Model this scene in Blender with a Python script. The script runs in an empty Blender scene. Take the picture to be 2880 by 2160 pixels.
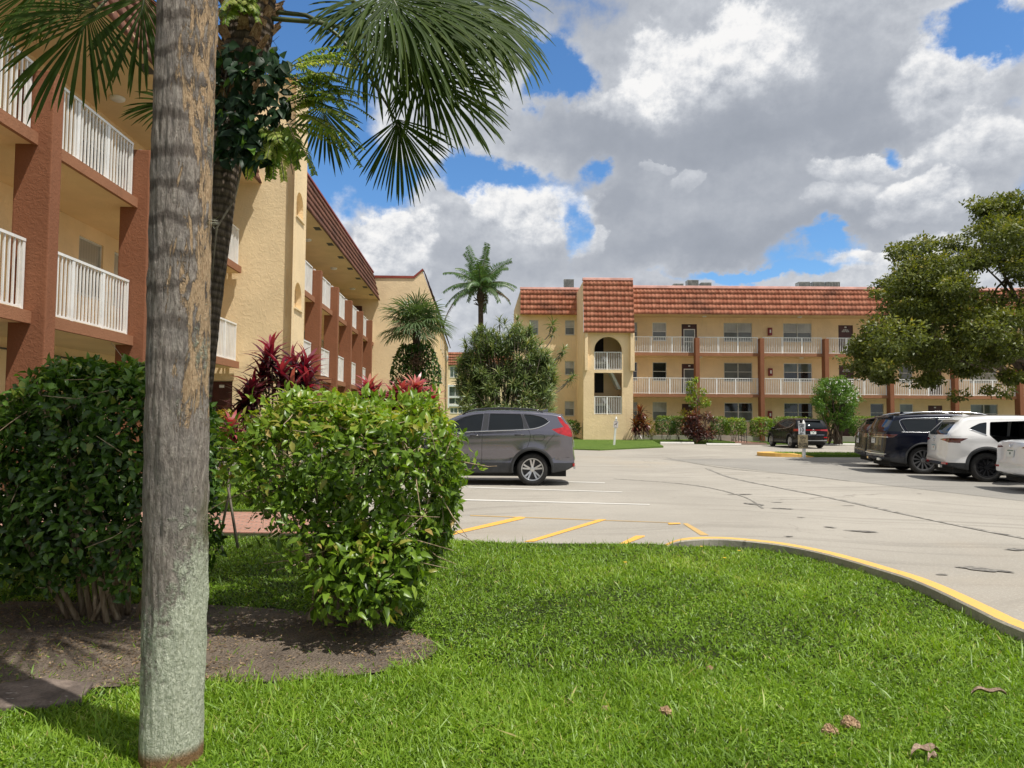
import bpy, bmesh, math, random
import numpy as np
from mathutils import Vector, Matrix, noise as mnoise
from mathutils.geometry import tessellate_polygon

random.seed(7)
RNG = np.random.default_rng(11)
R = math.radians
scene = bpy.context.scene
COL = scene.collection

# ------------------------------------------------------------------ camera
CAM_H = 1.5
PITCH = math.atan(98 / 2000.0)
ROLL = R(0.40)
_f = Vector((0, math.cos(PITCH), math.sin(PITCH)))
_r0 = Vector((1, 0, 0))
_u0 = Vector((0, -math.sin(PITCH), math.cos(PITCH)))
_r = _r0 * math.cos(ROLL) + _u0 * math.sin(ROLL)
_u = _u0 * math.cos(ROLL) - _r0 * math.sin(ROLL)
CAMO = Vector((0, 0, CAM_H))


def ray(px, py):
    return _f * 2000 + _r * (px - 1440) - _u * (py - 1080)


def at(px, py, Y):
    """surveyed point: photo pixel at a known distance Y"""
    d = ray(px, py)
    return CAMO + d * (Y / d.y)


def gnd(px, py, z=0.0):
    d = ray(px, py)
    return CAMO + d * ((z - CAM_H) / d.z)


cam_data = bpy.data.cameras.new('camera')
cam_data.sensor_width = 36
cam_data.lens = 25.0
cam_data.clip_start = 0.1
cam_data.clip_end = 3000
cam = bpy.data.objects.new('camera', cam_data)
COL.objects.link(cam)
M = Matrix((( _r.x, _u.x, -_f.x, CAMO.x),
            ( _r.y, _u.y, -_f.y, CAMO.y),
            ( _r.z, _u.z, -_f.z, CAMO.z),
            (0, 0, 0, 1)))
cam.matrix_world = M
scene.camera = cam

# ------------------------------------------------------------------ node helpers
class NG:
    """small helper to write node trees as expressions"""
    def __init__(self, tree):
        self.t = tree
        self.dims = '3D'
        self.n = tree.nodes
        self.l = tree.links

    def add(self, typ, **kw):
        nd = self.n.new(typ)
        for k, v in kw.items():
            setattr(nd, k, v)
        return nd

    def put(self, sock, v):
        if hasattr(v, 'is_output') or isinstance(v, bpy.types.NodeSocket):
            self.l.new(v, sock)
        elif isinstance(v, (int, float)):
            if sock.type == 'RGBA':
                sock.default_value = (v, v, v, 1)
            elif sock.type == 'VECTOR':
                sock.default_value = (v, v, v)
            else:
                sock.default_value = v
        else:
            v = tuple(v)
            if sock.type == 'RGBA' and len(v) == 3:
                v = v + (1,)
            sock.default_value = v

    def m(self, op, a, b=0.0, c=0.0, clamp=False):
        nd = self.add('ShaderNodeMath', operation=op, use_clamp=clamp)
        self.put(nd.inputs[0], a)
        self.put(nd.inputs[1], b)
        self.put(nd.inputs[2], c)
        return nd.outputs[0]

    def vm(self, op, a, b=(0, 0, 0), scale=None):
        nd = self.add('ShaderNodeVectorMath', operation=op)
        self.put(nd.inputs[0], a)
        self.put(nd.inputs[1], b)
        if scale is not None:
            self.put(nd.inputs['Scale'], scale)
        return nd.outputs['Value'] if op in ('DOT_PRODUCT', 'LENGTH', 'DISTANCE') else nd.outputs[0]

    def noise(self, vec, scale, detail=4, rough=0.55, dist=0.0, lac=2.0):
        nd = self.add('ShaderNodeTexNoise', noise_dimensions=self.dims)
        self.put(nd.inputs['Vector'], vec)
        self.put(nd.inputs['Scale'], scale)
        self.put(nd.inputs['Detail'], detail)
        self.put(nd.inputs['Roughness'], rough)
        self.put(nd.inputs['Lacunarity'], lac)
        self.put(nd.inputs['Distortion'], dist)
        return nd.outputs[0]

    def voro(self, vec, scale, feature='F1', out=0):
        nd = self.add('ShaderNodeTexVoronoi', feature=feature, voronoi_dimensions=self.dims)
        self.put(nd.inputs['Vector'], vec)
        self.put(nd.inputs['Scale'], scale)
        return nd.outputs[out]

    def ss(self, x, a, b, lo=0.0, hi=1.0):
        nd = self.add('ShaderNodeMapRange', interpolation_type='SMOOTHSTEP')
        self.put(nd.inputs[0], x)
        self.put(nd.inputs[1], a)
        self.put(nd.inputs[2], b)
        self.put(nd.inputs[3], lo)
        self.put(nd.inputs[4], hi)
        return nd.outputs[0]

    def mix(self, fac, a, b, blend='MIX'):
        nd = self.add('ShaderNodeMix', data_type='RGBA', blend_type=blend)
        self.put(nd.inputs[0], fac)
        self.put(nd.inputs[6], a)
        self.put(nd.inputs[7], b)
        return nd.outputs[2]

    def ramp(self, fac, stops):
        nd = self.add('ShaderNodeValToRGB')
        cr = nd.color_ramp
        while len(cr.elements) < len(stops):
            cr.elements.new(0.5)
        for e, (p, c) in zip(cr.elements, stops):
            e.position = p
            e.color = tuple(c) + (1,) if len(c) == 3 else c
        self.put(nd.inputs[0], fac)
        return nd.outputs[0]

    def sep(self, v):
        nd = self.add('ShaderNodeSeparateXYZ')
        self.put(nd.inputs[0], v)
        return nd.outputs

    def comb(self, x, y, z):
        nd = self.add('ShaderNodeCombineXYZ')
        for i, q in enumerate((x, y, z)):
            self.put(nd.inputs[i], q)
        return nd.outputs[0]

    def obj(self):
        return self.add('ShaderNodeTexCoord').outputs['Object']

    def pos(self):
        return self.add('ShaderNodeNewGeometry').outputs['Position']

    def attr(self, name):
        nd = self.add('ShaderNodeAttribute', attribute_name=name)
        return nd.outputs['Fac']

    def bump(self, h, strength=0.5, dist=0.02):
        nd = self.add('ShaderNodeBump')
        self.put(nd.inputs['Strength'], strength)
        self.put(nd.inputs['Distance'], dist)
        self.put(nd.inputs['Height'], h)
        return nd.outputs[0]


def new_mat(name):
    m = bpy.data.materials.new(name)
    m.use_nodes = True
    g = NG(m.node_tree)
    b = m.node_tree.nodes['Principled BSDF']
    return m, g, b


def set_b(g, b, **kw):
    names = {'color': 'Base Color', 'rough': 'Roughness', 'metal': 'Metallic', 'normal': 'Normal',
             'coat': 'Coat Weight', 'coat_rough': 'Coat Roughness', 'spec': 'Specular IOR Level', 'ior': 'IOR',
             'trans': 'Transmission Weight', 'alpha': 'Alpha'}
    for k, v in kw.items():
        g.put(b.inputs[names[k]], v)


def simple(name, color, rough=0.6, metal=0.0, coat=0.0, var=0.08, vscale=6.0, spec=0.5, bump=0.0, bscale=60):
    m, g, b = new_mat(name)
    p = g.pos()
    n = g.noise(p, vscale, 5, 0.6)
    lo = tuple(c * (1 - var * 2) for c in color)
    hi = tuple(min(1, c * (1 + var)) for c in color)
    set_b(g, b, color=g.mix(g.ss(n, 0.3, 0.7), lo, hi), rough=rough, metal=metal, coat=coat, spec=spec)
    if bump:
        set_b(g, b, normal=g.bump(g.noise(p, bscale, 4), bump, 0.01))
    return m


def stucco(name, color, stain=0.25, scale=9.0, dark=(0.55, 0.5, 0.45)):
    m, g, b = new_mat(name)
    p = g.pos()
    big = g.noise(p, 0.9, 5, 0.6)
    fine = g.noise(p, 45, 3, 0.6)
    z = g.vm('MULTIPLY', p, (1.3, 1.3, 0.18))
    streak = g.noise(z, 2.2, 5, 0.65)
    c = g.mix(g.ss(big, 0.3, 0.75), tuple(x * 0.90 for x in color), tuple(min(1, x * 1.04) for x in color))
    c = g.mix(g.m('MULTIPLY', g.ss(streak, 0.55, 0.8), stain), c, tuple(x * y for x, y in zip(color, dark)))
    c = g.mix(g.m('MULTIPLY', g.ss(fine, 0.35, 0.7), 0.10), c, tuple(x * 0.72 for x in color))
    tro = g.noise(p, scale, 6, 0.62, 1.2)
    h = g.m('ADD', g.ss(tro, 0.42, 0.62), g.m('MULTIPLY', fine, 0.35))
    set_b(g, b, color=c, rough=0.92, spec=0.2, normal=g.bump(h, 0.30, 0.012))
    return m


# ------------------------------------------------------------------ mesh helpers
class MB:
    def __init__(self):
        self.v = []
        self.f = []
        self.mi = []

    def _add(self, vs, fs, mi=0):
        o = len(self.v)
        self.v += [tuple(q) for q in vs]
        self.f += [tuple(i + o for i in q) for q in fs]
        self.mi += [mi] * len(fs)

    def quad(self, a, b, c, d, mi=0):
        self._add((a, b, c, d), ((0, 1, 2, 3),), mi)

    def box(self, lo, hi, mi=0, M=None):
        x0, y0, z0 = lo
        x1, y1, z1 = hi
        vs = [Vector(q) for q in ((x0, y0, z0), (x1, y0, z0), (x1, y1, z0), (x0, y1, z0),
                                  (x0, y0, z1), (x1, y0, z1), (x1, y1, z1), (x0, y1, z1))]
        if M is not None:
            vs = [M @ q for q in vs]
        self._add(vs, ((0, 3, 2, 1), (4, 5, 6, 7), (0, 1, 5, 4), (1, 2, 6, 5), (2, 3, 7, 6), (3, 0, 4, 7)), mi)

    def obox(self, O, ax, ay, az, sx, sy, sz, mi=0):
        """box from origin O spanning sx*ax, sy*ay, sz*az"""
        O = Vector(O)
        a, b, c = Vector(ax) * sx, Vector(ay) * sy, Vector(az) * sz
        vs = [O, O + a, O + a + b, O + b, O + c, O + a + c, O + a + b + c, O + b + c]
        fs = [(0, 3, 2, 1), (4, 5, 6, 7), (0, 1, 5, 4), (1, 2, 6, 5), (2, 3, 7, 6), (3, 0, 4, 7)]
        if a.cross(b).dot(c) < 0:
            fs = [q[::-1] for q in fs]
        self._add(vs, fs, mi)

    def tube(self, pts, rad, n=8, mi=0, caps=True):
        pts = [Vector(p) for p in pts]
        if not hasattr(rad, '__len__'):
            rad = [rad] * len(pts)
        rings = []
        up = Vector((0, 0, 1))
        prev = None
        for i, p in enumerate(pts):
            t = (pts[min(i + 1, len(pts) - 1)] - pts[max(i - 1, 0)])
            if t.length < 1e-9:
                t = Vector((0, 0, 1))
            t.normalize()
            if prev is None:
                x = t.orthogonal().normalized()
            else:
                x = (prev - t * prev.dot(t))
                x = x.normalized() if x.length > 1e-6 else t.orthogonal().normalized()
            prev = x
            y = t.cross(x)
            rings.append([p + (x * math.cos(k * 2 * math.pi / n) + y * math.sin(k * 2 * math.pi / n)) * rad[i] for k in range(n)])
        vs = [q for r in rings for q in r]
        fs = []
        for i in range(len(pts) - 1):
            for k in range(n):
                a = i * n + k
                b = i * n + (k + 1) % n
                fs.append((a, b, b + n, a + n))
        if caps:
            fs.append(tuple(range(n))[::-1])
            fs.append(tuple((len(pts) - 1) * n + k for k in range(n)))
        self._add(vs, fs, mi)

    def lathe(self, prof, n=32, M=None, mi=0):
        """prof: (r, h) pairs around local z"""
        vs, fs = [], []
        for (r, h) in prof:
            for k in range(n):
                a = 2 * math.pi * k / n
                q = Vector((r * math.cos(a), r * math.sin(a), h))
                vs.append(M @ q if M is not None else q)
        for i in range(len(prof) - 1):
            for k in range(n):
                a = i * n + k
                b = i * n + (k + 1) % n
                fs.append((a, b, b + n, a + n))
        self._add(vs, fs, mi)

    def prism(self, poly, O, ux, uy, n, depth, mi=0):
        """poly in (ux, uy) plane at O, extruded along n by depth"""
        O, ux, uy, n = Vector(O), Vector(ux), Vector(uy), Vector(n)
        k = len(poly)
        base = [O + ux * a + uy * b for a, b in poly]
        top = [q + n * depth for q in base]
        fs = [tuple(range(k))[::-1], tuple(range(k, 2 * k))]
        fs += [(i, (i + 1) % k, (i + 1) % k + k, i + k) for i in range(k)]
        self._add(base + top, fs, mi)

    def wall(self, outer, holes, O, ux, uy, n, reveal=0.12, mi=0, mir=None):
        """flat wall facing n with real openings and reveals going inwards"""
        O, ux, uy, n = Vector(O), Vector(ux), Vector(uy), Vector(n)
        loops = [[Vector((a, b, 0)) for a, b in outer]] + [[Vector((a, b, 0)) for a, b in h] for h in holes]
        tris = tessellate_polygon(loops)
        flat = [q for l in loops for q in l]
        vs = [O + ux * q.x + uy * q.y for q in flat]
        fs = []
        for t in tris:
            a, b, c = (vs[i] for i in t)
            fs.append(tuple(t) if (b - a).cross(c - a).dot(n) > 0 else tuple(t)[::-1])
        self._add(vs, fs, mi)
        for h in holes:
            q = [O + ux * a + uy * b for a, b in h]
            k = len(q)
            for i in range(k):
                a, b = q[i], q[(i + 1) % k]
                self.quad(a, b, b - n * reveal, a - n * reveal, mi if mir is None else mir)

    def build(self, name, mats, parent=None, smooth=False, bevel=0.0, recalc=True):
        me = bpy.data.meshes.new(name)
        me.from_pydata(self.v, [], self.f)
        if not isinstance(mats, (list, tuple)):
            mats = [mats]
        for m in mats:
            me.materials.append(m)
        if len(mats) > 1:
            me.polygons.foreach_set('material_index', self.mi)
        if recalc or bevel:
            bm = bmesh.new()
            bm.from_mesh(me)
            if bevel:
                bmesh.ops.remove_doubles(bm, verts=bm.verts, dist=1e-5)
                es = [e for e in bm.edges if len(e.link_faces) == 2 and e.calc_face_angle(0) > 0.6]
                bmesh.ops.bevel(bm, geom=es, offset=bevel, segments=2, affect='EDGES', profile=0.6)
            if recalc:
                bmesh.ops.recalc_face_normals(bm, faces=bm.faces)
            bm.to_mesh(me)
            bm.free()
        if smooth:
            me.polygons.foreach_set('use_smooth', [True] * len(me.polygons))
        me.update()
        return link(name, me, parent)


def link(name, data, parent=None):
    o = bpy.data.objects.new(name, data)
    COL.objects.link(o)
    if parent is not None:
        o.parent = parent
    return o


def np_mesh(name, V, F, mats, parent=None, rnd=None, smooth=False, origin=None, mi=None):
    """V (n,3) float, F (m,3|4) int -> mesh object; rnd (n) float point attribute"""
    V = np.asarray(V, dtype=np.float32)
    if origin is not None:
        V = V - np.asarray(origin, dtype=np.float32)
    F = np.asarray(F, dtype=np.int32)
    me = bpy.data.meshes.new(name)
    me.vertices.add(len(V))
    me.vertices.foreach_set('co', V.ravel())
    k = F.shape[1]
    me.loops.add(F.size)
    me.loops.foreach_set('vertex_index', F.ravel())
    me.polygons.add(len(F))
    me.polygons.foreach_set('loop_start', np.arange(0, F.size, k, dtype=np.int32))
    me.polygons.foreach_set('loop_total', np.full(len(F), k, dtype=np.int32))
    if not isinstance(mats, (list, tuple)):
        mats = [mats]
    for m in mats:
        me.materials.append(m)
    if mi is not None:
        me.polygons.foreach_set('material_index', np.asarray(mi, dtype=np.int32))
    if smooth:
        me.polygons.foreach_set('use_smooth', np.ones(len(F), dtype=bool))
    if rnd is not None:
        a = me.attributes.new('rnd', 'FLOAT', 'POINT')
        a.data.foreach_set('value', np.asarray(rnd, dtype=np.float32))
    me.update(calc_edges=True)
    me.validate()
    o = link(name, me, parent)
    if origin is not None and parent is None:
        o.location = origin
    return o


def thing(name, label, cat, loc=(0, 0, 0), rotz=0.0, group=None):
    o = bpy.data.objects.new(name, None)
    o.empty_display_size = 0.2
    COL.objects.link(o)
    o.location = loc
    o.rotation_euler = (0, 0, rotz)
    tag(o, label, cat, group)
    return o


def tag(o, label, cat, group=None, kind=None):
    if label:
        o['label'] = label
    if cat:
        o['category'] = cat
    if group:
        o['group'] = group
    if kind:
        o['kind'] = kind
    return o


def struct(o):
    o['kind'] = 'structure'
    return o


def copy_tree(o, parent=None):
    c = o.copy()
    COL.objects.link(c)
    c.parent = parent
    for ch in list(o.children):
        copy_tree(ch, c)
    return c


def text_mesh(name, body, size, mat, parent, M, align='CENTER', ext=0.002, bold=0.0):
    cu = bpy.data.curves.new(name, 'FONT')
    cu.body = body
    cu.size = size
    cu.align_x = align
    cu.align_y = 'CENTER'
    cu.extrude = ext
    cu.offset = bold
    cu.resolution_u = 3
    t = bpy.data.objects.new(name, cu)
    COL.objects.link(t)
    dg = bpy.context.evaluated_depsgraph_get()
    me = bpy.data.meshes.new_from_object(t.evaluated_get(dg))
    bpy.data.objects.remove(t)
    bpy.data.curves.remove(cu)
    me.transform(M)
    me.materials.clear()
    me.materials.append(mat)
    return link(name, me, parent)


def frame_mat(O, ux, uy, n):
    ux, uy, n = Vector(ux).normalized(), Vector(uy).normalized(), Vector(n).normalized()
    return Matrix(((ux.x, uy.x, n.x, O[0]), (ux.y, uy.y, n.y, O[1]), (ux.z, uy.z, n.z, O[2]), (0, 0, 0, 1)))


# ------------------------------------------------------------------ light and sky
SUN = Vector((1.0, -0.68, 2.5)).normalized()
SUN_EL = math.asin(SUN.z)
SUN_AZ = math.atan2(SUN.x, SUN.y)           # clockwise from +Y
sd = bpy.data.lights.new('sun', 'SUN')
sd.energy = 5.0
sd.angle = R(0.5)
sd.color = (1.0, 0.955, 0.88)
so = bpy.data.objects.new('sun', sd)
COL.objects.link(so)
so.rotation_euler = (-SUN).to_track_quat('-Z', 'Y').to_euler()
so.location = (20, -15, 40)


def make_world():
    w = bpy.data.worlds.new('World')
    scene.world = w
    w.use_nodes = True
    g = NG(w.node_tree)
    bg = w.node_tree.nodes['Background']
    g.dims = '2D'
    bg.inputs['Strength'].default_value = 0.15
    sky = g.add('ShaderNodeTexSky', sky_type='NISHITA')
    sky.sun_disc = False
    sky.sun_elevation = SUN_EL
    sky.sun_rotation = SUN_AZ
    sky.altitude = 10
    sky.air_density = 1.0
    sky.dust_density = 0.6
    sky.ozone_density = 2.0
    d = g.add('ShaderNodeTexCoord').outputs['Generated']
    x, y, z = g.sep(d)
    az = g.m('ARCTAN2', x, y)
    el = g.m('ARCSINE', z)
    # world-fixed compass coordinates, warped so that cloud outlines billow
    P = g.comb(az, g.m('MULTIPLY', el, 1.25), 0.0)
    w1 = g.noise(P, 3.0, 3, 0.55)
    w2 = g.noise(g.vm('ADD', P, (4.2, 1.7, 0)), 3.0, 3, 0.55)
    f1 = g.noise(g.vm('ADD', P, (1.2, 7.7, 0)), 11.0, 6, 0.62)
    f2 = g.noise(g.vm('ADD', P, (8.2, 3.7, 0)), 11.0, 6, 0.62)
    wa = g.m('ADD', g.m('MULTIPLY', g.m('SUBTRACT', w1, 0.5), 0.16), g.m('MULTIPLY', g.m('SUBTRACT', f1, 0.5), 0.085))
    we = g.m('ADD', g.m('MULTIPLY', g.m('SUBTRACT', w2, 0.5), 0.10), g.m('MULTIPLY', g.m('SUBTRACT', f2, 0.5), 0.075))
    azw, elw = g.m('ADD', az, wa), g.m('ADD', el, we)

    def A(xd, yd):
        dr = ray(780 + .949 * xd, .949 * yd).normalized()
        return math.atan2(dr.x, dr.y), math.asin(dr.z)

    def blob(bx, by, rx, ry, hard=None):
        a0, e0 = A(bx, by)
        k = 2000.0 / .949
        dx = g.m('MULTIPLY', g.m('SUBTRACT', azw, a0), k / rx)
        dy = g.m('MULTIPLY', g.m('SUBTRACT', elw, e0), k / ry)
        r2 = g.m('ADD', g.m('MULTIPLY', dx, dx), g.m('MULTIPLY', dy, dy))
        if hard:
            # crisp upper edge that fades downwards, like a sunlit cumulus head
            r = g.m('SQRT', r2)
            edge = g.ss(r, 1.12, 0.82)
            fade = g.ss(dy, -1.3, 0.75, 0.15, 1.0)
            return g.m('MULTIPLY', edge, fade)
        return g.m('POWER', 2.718, g.m('MULTIPLY', r2, -0.8))

    def total(lst, hard=None):
        t = 0.0
        for (bx, by, rx, ry, wt) in lst:
            t = g.m('ADD', g.m('MULTIPLY', blob(bx, by, rx, ry, hard), wt), t)
        return t

    gaps = total([(40, 150, 190, 190, .42), (770, 205, 80, 52, .30), (200, 520, 190, 110, .34), (620, 520, 150, 52, .34), (870, 470, 40, 34, .22), (560, 600, 60, 40, .2), (835, 680, 40, 90, .22), (800, 600, 60, 40, .1),
                  (2150, 80, 105, 75, .44), (1755, 415, 46, 50, .30), (1650, 725, 130, 40, .32), (1470, 822, 260, 24, .32), (-500, 200, 500, 300, .25), (2900, 500, 300, 200, .3)])
    banks = total([(1300, 300, 600, 260, .2), (640, 720, 260, 110, .14), (1280, 700, 300, 80, .16), (2000, 400, 250, 200, .16), (150, 570, 70, 70, .2), (370, 760, 130, 90, .2)])
    heads = total([(140, 560, 105, 100, .40), (360, 740, 130, 105, .34), (735, 610, 160, 82, .36), (575, 560, 60, 60, .2), (1270, 170, 330, 105, .34), (985, 265, 150, 58, .24), (1480, 100, 160, 75, .14), (1690, 475, 130, 48, .30),
                   (1880, 580, 115, 62, .26), (2060, 400, 170, 70, .22), (2030, 205, 150, 95, .24), (1820, 775, 150, 42, .30), (1960, 725, 95, 42, .26), (880, 725, 60, 48, .24), (1200, 500, 42, 44, .16), (1620, 590, 100, 50, .16), (1090, 470, 60, 22, .16)], True)
    greys = total([(1300, 400, 420, 75, .36), (1150, 320, 320, 55, .14), (800, 20, 240, 75, .22), (1720, 190, 190, 160, .20), (1280, 730, 360, 90, .38), (1400, 545, 320, 55, .16), (960, 575, 150, 65, .26), (2100, 640, 220, 70, .2),
                   (640, 800, 220, 60, .16), (850, 350, 140, 70, .18), (480, 680, 150, 60, .10), (1750, 650, 120, 40, .12)])
    fb = g.noise(g.vm('ADD', P, (0.3, 0.9, 0)), 4.2, 8, 0.58)
    fbs = g.noise(g.vm('ADD', P, (0.3, 0.9, 0)), 4.2, 4, 0.5)
    fd = g.noise(g.vm('ADD', P, (2.3, 4.9, 0)), 15.0, 7, 0.64)
    fdu = g.noise(g.vm('ADD', P, (2.3 - .006, 4.9 + .016, 0)), 15.0, 7, 0.64)
    cover = g.m('ADD', g.m('ADD', g.m('MULTIPLY', fb, 0.75), g.m('MULTIPLY', fd, 0.16)), 0.20)
    cover = g.m('SUBTRACT', g.m('ADD', cover, banks), g.m('MULTIPLY', gaps, 1.3))
    mask = g.ss(cover, 0.415, 0.60)
    relief = g.m('MULTIPLY', g.m('SUBTRACT', fd, fdu), 1.5)
    lum = g.m('ADD', 0.545, g.m('MULTIPLY', g.m('SUBTRACT', fbs, 0.5), 0.34))
    lum = g.m('SUBTRACT', g.m('ADD', lum, g.m('MULTIPLY', heads, 1.15)), g.m('MULTIPLY', greys, 0.80))
    lum = g.m('ADD', lum, g.m('MULTIPLY', relief, g.ss(lum, 0.32, 0.80, 0.12, 0.95)))
    thin = g.ss(cover, 0.72, 0.44)                          # bright, translucent rims next to the gaps
    lum = g.m('ADD', lum, g.m('MULTIPLY', thin, 0.10), clamp=True)
    ccol = g.ramp(lum, [(0.0, (1.75, 1.95, 2.32)), (0.3, (2.50, 2.70, 3.08)), (0.6, (3.95, 4.12, 4.42)), (0.85, (5.5, 5.55, 5.65)), (1.0, (6.3, 6.25, 6.2))])
    hs = g.add('ShaderNodeHueSaturation')
    g.put(hs.inputs['Saturation'], 1.12)
    g.put(hs.inputs['Value'], 1.0)
    g.put(hs.inputs['Color'], sky.outputs[0])
    skyc = g.mix(1.0, hs.outputs[0], (0.72, 0.94, 1.10), 'MULTIPLY')
    up_mask = g.ss(z, -0.02, 0.03)
    col = g.mix(g.m('MULTIPLY', mask, up_mask), skyc, ccol)
    # thin haze just above the horizon
    hz = g.ss(el, 0.13, 0.0)
    col = g.mix(g.m('MULTIPLY', hz, 0.25), col, (3.6, 4.0, 4.5))
    g.l.new(col, bg.inputs['Color'])


make_world()
scene.view_settings.view_transform = 'Standard'
scene.view_settings.look = 'None'
scene.view_settings.exposure = 0
scene.view_settings.gamma = 1
scene.render.resolution_x = 1024
scene.render.resolution_y = 768
scene.cycles.max_bounces = 8
scene.cycles.transparent_max_bounces = 8

# ------------------------------------------------------------------ materials of the place
YEL = (0.83, 0.62, 0.36)
M_YEL = stucco('yellow_stucco', YEL, 0.35, 9)
M_YELL = stucco('pale_yellow_stucco', (0.85, 0.665, 0.41), 0.3, 7)
M_YELF = stucco('far_yellow_stucco', (0.89, 0.685, 0.43), 0.35, 5)
M_CEIL = stucco('cream_soffit', (0.76, 0.57, 0.33), 0.10, 14)
M_BRN = stucco('brown_stucco', (0.265, 0.112, 0.060), 0.3, 12, (0.4, 0.35, 0.33))
M_SLABEDGE = stucco('brown_edge', (0.33, 0.155, 0.085), 0.45, 16, (0.45, 0.42, 0.4))
M_WHITE = simple('white_paint', (0.80, 0.80, 0.78), 0.45, var=0.05, vscale=3)
M_WFRAME = simple('aluminium_frame', (0.55, 0.56, 0.53), 0.4, var=0.08)
M_WFRAMEW = simple('white_frame', (0.78, 0.78, 0.76), 0.45, var=0.04)
M_DOOR = simple('maroon_door', (0.070, 0.020, 0.018), 0.45, var=0.2, vscale=3)
M_DARK = simple('dark_interior', (0.012, 0.012, 0.013), 0.8)
M_COPE = simple('salmon_coping', (0.86, 0.47, 0.40), 0.30, var=0.12, vscale=1.5, spec=0.6)
M_COPER = simple('red_coping', (0.30, 0.055, 0.035), 0.5, var=0.12, vscale=1.5)
M_REDBOX = simple('red_cabinet', (0.22, 0.012, 0.02), 0.35, var=0.1)
M_LAMP = simple('lamp_cover', (0.75, 0.74, 0.70), 0.35, var=0.03)
M_GALV = simple('galvanised_metal', (0.42, 0.42, 0.40), 0.5, metal=0.5, var=0.2, vscale=4)
M_GRILL = simple('dark_grille', (0.06, 0.06, 0.055), 0.7, var=0.2)


def glass(name, color, rough=0.08, var=0.35, stripes=0.0):
    m, g, b = new_mat(name)
    p = g.pos()
    n = g.noise(p, 0.8, 3)
    c = g.mix(g.ss(n, 0.3, 0.7), tuple(q * (1 - var) for q in color), tuple(min(1, q * (1 + var)) for q in color))
    if stripes:
        x, y, z = g.sep(p)
        s = g.m('SINE', g.m('MULTIPLY', g.m('ADD', x, y), 62.0))
        c = g.mix(g.m('MULTIPLY', g.ss(s, -0.2, 0.4), stripes), c, tuple(q * 0.6 for q in color))
    set_b(g, b, color=c, rough=rough, coat=0.6, coat_rough=0.03, spec=0.6)
    return m


M_BLIND = glass('pane_with_blind', (0.40, 0.40, 0.36), 0.25, 0.25, 0.5)
M_BLIND2 = glass('pane_with_curtain', (0.58, 0.56, 0.48), 0.3, 0.2)
M_SCREEN = glass('screened_pane', (0.105, 0.115, 0.11), 0.35, 0.3)
M_BLACKG = glass('dark_pane', (0.018, 0.02, 0.022), 0.06, 0.4)
M_GREENG = glass('greenish_pane', (0.10, 0.13, 0.115), 0.12, 0.4)


def tile_mat(name, a, b_, dark):
    m, g, b = new_mat(name)
    p = g.pos()
    rn = g.attr('rnd')
    c = g.mix(rn, a, b_)
    big = g.noise(g.vm('MULTIPLY', p, (0.35, 0.35, 0.9)), 1.0, 5, 0.6)
    c = g.mix(g.m('MULTIPLY', g.ss(big, 0.50, 0.70), 0.75), c, dark)
    mot = g.noise(p, 7, 5, 0.65)
    c = g.mix(g.m('MULTIPLY', g.ss(mot, 0.42, 0.75), 0.55), c, tuple(q * 0.45 for q in a))
    fine = g.noise(p, 40, 3, 0.6)
    set_b(g, b, color=c, rough=0.85, spec=0.25, normal=g.bump(fine, 0.3, 0.01))
    return m


M_TILE = tile_mat('orange_roof_tile', (0.35, 0.125, 0.073), (0.50, 0.21, 0.13), (0.11, 0.06, 0.045))
M_TILEB = tile_mat('brown_roof_tile', (0.13, 0.060, 0.042), (0.20, 0.092, 0.062), (0.06, 0.035, 0.03))


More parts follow.
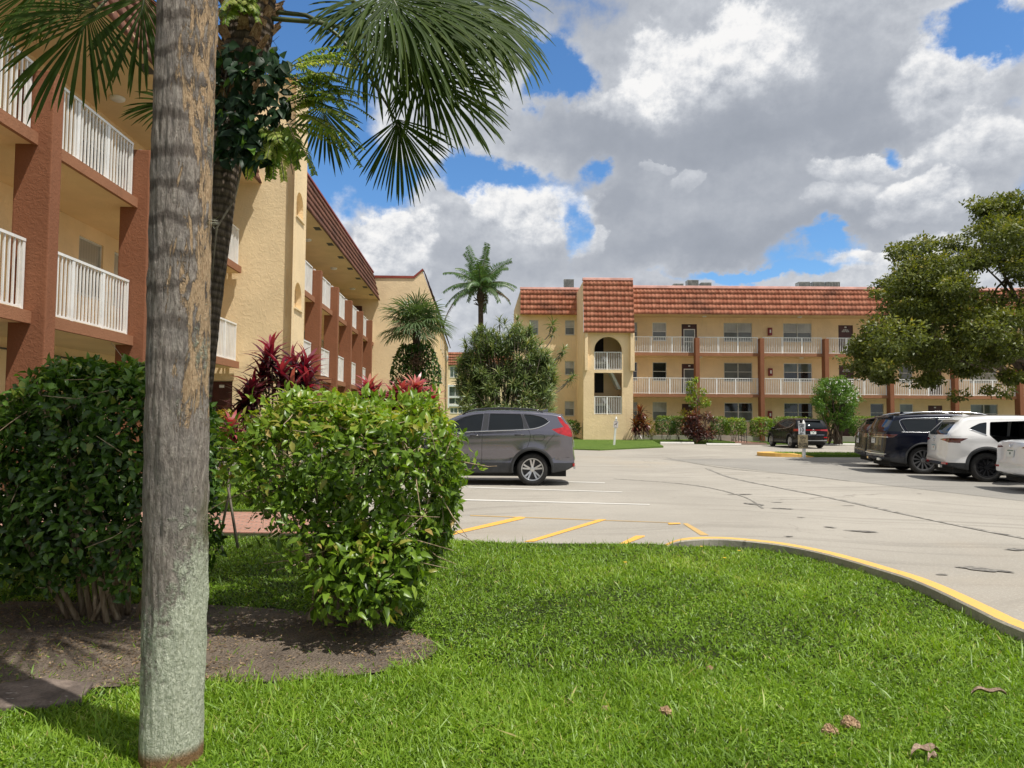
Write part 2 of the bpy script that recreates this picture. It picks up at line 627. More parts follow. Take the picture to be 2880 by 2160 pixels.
def asphalt_mat(name, base, patch=0.35):
    m, g, b = new_mat(name)
    p = g.pos()
    n1 = g.noise(p, 0.22, 6, 0.6)
    n2 = g.noise(p, 2.6, 6, 0.65)
    agg = g.noise(p, 75, 4, 0.8)
    agg2 = g.noise(p, 30, 5, 0.75)
    c = g.mix(g.ss(n1, 0.3, 0.72), tuple(q * (1 - patch * 0.6) for q in base), tuple(q * 1.08 for q in base))
    c = g.mix(g.m('MULTIPLY', g.ss(n2, 0.5, 0.75), patch), c, tuple(q * 0.66 for q in base))
    # traffic streaks running along the aisle, bent by a slow warp
    w = g.vm('ADD', p, g.vm('SCALE', g.comb(g.noise(p, 0.10, 2), g.noise(g.vm('ADD', p, (9, 4, 0)), 0.10, 2), 0), scale=9.0))
    st = g.noise(g.vm('MULTIPLY', w, (0.22, 2.1, 1)), 1.0, 4, 0.7)
    c = g.mix(g.m('MULTIPLY', g.ss(st, 0.50, 0.66), 0.6), c, tuple(q * 0.55 for q in base))
    rust = g.noise(g.vm('ADD', p, (31, 7, 0)), 0.16, 4, 0.6)
    c = g.mix(g.m('MULTIPLY', g.ss(rust, 0.56, 0.70), 0.35), c, (base[0] * 1.0, base[1] * 0.86, base[2] * 0.68))
    sp = g.noise(g.vm('MULTIPLY', p, (1, 2.6, 1)), 4.2, 2, 0.5)
    c = g.mix(g.m('MULTIPLY', g.ss(sp, 0.735, 0.77), 0.75), c, tuple(q * 0.30 for q in base))
    c = g.mix(g.m('MULTIPLY', g.ss(agg, 0.40, 0.62), 0.75), c, tuple(q * 0.62 for q in base))
    c = g.mix(g.m('MULTIPLY', g.ss(agg2, 0.50, 0.70), 0.40), c, tuple(min(1, q * 1.35) for q in base))
    cr = g.voro(g.vm('ADD', p, g.vm('SCALE', g.comb(g.noise(p, 1.5, 3), g.noise(p, 1.7, 3), 0), scale=0.9)), 0.17, 'DISTANCE_TO_EDGE')
    c = g.mix(g.m('MULTIPLY', g.m('MULTIPLY', g.ss(cr, 0.0035, 0.001), g.ss(n1, .45, .6)), 0.45), c, tuple(q * 0.25 for q in base))
    set_b(g, b, color=c, rough=0.93, spec=0.25, normal=g.bump(g.m('ADD', agg, agg2), 0.55, 0.006))
    return m


M_ASPH = asphalt_mat('worn_grey_asphalt', (0.425, 0.392, 0.338))
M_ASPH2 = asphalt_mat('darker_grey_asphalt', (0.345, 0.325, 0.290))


def worn_paint(name, color, wear=0.45):
    m, g, b = new_mat(name)
    p = g.pos()
    n = g.noise(p, 14, 6, 0.7)
    c = g.mix(g.ss(n, 0.5 - wear * 0.02, 0.8), color, tuple(q * 0.5 + 0.1 for q in color))
    n2 = g.noise(p, 60, 4, 0.7)
    wearm = g.ss(n2, 0.62, 0.5)
    c2 = g.mix(g.m('MULTIPLY', g.ss(n2, 0.56, 0.66), wear), c, (0.30, 0.27, 0.22))
    set_b(g, b, color=c2, rough=0.75, spec=0.3)
    return m


M_YPAINT = worn_paint('yellow_road_paint', (0.80, 0.42, 0.075), 0.55)
M_YKERB = worn_paint('yellow_kerb_paint', (0.72, 0.43, 0.11), 0.6)
M_YFADE = worn_paint('faded_yellow_paint', (0.55, 0.36, 0.13), 1.0)
M_WPAINT = worn_paint('white_road_paint', (0.66, 0.64, 0.59), 0.8)
M_CONC = asphalt_mat('grey_concrete', (0.40, 0.375, 0.32), 0.5)
M_CONCL = asphalt_mat('pale_concrete', (0.48, 0.45, 0.39), 0.3)
M_STAIN = simple('oil_stain', (0.21, 0.195, 0.17), 0.8, var=0.35, vscale=14)


def soil_mat():
    m, g, b = new_mat('grey_mulch_soil')
    p = g.pos()
    a = g.noise(p, 3.2, 6, 0.65)
    v = g.voro(g.vm('MULTIPLY', p, (1, 1, 1)), 60)
    f = g.noise(p, 90, 4, 0.7)
    c = g.mix(g.ss(a, 0.3, 0.7), (0.135, 0.108, 0.088), (0.27, 0.215, 0.165))
    c = g.mix(g.m('MULTIPLY', g.ss(f, 0.45, 0.75), 0.6), c, (0.40, 0.32, 0.24))
    c = g.mix(g.m('MULTIPLY', g.ss(v, 0.35, 0.1), 0.6), c, (0.07, 0.055, 0.045))
    set_b(g, b, color=c, rough=0.95, spec=0.15, normal=g.bump(g.m('ADD', f, v), 1.0, 0.02))
    return m


M_SOIL = soil_mat()


def lawn_mat(name, a, c_, d):
    m, g, b = new_mat(name)
    p = g.pos()
    n = g.noise(p, 1.1, 5, 0.6)
    f = g.noise(g.vm('MULTIPLY', p, (1, 1.6, 1)), 38, 5, 0.72)
    c = g.mix(g.ss(n, 0.3, 0.7), a, c_)
    c = g.mix(g.ss(f, 0.35, 0.68), d, c)
    set_b(g, b, color=c, rough=0.9, spec=0.2, normal=g.bump(f, 1.0, 0.05))
    return m


M_THATCH = lawn_mat('lawn_thatch', (0.036, 0.060, 0.011), (0.055, 0.080, 0.016), (0.030, 0.030, 0.013))
M_LAWNF = lawn_mat('distant_lawn', (0.12, 0.215, 0.030), (0.19, 0.285, 0.05), (0.06, 0.105, 0.018))


def brick_mat():
    m, g, b = new_mat('red_brick_pavers')
    p = g.pos()
    br = g.add('ShaderNodeTexBrick')
    g.put(br.inputs['Vector'], p)
    g.put(br.inputs['Scale'], 1.0)
    g.put(br.inputs['Color1'], (0.34, 0.15, 0.10))
    g.put(br.inputs['Color2'], (0.44, 0.22, 0.16))
    g.put(br.inputs['Mortar'], (0.20, 0.15, 0.12))
    g.put(br.inputs['Mortar Size'], 0.012)
    g.put(br.inputs['Brick Width'], 0.2)
    g.put(br.inputs['Row Height'], 0.1)
    f = g.noise(p, 40, 4, 0.7)
    c = g.mix(g.m('MULTIPLY', g.ss(f, 0.4, 0.75), 0.5), br.outputs[0], (0.50, 0.34, 0.27))
    set_b(g, b, color=c, rough=0.9, normal=g.bump(f, 0.4, 0.01))
    return m


M_BRICK = brick_mat()

# ------------------------------------------------------------------ ground sheets
def poly_sheet(name, pts, z, mat, zf=None, skirt=0.0):
    pts = [Vector((p[0], p[1], 0)) for p in pts]
    tr = tessellate_polygon([pts])
    mb = MB()
    vs = [Vector((p.x, p.y, zf(p.x, p.y) if zf else z)) for p in pts]
    fs = []
    for t in tr:
        a, b, c = (vs[i] for i in t)
        fs.append(tuple(t) if (b - a).cross(c - a).z > 0 else tuple(t)[::-1])
    mb._add(vs, fs)
    if skirt:
        for i in range(len(vs)):
            a, b = vs[i], vs[(i + 1) % len(vs)]
            dz = Vector((0, 0, skirt))
            mb.quad(a, b, b - dz, a - dz)
    return mb.build(name, mat, recalc=bool(skirt))


g_ = MB()
g_.quad((-1200, -1200, -0.06), (1200, -1200, -0.06), (1200, 1500, -0.06), (-1200, 1500, -0.06))
struct(g_.build('ground', M_LAWNF, recalc=False))

struct(poly_sheet('parking_lot', [(-2.4, 7.9), (-2.4, 11.2), (-3.0, 11.3), (-4.6, 44.5), (70, 44.5), (70, -30), (1.0, -30), (1.0, 7.9)], 0.0, M_ASPH))
# darker strip of the bays on the right
a_, b_ = gnd(2338, 1347), gnd(2880, 1410)
dr_ = (b_ - a_).normalized()
nr_ = Vector((-dr_.y, dr_.x, 0))
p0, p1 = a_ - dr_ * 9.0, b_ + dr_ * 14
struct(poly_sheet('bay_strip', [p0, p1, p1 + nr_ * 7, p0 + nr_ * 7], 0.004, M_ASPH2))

# lawn outline along the kerb
KPX = [(1480, 1160), (1540, 1158), (1600, 1162), (1680, 1170), (1760, 1183), (1850, 1204), (1940, 1230), (2030, 1259),
       (2100, 1290), (2160, 1319), (2212, 1345)]
KERB = [gnd(x * 1.302, y * 1.302, 0.105) for x, y in KPX]
ks = gnd(1420 * 1.302, 1177 * 1.302, 0.0)
kpts = [Vector((ks.x, ks.y, -0.03)), Vector(((ks.x + KERB[0].x) / 2, (ks.y + KERB[0].y) / 2 + 0.02, 0.045))] + [Vector((p.x, p.y, 0.105)) for p in KERB]
lp = kpts[-1]
kpts += [Vector((lp.x + 0.10, lp.y - 1.2, 0.105)), Vector((lp.x + 0.12, lp.y - 3, 0.105)), Vector((lp.x + 0.1, lp.y - 9, 0.105)), Vector((lp.x, lp.y - 20, 0.105))]
# smooth the line
def smooth_line(pts, it=3):
    for _ in range(it):
        q = [pts[0]]
        for i in range(len(pts) - 1):
            q.append(pts[i] * 0.75 + pts[i + 1] * 0.25)
            q.append(pts[i] * 0.25 + pts[i + 1] * 0.75)
        q.append(pts[-1])
        pts = q
    return pts


kpts = smooth_line(kpts, 2)
mb = MB()
prof = [(0.0, -0.12), (0.0, -0.018), (0.012, 0.0), (0.135, 0.0), (0.15, -0.015), (0.15, -0.14)]   # (inward offset, dz)
rings = []
for i, p in enumerate(kpts):
    t = (kpts[min(i + 1, len(kpts) - 1)] - kpts[max(i - 1, 0)])
    t.z = 0
    t.normalize()
    inw = Vector((-t.y, t.x, 0)) * -1.0
    rings.append([p + inw * o + Vector((0, 0, dz + 0.006 * mnoise.noise(p * 2.1))) for o, dz in prof])
vs = [q for r in rings for q in r]
k = len(prof)
fs, mi = [], []
for i in range(len(rings) - 1):
    for j in range(k - 1):
        fs.append((i * k + j, i * k + j + 1, (i + 1) * k + j + 1, (i + 1) * k + j))
        mi.append(0 if j < 3 else 1)
mb.v, mb.f, mb.mi = [tuple(q) for q in vs], fs, mi
struct(mb.build('kerb', [M_YKERB, asphalt_mat('kerb_concrete', (0.52, 0.48, 0.40), 0.5)]))

lawn_poly = [(-14, -12), (-14, 9.2), (-2.35, 9.2), (-2.2, 8.72)]
e0 = gnd(980 * 1.302, 1169 * 1.302, 0.0)
lawn_poly += [(e0.x, e0.y), (0.0, 8.60), (ks.x - 0.05, ks.y)] + [(p.x - 0.05, p.y - 0.07) for p in kpts[3:]]
lawn_poly += [(lawn_poly[-1][0], -12)]


def bumpz(x, y):
    return 0.012


struct(poly_sheet('lawn', lawn_poly, 0.012, M_THATCH, skirt=0.08))

BED_PX = [(-260, 1985), (0, 1955), (229, 1936), (420, 1925), (568, 1913), (750, 1920), (900, 1905), (1050, 1895), (1180, 1865), (1243, 1823),
          (1200, 1790), (1080, 1755), (900, 1720), (600, 1700), (300, 1695), (0, 1690), (-300, 1690)]
BED = [gnd(x, y, 0.02) for x, y in BED_PX]
BED = smooth_line([Vector((p.x, p.y, 0)) for p in BED], 2)
struct(poly_sheet('planting_bed', BED, 0.020, M_SOIL))

struct(poly_sheet('brick_path', [(-14, 9.22), (-2.42, 9.22), (-2.42, 11.18), (-14, 11.18)], 0.022, M_BRICK, skirt=0.06))
struct(poly_sheet('lawn_strip', [(-14, 11.2), (-3.35, 11.2), (-3.55, 14), (-4.95, 41), (-14, 41)], 0.05, M_LAWNF, skirt=0.1))
mb = MB()
mb.prism([(0, 0), (0.14, 0), (0.14, 0.11), (0, 0.11)], (-3.36, 11.2, 0.002), (1, 0, 0), (0, 0, 1), (-0.0515, 1, 0), 30)
struct(mb.build('kerb', M_CONCL))

# far lawn in front of the far building
FZ = lambda x, y: 0.05 + 0.15 * max(0, min(1, (y - 35.5) / 11))
fpx = [(1617, 1263.6), (1688, 1265.6), (1776, 1261.5), (1866, 1257.5), (1836, 1245.5)]
fp = [gnd(x, y, 0.03) for x, y in fpx]
fpoly = [(-4.4, fp[0].y + 0.8)] + [(p.x, p.y) for p in fp] + [(13.9, 44.35), (13.9, 50.2), (-8, 60), (-8, 41)]
struct(poly_sheet('far_lawn', fpoly, 0.05, M_LAWNF, zf=FZ, skirt=0.3))
struct(poly_sheet('far_lawn_right', [(15.8, 44.35), (48, 44.35), (48, 50.2), (15.8, 50.2)], 0.12, M_LAWNF, skirt=0.3))
struct(poly_sheet('entrance_walk', [(13.9, 44.1), (15.8, 44.1), (15.8, 50), (13.9, 50)], 0.10, M_BRICK, skirt=0.3))

# road paint
def strip(name, pxs, z, mat):
    return struct(poly_sheet(name, [gnd(x, y, z) for x, y in pxs], z, mat))


def zp(x, y):
    return (1160 + x / 2.458, 1330 + y / 2.458)


HATCH = [[(200, 432), (225, 445), (310, 420), (770, 316), (782, 305), (735, 302), (300, 402)], [(770, 475), (840, 474), (1330, 326), (1340, 320), (1290, 320)],
         [(1418, 494), (1470, 492), (1605, 440), (1606, 433), (1545, 433)]]
for h in HATCH:
    strip('hatch_stripe', [zp(x, y) for x, y in h], 0.006, M_YPAINT)
strip('faded_stripe', [zp(x, y) for x, y in [(400, 291), (400, 296), (1790, 345), (1850, 345)]], 0.005, M_YFADE)
strip('faded_stripe', [zp(x, y) for x, y in [(1765, 346), (1775, 356), (1855, 352), (1850, 344)]], 0.009, M_YPAINT)
strip('faded_stripe', [zp(x, y) for x, y in [(1868, 349), (1900, 347), (2050, 430), (1990, 430)]], 0.005, M_YFADE)
strip('stall_line', [zp(x, y) for x, y in [(200, 177), (200, 185), (1640, 221), (1640, 216)]], 0.006, M_WPAINT)
strip('stall_line', [zp(x, y) for x, y in [(250, 91), (250, 97), (1450, 134), (1450, 130)]], 0.006, M_WPAINT)
strip('stall_line', [zp(x, y) for x, y in [(250, 36), (250, 41), (1330, 70), (1330, 66)]], 0.006, M_WPAINT)
for s in (5.0,):        # lines of the right-hand bays
    q = a_ + dr_ * (s + 3.9) + nr_ * 0.7
    struct(poly_sheet('stall_line', [q, q + dr_ * 0.09, q + dr_ * 0.09 + nr_ * 5, q + nr_ * 5], 0.009, M_WPAINT))

# oil and tyre marks
def blob(cx, cy, rx, ry, rot, z=0.007):
    pts = []
    for i in range(26):
        a = i * 2 * math.pi / 26
        r = 1 + 0.6 * mnoise.noise(Vector((cx * 3 + math.cos(a) * 1.4, cy * 3 + math.sin(a) * 1.4, 0))) + .25 * mnoise.noise(Vector((cx + math.cos(a) * 4, cy + math.sin(a) * 4, 0)))
        x, y = rx * r * math.cos(a), ry * r * math.sin(a)
        pts.append((cx + x * math.cos(rot) - y * math.sin(rot), cy + x * math.sin(rot) + y * math.cos(rot)))
    return pts


M_TYRE = simple('tyre_mark', (0.315, 0.293, 0.255), 0.9, var=0.35, vscale=8)
zr = lambda x, y: (2060 + x / 2.698, 1080 + y / 2.698)
for (x, y, rx, ry, ro) in [(170, 915, 0.22, 0.09, -0.9), (380, 948, 0.17, 0.05, -.3), (60, 840, 0.30, 0.05, 0.1), (740, 1090, 0.08, 0.04, -.8), (990, 1122, 0.20, 0.06, -0.4),
                           (2160, 1260, 0.16, 0.06, 0), (1910, 1412, 0.22, 0.08, -0.6), (880, 925, 0.14, 0.025, 0), (340, 900, 0.12, 0.03, 0), (520, 1015, 0.06, 0.03, 0), (1420, 835, .05, .03, 0), (430, 1160, .06, .03, 0), (1590, 1450, .05, .025, 0)]:
    q = gnd(*zr(x, y))
    struct(poly_sheet('oil_stain', blob(q.x, q.y, rx, ry, ro), 0.010, M_TYRE if rx > 0.31 else M_STAIN))
for ln, w in (([(-200, 640), (0, 722), (500, 815), (1000, 920), (1500, 1035), (2300, 1190)], 0.10), ([(-500, 560), (-100, 640), (500, 690), (900, 740)], 0.08),
              ([(-900, 720), (-300, 760), (100, 850), (230, 945)], 0.05)):
    q = smooth_line([gnd(*zr(x, y)) for x, y in ln], 2)
    l, r_ = [], []
    for i, p in enumerate(q):
        t = (q[min(i + 1, len(q) - 1)] - q[max(i - 1, 0)]).normalized()
        s = Vector((-t.y, t.x, 0)) * w * (0.45 + 0.3 * mnoise.noise(p))
        l.append(p + s)
        r_.append(p - s)
    struct(poly_sheet('tyre_mark', l + r_[::-1], 0.008, M_TYRE))

# ------------------------------------------------------------------ building parts
def railing(parent, O, ux, length, n, h=1.07, pitch=0.112, posts=(0.34, 0.67), name='railing', base=0.04):
    """white picket railing as one mesh; O at deck level, standing 4 cm clear of it"""
    mb = MB()
    ux, n = Vector(ux).normalized(), Vector(n).normalized()
    up = Vector((0, 0, 1))
    O = Vector(O)
    b0 = O + up * base
    mb.obox(b0 - n * 0.025 + up * (h - 0.045), ux, n, up, length, 0.055, 0.045)
    mb.obox(b0 - n * 0.015, ux, n, up, length, 0.032, 0.035)
    cuts = [0.0] + list(posts) + [1.0]
    for c in cuts:
        w = 0.055 if c in (0.0, 1.0) else 0.085
        x = min(max(c * length - w / 2, 0), length - w)
        mb.obox(b0 + ux * x - n * 0.022 - up * 0.05, ux, n, up, w, 0.045, h + 0.002)
    k = int(length / pitch)
    for i in range(1, k):
        x = i * length / k
        if min(abs(x - c * length) for c in cuts) < 0.06:
            continue
        mb.obox(b0 + ux * (x - 0.0135) - n * 0.012 + up * 0.034, ux, n, up, 0.027, 0.025, h - 0.078)
    return mb.build(name, M_WHITE, parent, recalc=False)


def window(parent, O, ux, n, w, h, up_m=None, lo_m=None, double=False, frame=None, depth=0.09, split=0.5):
    """O = lower left corner of the opening on the wall face; glass set back in the reveal"""
    up = Vector((0, 0, 1))
    ux, n, O = Vector(ux).normalized(), Vector(n).normalized(), Vector(O)
    frame = frame or M_WFRAME
    B = O - n * depth
    fw = 0.045
    mb = MB()
    def bar(x, z, sx, sz, d=0.05):
        mb.obox(B + ux * x + up * z, ux, n, up, sx, d, sz)
    bar(0, 0, w, fw)
    bar(0, h - fw, w, fw)
    bar(0, fw, fw, h - 2 * fw)
    bar(w - fw, fw, fw, h - 2 * fw)
    cols = [(fw, w - fw)]
    if double:
        bar(w / 2 - 0.035, fw, 0.07, h - 2 * fw, 0.055)
        cols = [(fw, w / 2 - 0.035), (w / 2 + 0.035, w - fw)]
    for a, b in cols:
        bar(a, h * split - 0.02, b - a, 0.04, 0.045)
    # sill
    mb.obox(O - n * depth - up * 0.04, ux, n, up, w, depth + 0.04, 0.038)
    f = mb.build('window', frame, parent, recalc=False)
    for a, b in cols:
        for z0, z1, m in ((fw, h * split - 0.02, lo_m or M_SCREEN), (h * split + 0.02, h - fw, up_m or M_BLIND)):
            pm = MB()
            q = B + n * (0.012 if m is lo_m else 0.02)
            pm.quad(q + ux * a + up * z0, q + ux * b + up * z0, q + ux * b + up * z1, q + ux * a + up * z1)
            pm.build('pane', m, f, recalc=False)
    return f


def door(parent, O, ux, n, w=0.95, h=2.1, style='fan', depth=0.08):
    up = Vector((0, 0, 1))
    ux, n, O = Vector(ux).normalized(), Vector(n).normalized(), Vector(O)
    B = O - n * depth
    mb = MB()
    mb.obox(B, ux, n, up, w, 0.03, h)
    for x0, x1, z0, z1 in ((0.14, 0.46, 0.2, 0.9), (0.54, 0.86, 0.2, 0.9), (0.14, 0.46, 1.0, 1.5), (0.54, 0.86, 1.0, 1.5)):
        mb.obox(B + ux * x0 * w + up * z0 + n * 0.03, ux, n, up, (x1 - x0) * w, 0.012, z1 - z0)
    d = mb.build('door', M_DOOR, parent, recalc=False)
    if style == 'fan':
        fm = MB()
        c = B + ux * w / 2 + up * 1.68 + n * 0.036
        for i in range(5):
            a0, a1 = math.pi * (i / 5 + 0.02), math.pi * ((i + 1) / 5 - 0.02)
            for r0, r1 in ((0.06, 0.16), (0.175, 0.27)):
                pts = [c + ux * math.cos(a) * r + up * math.sin(a) * r * 0.85 for a, r in ((a0, r0), (a0, r1), (a1, r1), (a1, r0))]
                fm.quad(*pts[::-1])
        fm.build('fan_light', M_BLIND, d, recalc=True)
    if style == 'screen':
        fm = MB()
        q = B + n * 0.045 + ux * w * 0.13
        ww, hh = w * 0.74, h * 0.84
        for x, z, sx, sz in ((0, 0, ww, 0.06), (0, hh - 0.06, ww, 0.06), (0, 0.06, 0.05, hh - 0.12), (ww - 0.05, 0.06, 0.05, hh - 0.12), (0.05, 0.9, ww - 0.1, 0.05)):
            fm.obox(q + ux * x + up * z, ux, n, up, sx, 0.03, sz)
        s = fm.build('screen_door', M_WHITE, d, recalc=False)
        gm = MB()
        gm.quad(q + ux * 0.05 + up * 0.06 + n * 0.01, q + ux * (ww - 0.05) + up * 0.06 + n * 0.01, q + ux * (ww - 0.05) + up * (hh - 0.06) + n * 0.01, q + ux * 0.05 + up * (hh - 0.06) + n * 0.01)
        gm.build('pane', M_SCREEN, s, recalc=False)
    hm = MB()
    hm.obox(B + ux * w * 0.9 + up * 0.98 + n * 0.03, ux, n, up, 0.05, 0.04, 0.05)
    hm.build('handle', M_GALV, d, recalc=False)
    pl = MB()
    pl.obox(B + ux * (w / 2 - 0.07) + up * (h - 0.18) + n * 0.045, ux, n, up, 0.14, 0.006, 0.08)
    pl.build('number_plate', M_WHITE, d, recalc=False)
    return d


def tile_roof(parent, O, ux, length, dn, out, drop, courses, tile_w=0.26, mat=None, name='roof', amp=0.029, lip=0.038):
    """clay tile slope: O top left corner, dn = unit vector down the slope, out = outward normal"""
    O, ux, dn, out = Vector(O), Vector(ux).normalized(), Vector(dn).normalized(), Vector(out).normalized()
    nt = max(2, int(round(length / tile_w)))
    per = 8
    npt = nt * per + 1
    us = np.linspace(0, length, npt)
    ph = (np.arange(npt) % per) / per
    wave = amp * np.clip(np.cos(2 * np.pi * ph) * 0.65 + 0.45, 0, 1.1)
    ch = drop / courses
    A = lambda v: np.array((v.x, v.y, v.z))
    V, F, RN = [], [], []
    base = 0
    for c in range(courses):
        rowr = RNG.random(nt + 1)
        jit = RNG.normal(0, 0.006, nt + 1)
        tid = np.minimum(np.arange(npt) // per, nt)
        t0, t1 = c * ch, (c + 1) * ch + 0.015
        rows = ((t0, wave * 0.8 + 0.002), (t0 + ch * 0.5, wave + lip * 0.5), (t1, wave + lip + jit[tid]), (t1 - 0.004, wave * 0 + 0.0))
        for (t, o) in rows:
            P = A(O)[None, :] + us[:, None] * A(ux)[None, :] + t * A(dn)[None, :] + o[:, None] * A(out)[None, :]
            V.append(P)
            RN.append(rowr[tid])
        for r in range(3):
            a = base + r * npt + np.arange(npt - 1)
            F.append(np.stack((a, a + npt, a + npt + 1, a + 1), 1))
        base += 4 * npt
    V = np.concatenate(V)
    F = np.concatenate(F)
    RN = np.concatenate(RN)
    return np_mesh(name, V, F, mat or M_TILE, parent, RN, smooth=False)


def ceiling_lamp(O, label, group):
    mb = MB()
    mb.lathe([(0.0, -0.075), (0.10, -0.07), (0.145, -0.045), (0.155, -0.012), (0.155, 0.0), (0.0, 0.0)], 16)
    o = mb.build('ceiling_lamp', M_LAMP, smooth=True)
    o.location = O
    tag(o, label, 'ceiling lamp', group)
    return o

# ------------------------------------------------------------------ the near building on the left
SL = -0.056
LD = Vector((SL, 1, 0)).normalized()
LN = Vector((1, -SL, 0)).normalized()
UP = Vector((0, 0, 1))


def LP(off, t, z):
    return Vector((off + SL * t, t, z))


LB = thing('apartment_building', 'cream apartment block on the left with brown pillars, white balcony railings above the hedges', 'building', (0, 0, 0))
FL = [0.0, 0.32, 3.08, 5.84]
SOF = 8.35


def left_wing(t0, t1, off_w, off_r, off_c, off_e, cols, first_rail, holes_spec, eave_t0, eave_t1, eave_drop=1.60, eave_back=0.39):
    # wall with window and door openings
    holes, items = [], []
    for (tt, kind) in holes_spec:
        for lv in (1, 2, 3):
            if kind == 'w':
                u0, u1, v0, v1 = tt - t0, tt + 1.0 - t0, FL[lv] + 1.05, FL[lv] + 2.3
            elif kind == 'ww':
                u0, u1, v0, v1 = tt - t0, tt + 1.75 - t0, FL[lv] + 1.05, FL[lv] + 2.3
            else:
                u0, u1, v0, v1 = tt - t0, tt + 0.95 - t0, FL[lv] + 0.004, FL[lv] + 2.1
            holes.append([(u0, v0), (u1, v0), (u1, v1), (u0, v1)])
            items.append((kind, u0, v0, u1 - u0, v1 - v0, lv))
    mb = MB()
    O = LP(off_w, t0, 0)
    mb.wall([(0, 0), (t1 - t0, 0), (t1 - t0, SOF), (0, SOF)], holes, O, LD, UP, LN, 0.1)
    mb.build('wall', M_YEL, LB, recalc=False)
    for i, (kind, u, v, w, h, lv) in enumerate(items):
        P = O + LD * u + UP * v
        if kind == 'd':
            door(LB, P, LD, LN, w, h, 'plain')
        else:
            window(LB, P, LD, LN, w, h, M_BLIND if (i * 7) % 3 else M_SCREEN, M_SCREEN, kind == 'ww')
    # decks
    for lv in (2, 3):
        mb = MB()
        mb.obox(LP(off_w + 0.003, t0, FL[lv] - 0.17), LD, LN, UP, t1 - t0, (off_r - off_w) + 0.05, 0.17)
        mb.build('balcony_floor', M_CEIL, LB, recalc=False)
        mb = MB()
        mb.obox(LP(off_r + 0.056, t0, FL[lv] - 0.185), LD, LN, UP, t1 - t0, 0.07, 0.19)
        mb.build('balcony_edge', M_SLABEDGE, LB, recalc=False)
    mb = MB()
    mb.obox(LP(off_w + 0.003, t0, 0.0), LD, LN, UP, t1 - t0, off_c - off_w + 0.1, FL[1])
    mb.build('base_slab', M_CONC, LB, recalc=False)
    # columns
    for c in cols:
        mb = MB()
        hgt = FL[3] + 1.0
        mb.obox(LP(off_c - 0.55, c - 0.14, 0.25), LD, LN, UP, 0.28, 0.55, hgt - 0.25)
        mb.build('column', M_BRN, LB, bevel=0.02)
    # railings between the columns
    ends = [first_rail] + [c for c in cols if c > first_rail] + ([t1] if t1 - max(cols) > 0.6 else [])
    for a, b in zip(ends[:-1], ends[1:]):
        s = a + (0.16 if a in cols else 0.02)
        e = b - (0.16 if b in cols else 0.02)
        if e - s < 0.4:
            continue
        for lv in (2, 3):
            railing(LB, LP(off_r, s, FL[lv]), LD, e - s, LN, posts=(0.34, 0.68) if e - s > 1.8 else (0.5,))
    # roof: soffit and tile mansard
    mb = MB()
    mb.obox(LP(off_w - 6, eave_t0, SOF), LD, LN, UP, eave_t1 - eave_t0, off_e - off_w + 6 - 0.03, 0.14)
    mb.build('soffit', M_CEIL, LB, recalc=False)
    mb = MB()
    mb.obox(LP(off_w - 6, eave_t0 + 0.01, SOF + 0.142), LD, LN, UP, eave_t1 - eave_t0 - 0.02, off_e - off_w + 6 - eave_back - 0.06, eave_drop - 0.25)
    mb.build('parapet', M_YEL, LB, recalc=False)
    top = LP(off_e - eave_back, eave_t0, SOF - 0.05 + eave_drop)
    dn = (LN * eave_back - UP * eave_drop).normalized()
    out = (LN * eave_drop + UP * eave_back).normalized()
    # run tiles from far to near so that the outward side faces the road
    tile_roof(LB, top, LD, eave_t1 - eave_t0, dn, out, math.hypot(eave_back, eave_drop), 5, 0.26, M_TILEB)
    mb = MB()
    mb.prism([(-.03, .145), (-eave_back - .02, eave_drop - .06), (-eave_back - .055, eave_drop - .06), (-eave_back - .055, .145)], LP(off_e, eave_t0 + .004, SOF), LN, UP, LD, eave_t1 - eave_t0 - .008)
    mb.build('mansard_core', M_BRN, LB)
    mb = MB()
    mb.obox(top + UP * 0.0 - LN * 0.25, LD, LN, UP, eave_t1 - eave_t0, 0.33, 0.07)
    mb.build('coping', M_COPER, LB, recalc=False)
    return


colsA = [1.03, 4.31, 7.59, 10.87, 14.13, 17.41]
left_wing(-1.0, 20.44, -8.45, -6.84, -6.51, -6.25, colsA, 1.03,
          [(1.5, 'd'), (3.5, 'ww'), (6.7, 'w'), (8.5, 'd'), (10.5, 'ww'), (13.0, 'd'), (15.1, 'w'), (16.6, 'w'), (18.4, 'd')], -1.0, 20.42)
colsB = [25.7, 28.98, 32.26, 35.54, 38.82]
left_wing(22.02, 41.0, -7.46, -5.85, -5.52, -5.45, colsB, 22.1,
          [(22.6, 'd'), (24.2, 'w'), (26.4, 'w'), (28.0, 'd'), (30.2, 'ww'), (33.4, 'd'), (35.0, 'w'), (37.2, 'ww')], 22.03, 40.95)
for k in range(8):
    mb = MB()
    mb.obox(LP(-5.78, 23.0 + 2.3 * k, SOF - 0.012), LD, LN, UP, 0.42, 0.22, 0.02)
    mb.build('soffit_vent', M_GRILL, LB, recalc=False)
for k in range(8):
    mb = MB()
    mb.obox(LP(-6.6, 2.0 + 2.3 * k, SOF - 0.012), LD, LN, UP, 0.42, 0.22, 0.02)
    mb.build('soffit_vent', M_GRILL, LB, recalc=False)

# stair tower
def arch(u0, u1, v0, v1, n=10):
    r = (u1 - u0) / 2
    c = (u0 + u1) / 2
    ry = min(r, v1 - v0)
    pts = [(u0, v0), (u1, v0), (u1, v1 - ry)]
    pts += [(c + r * math.cos(a), v1 - ry + ry * math.sin(a)) for a in [math.pi * i / n for i in range(1, n)]]
    pts += [(u0, v1 - ry)]
    return pts


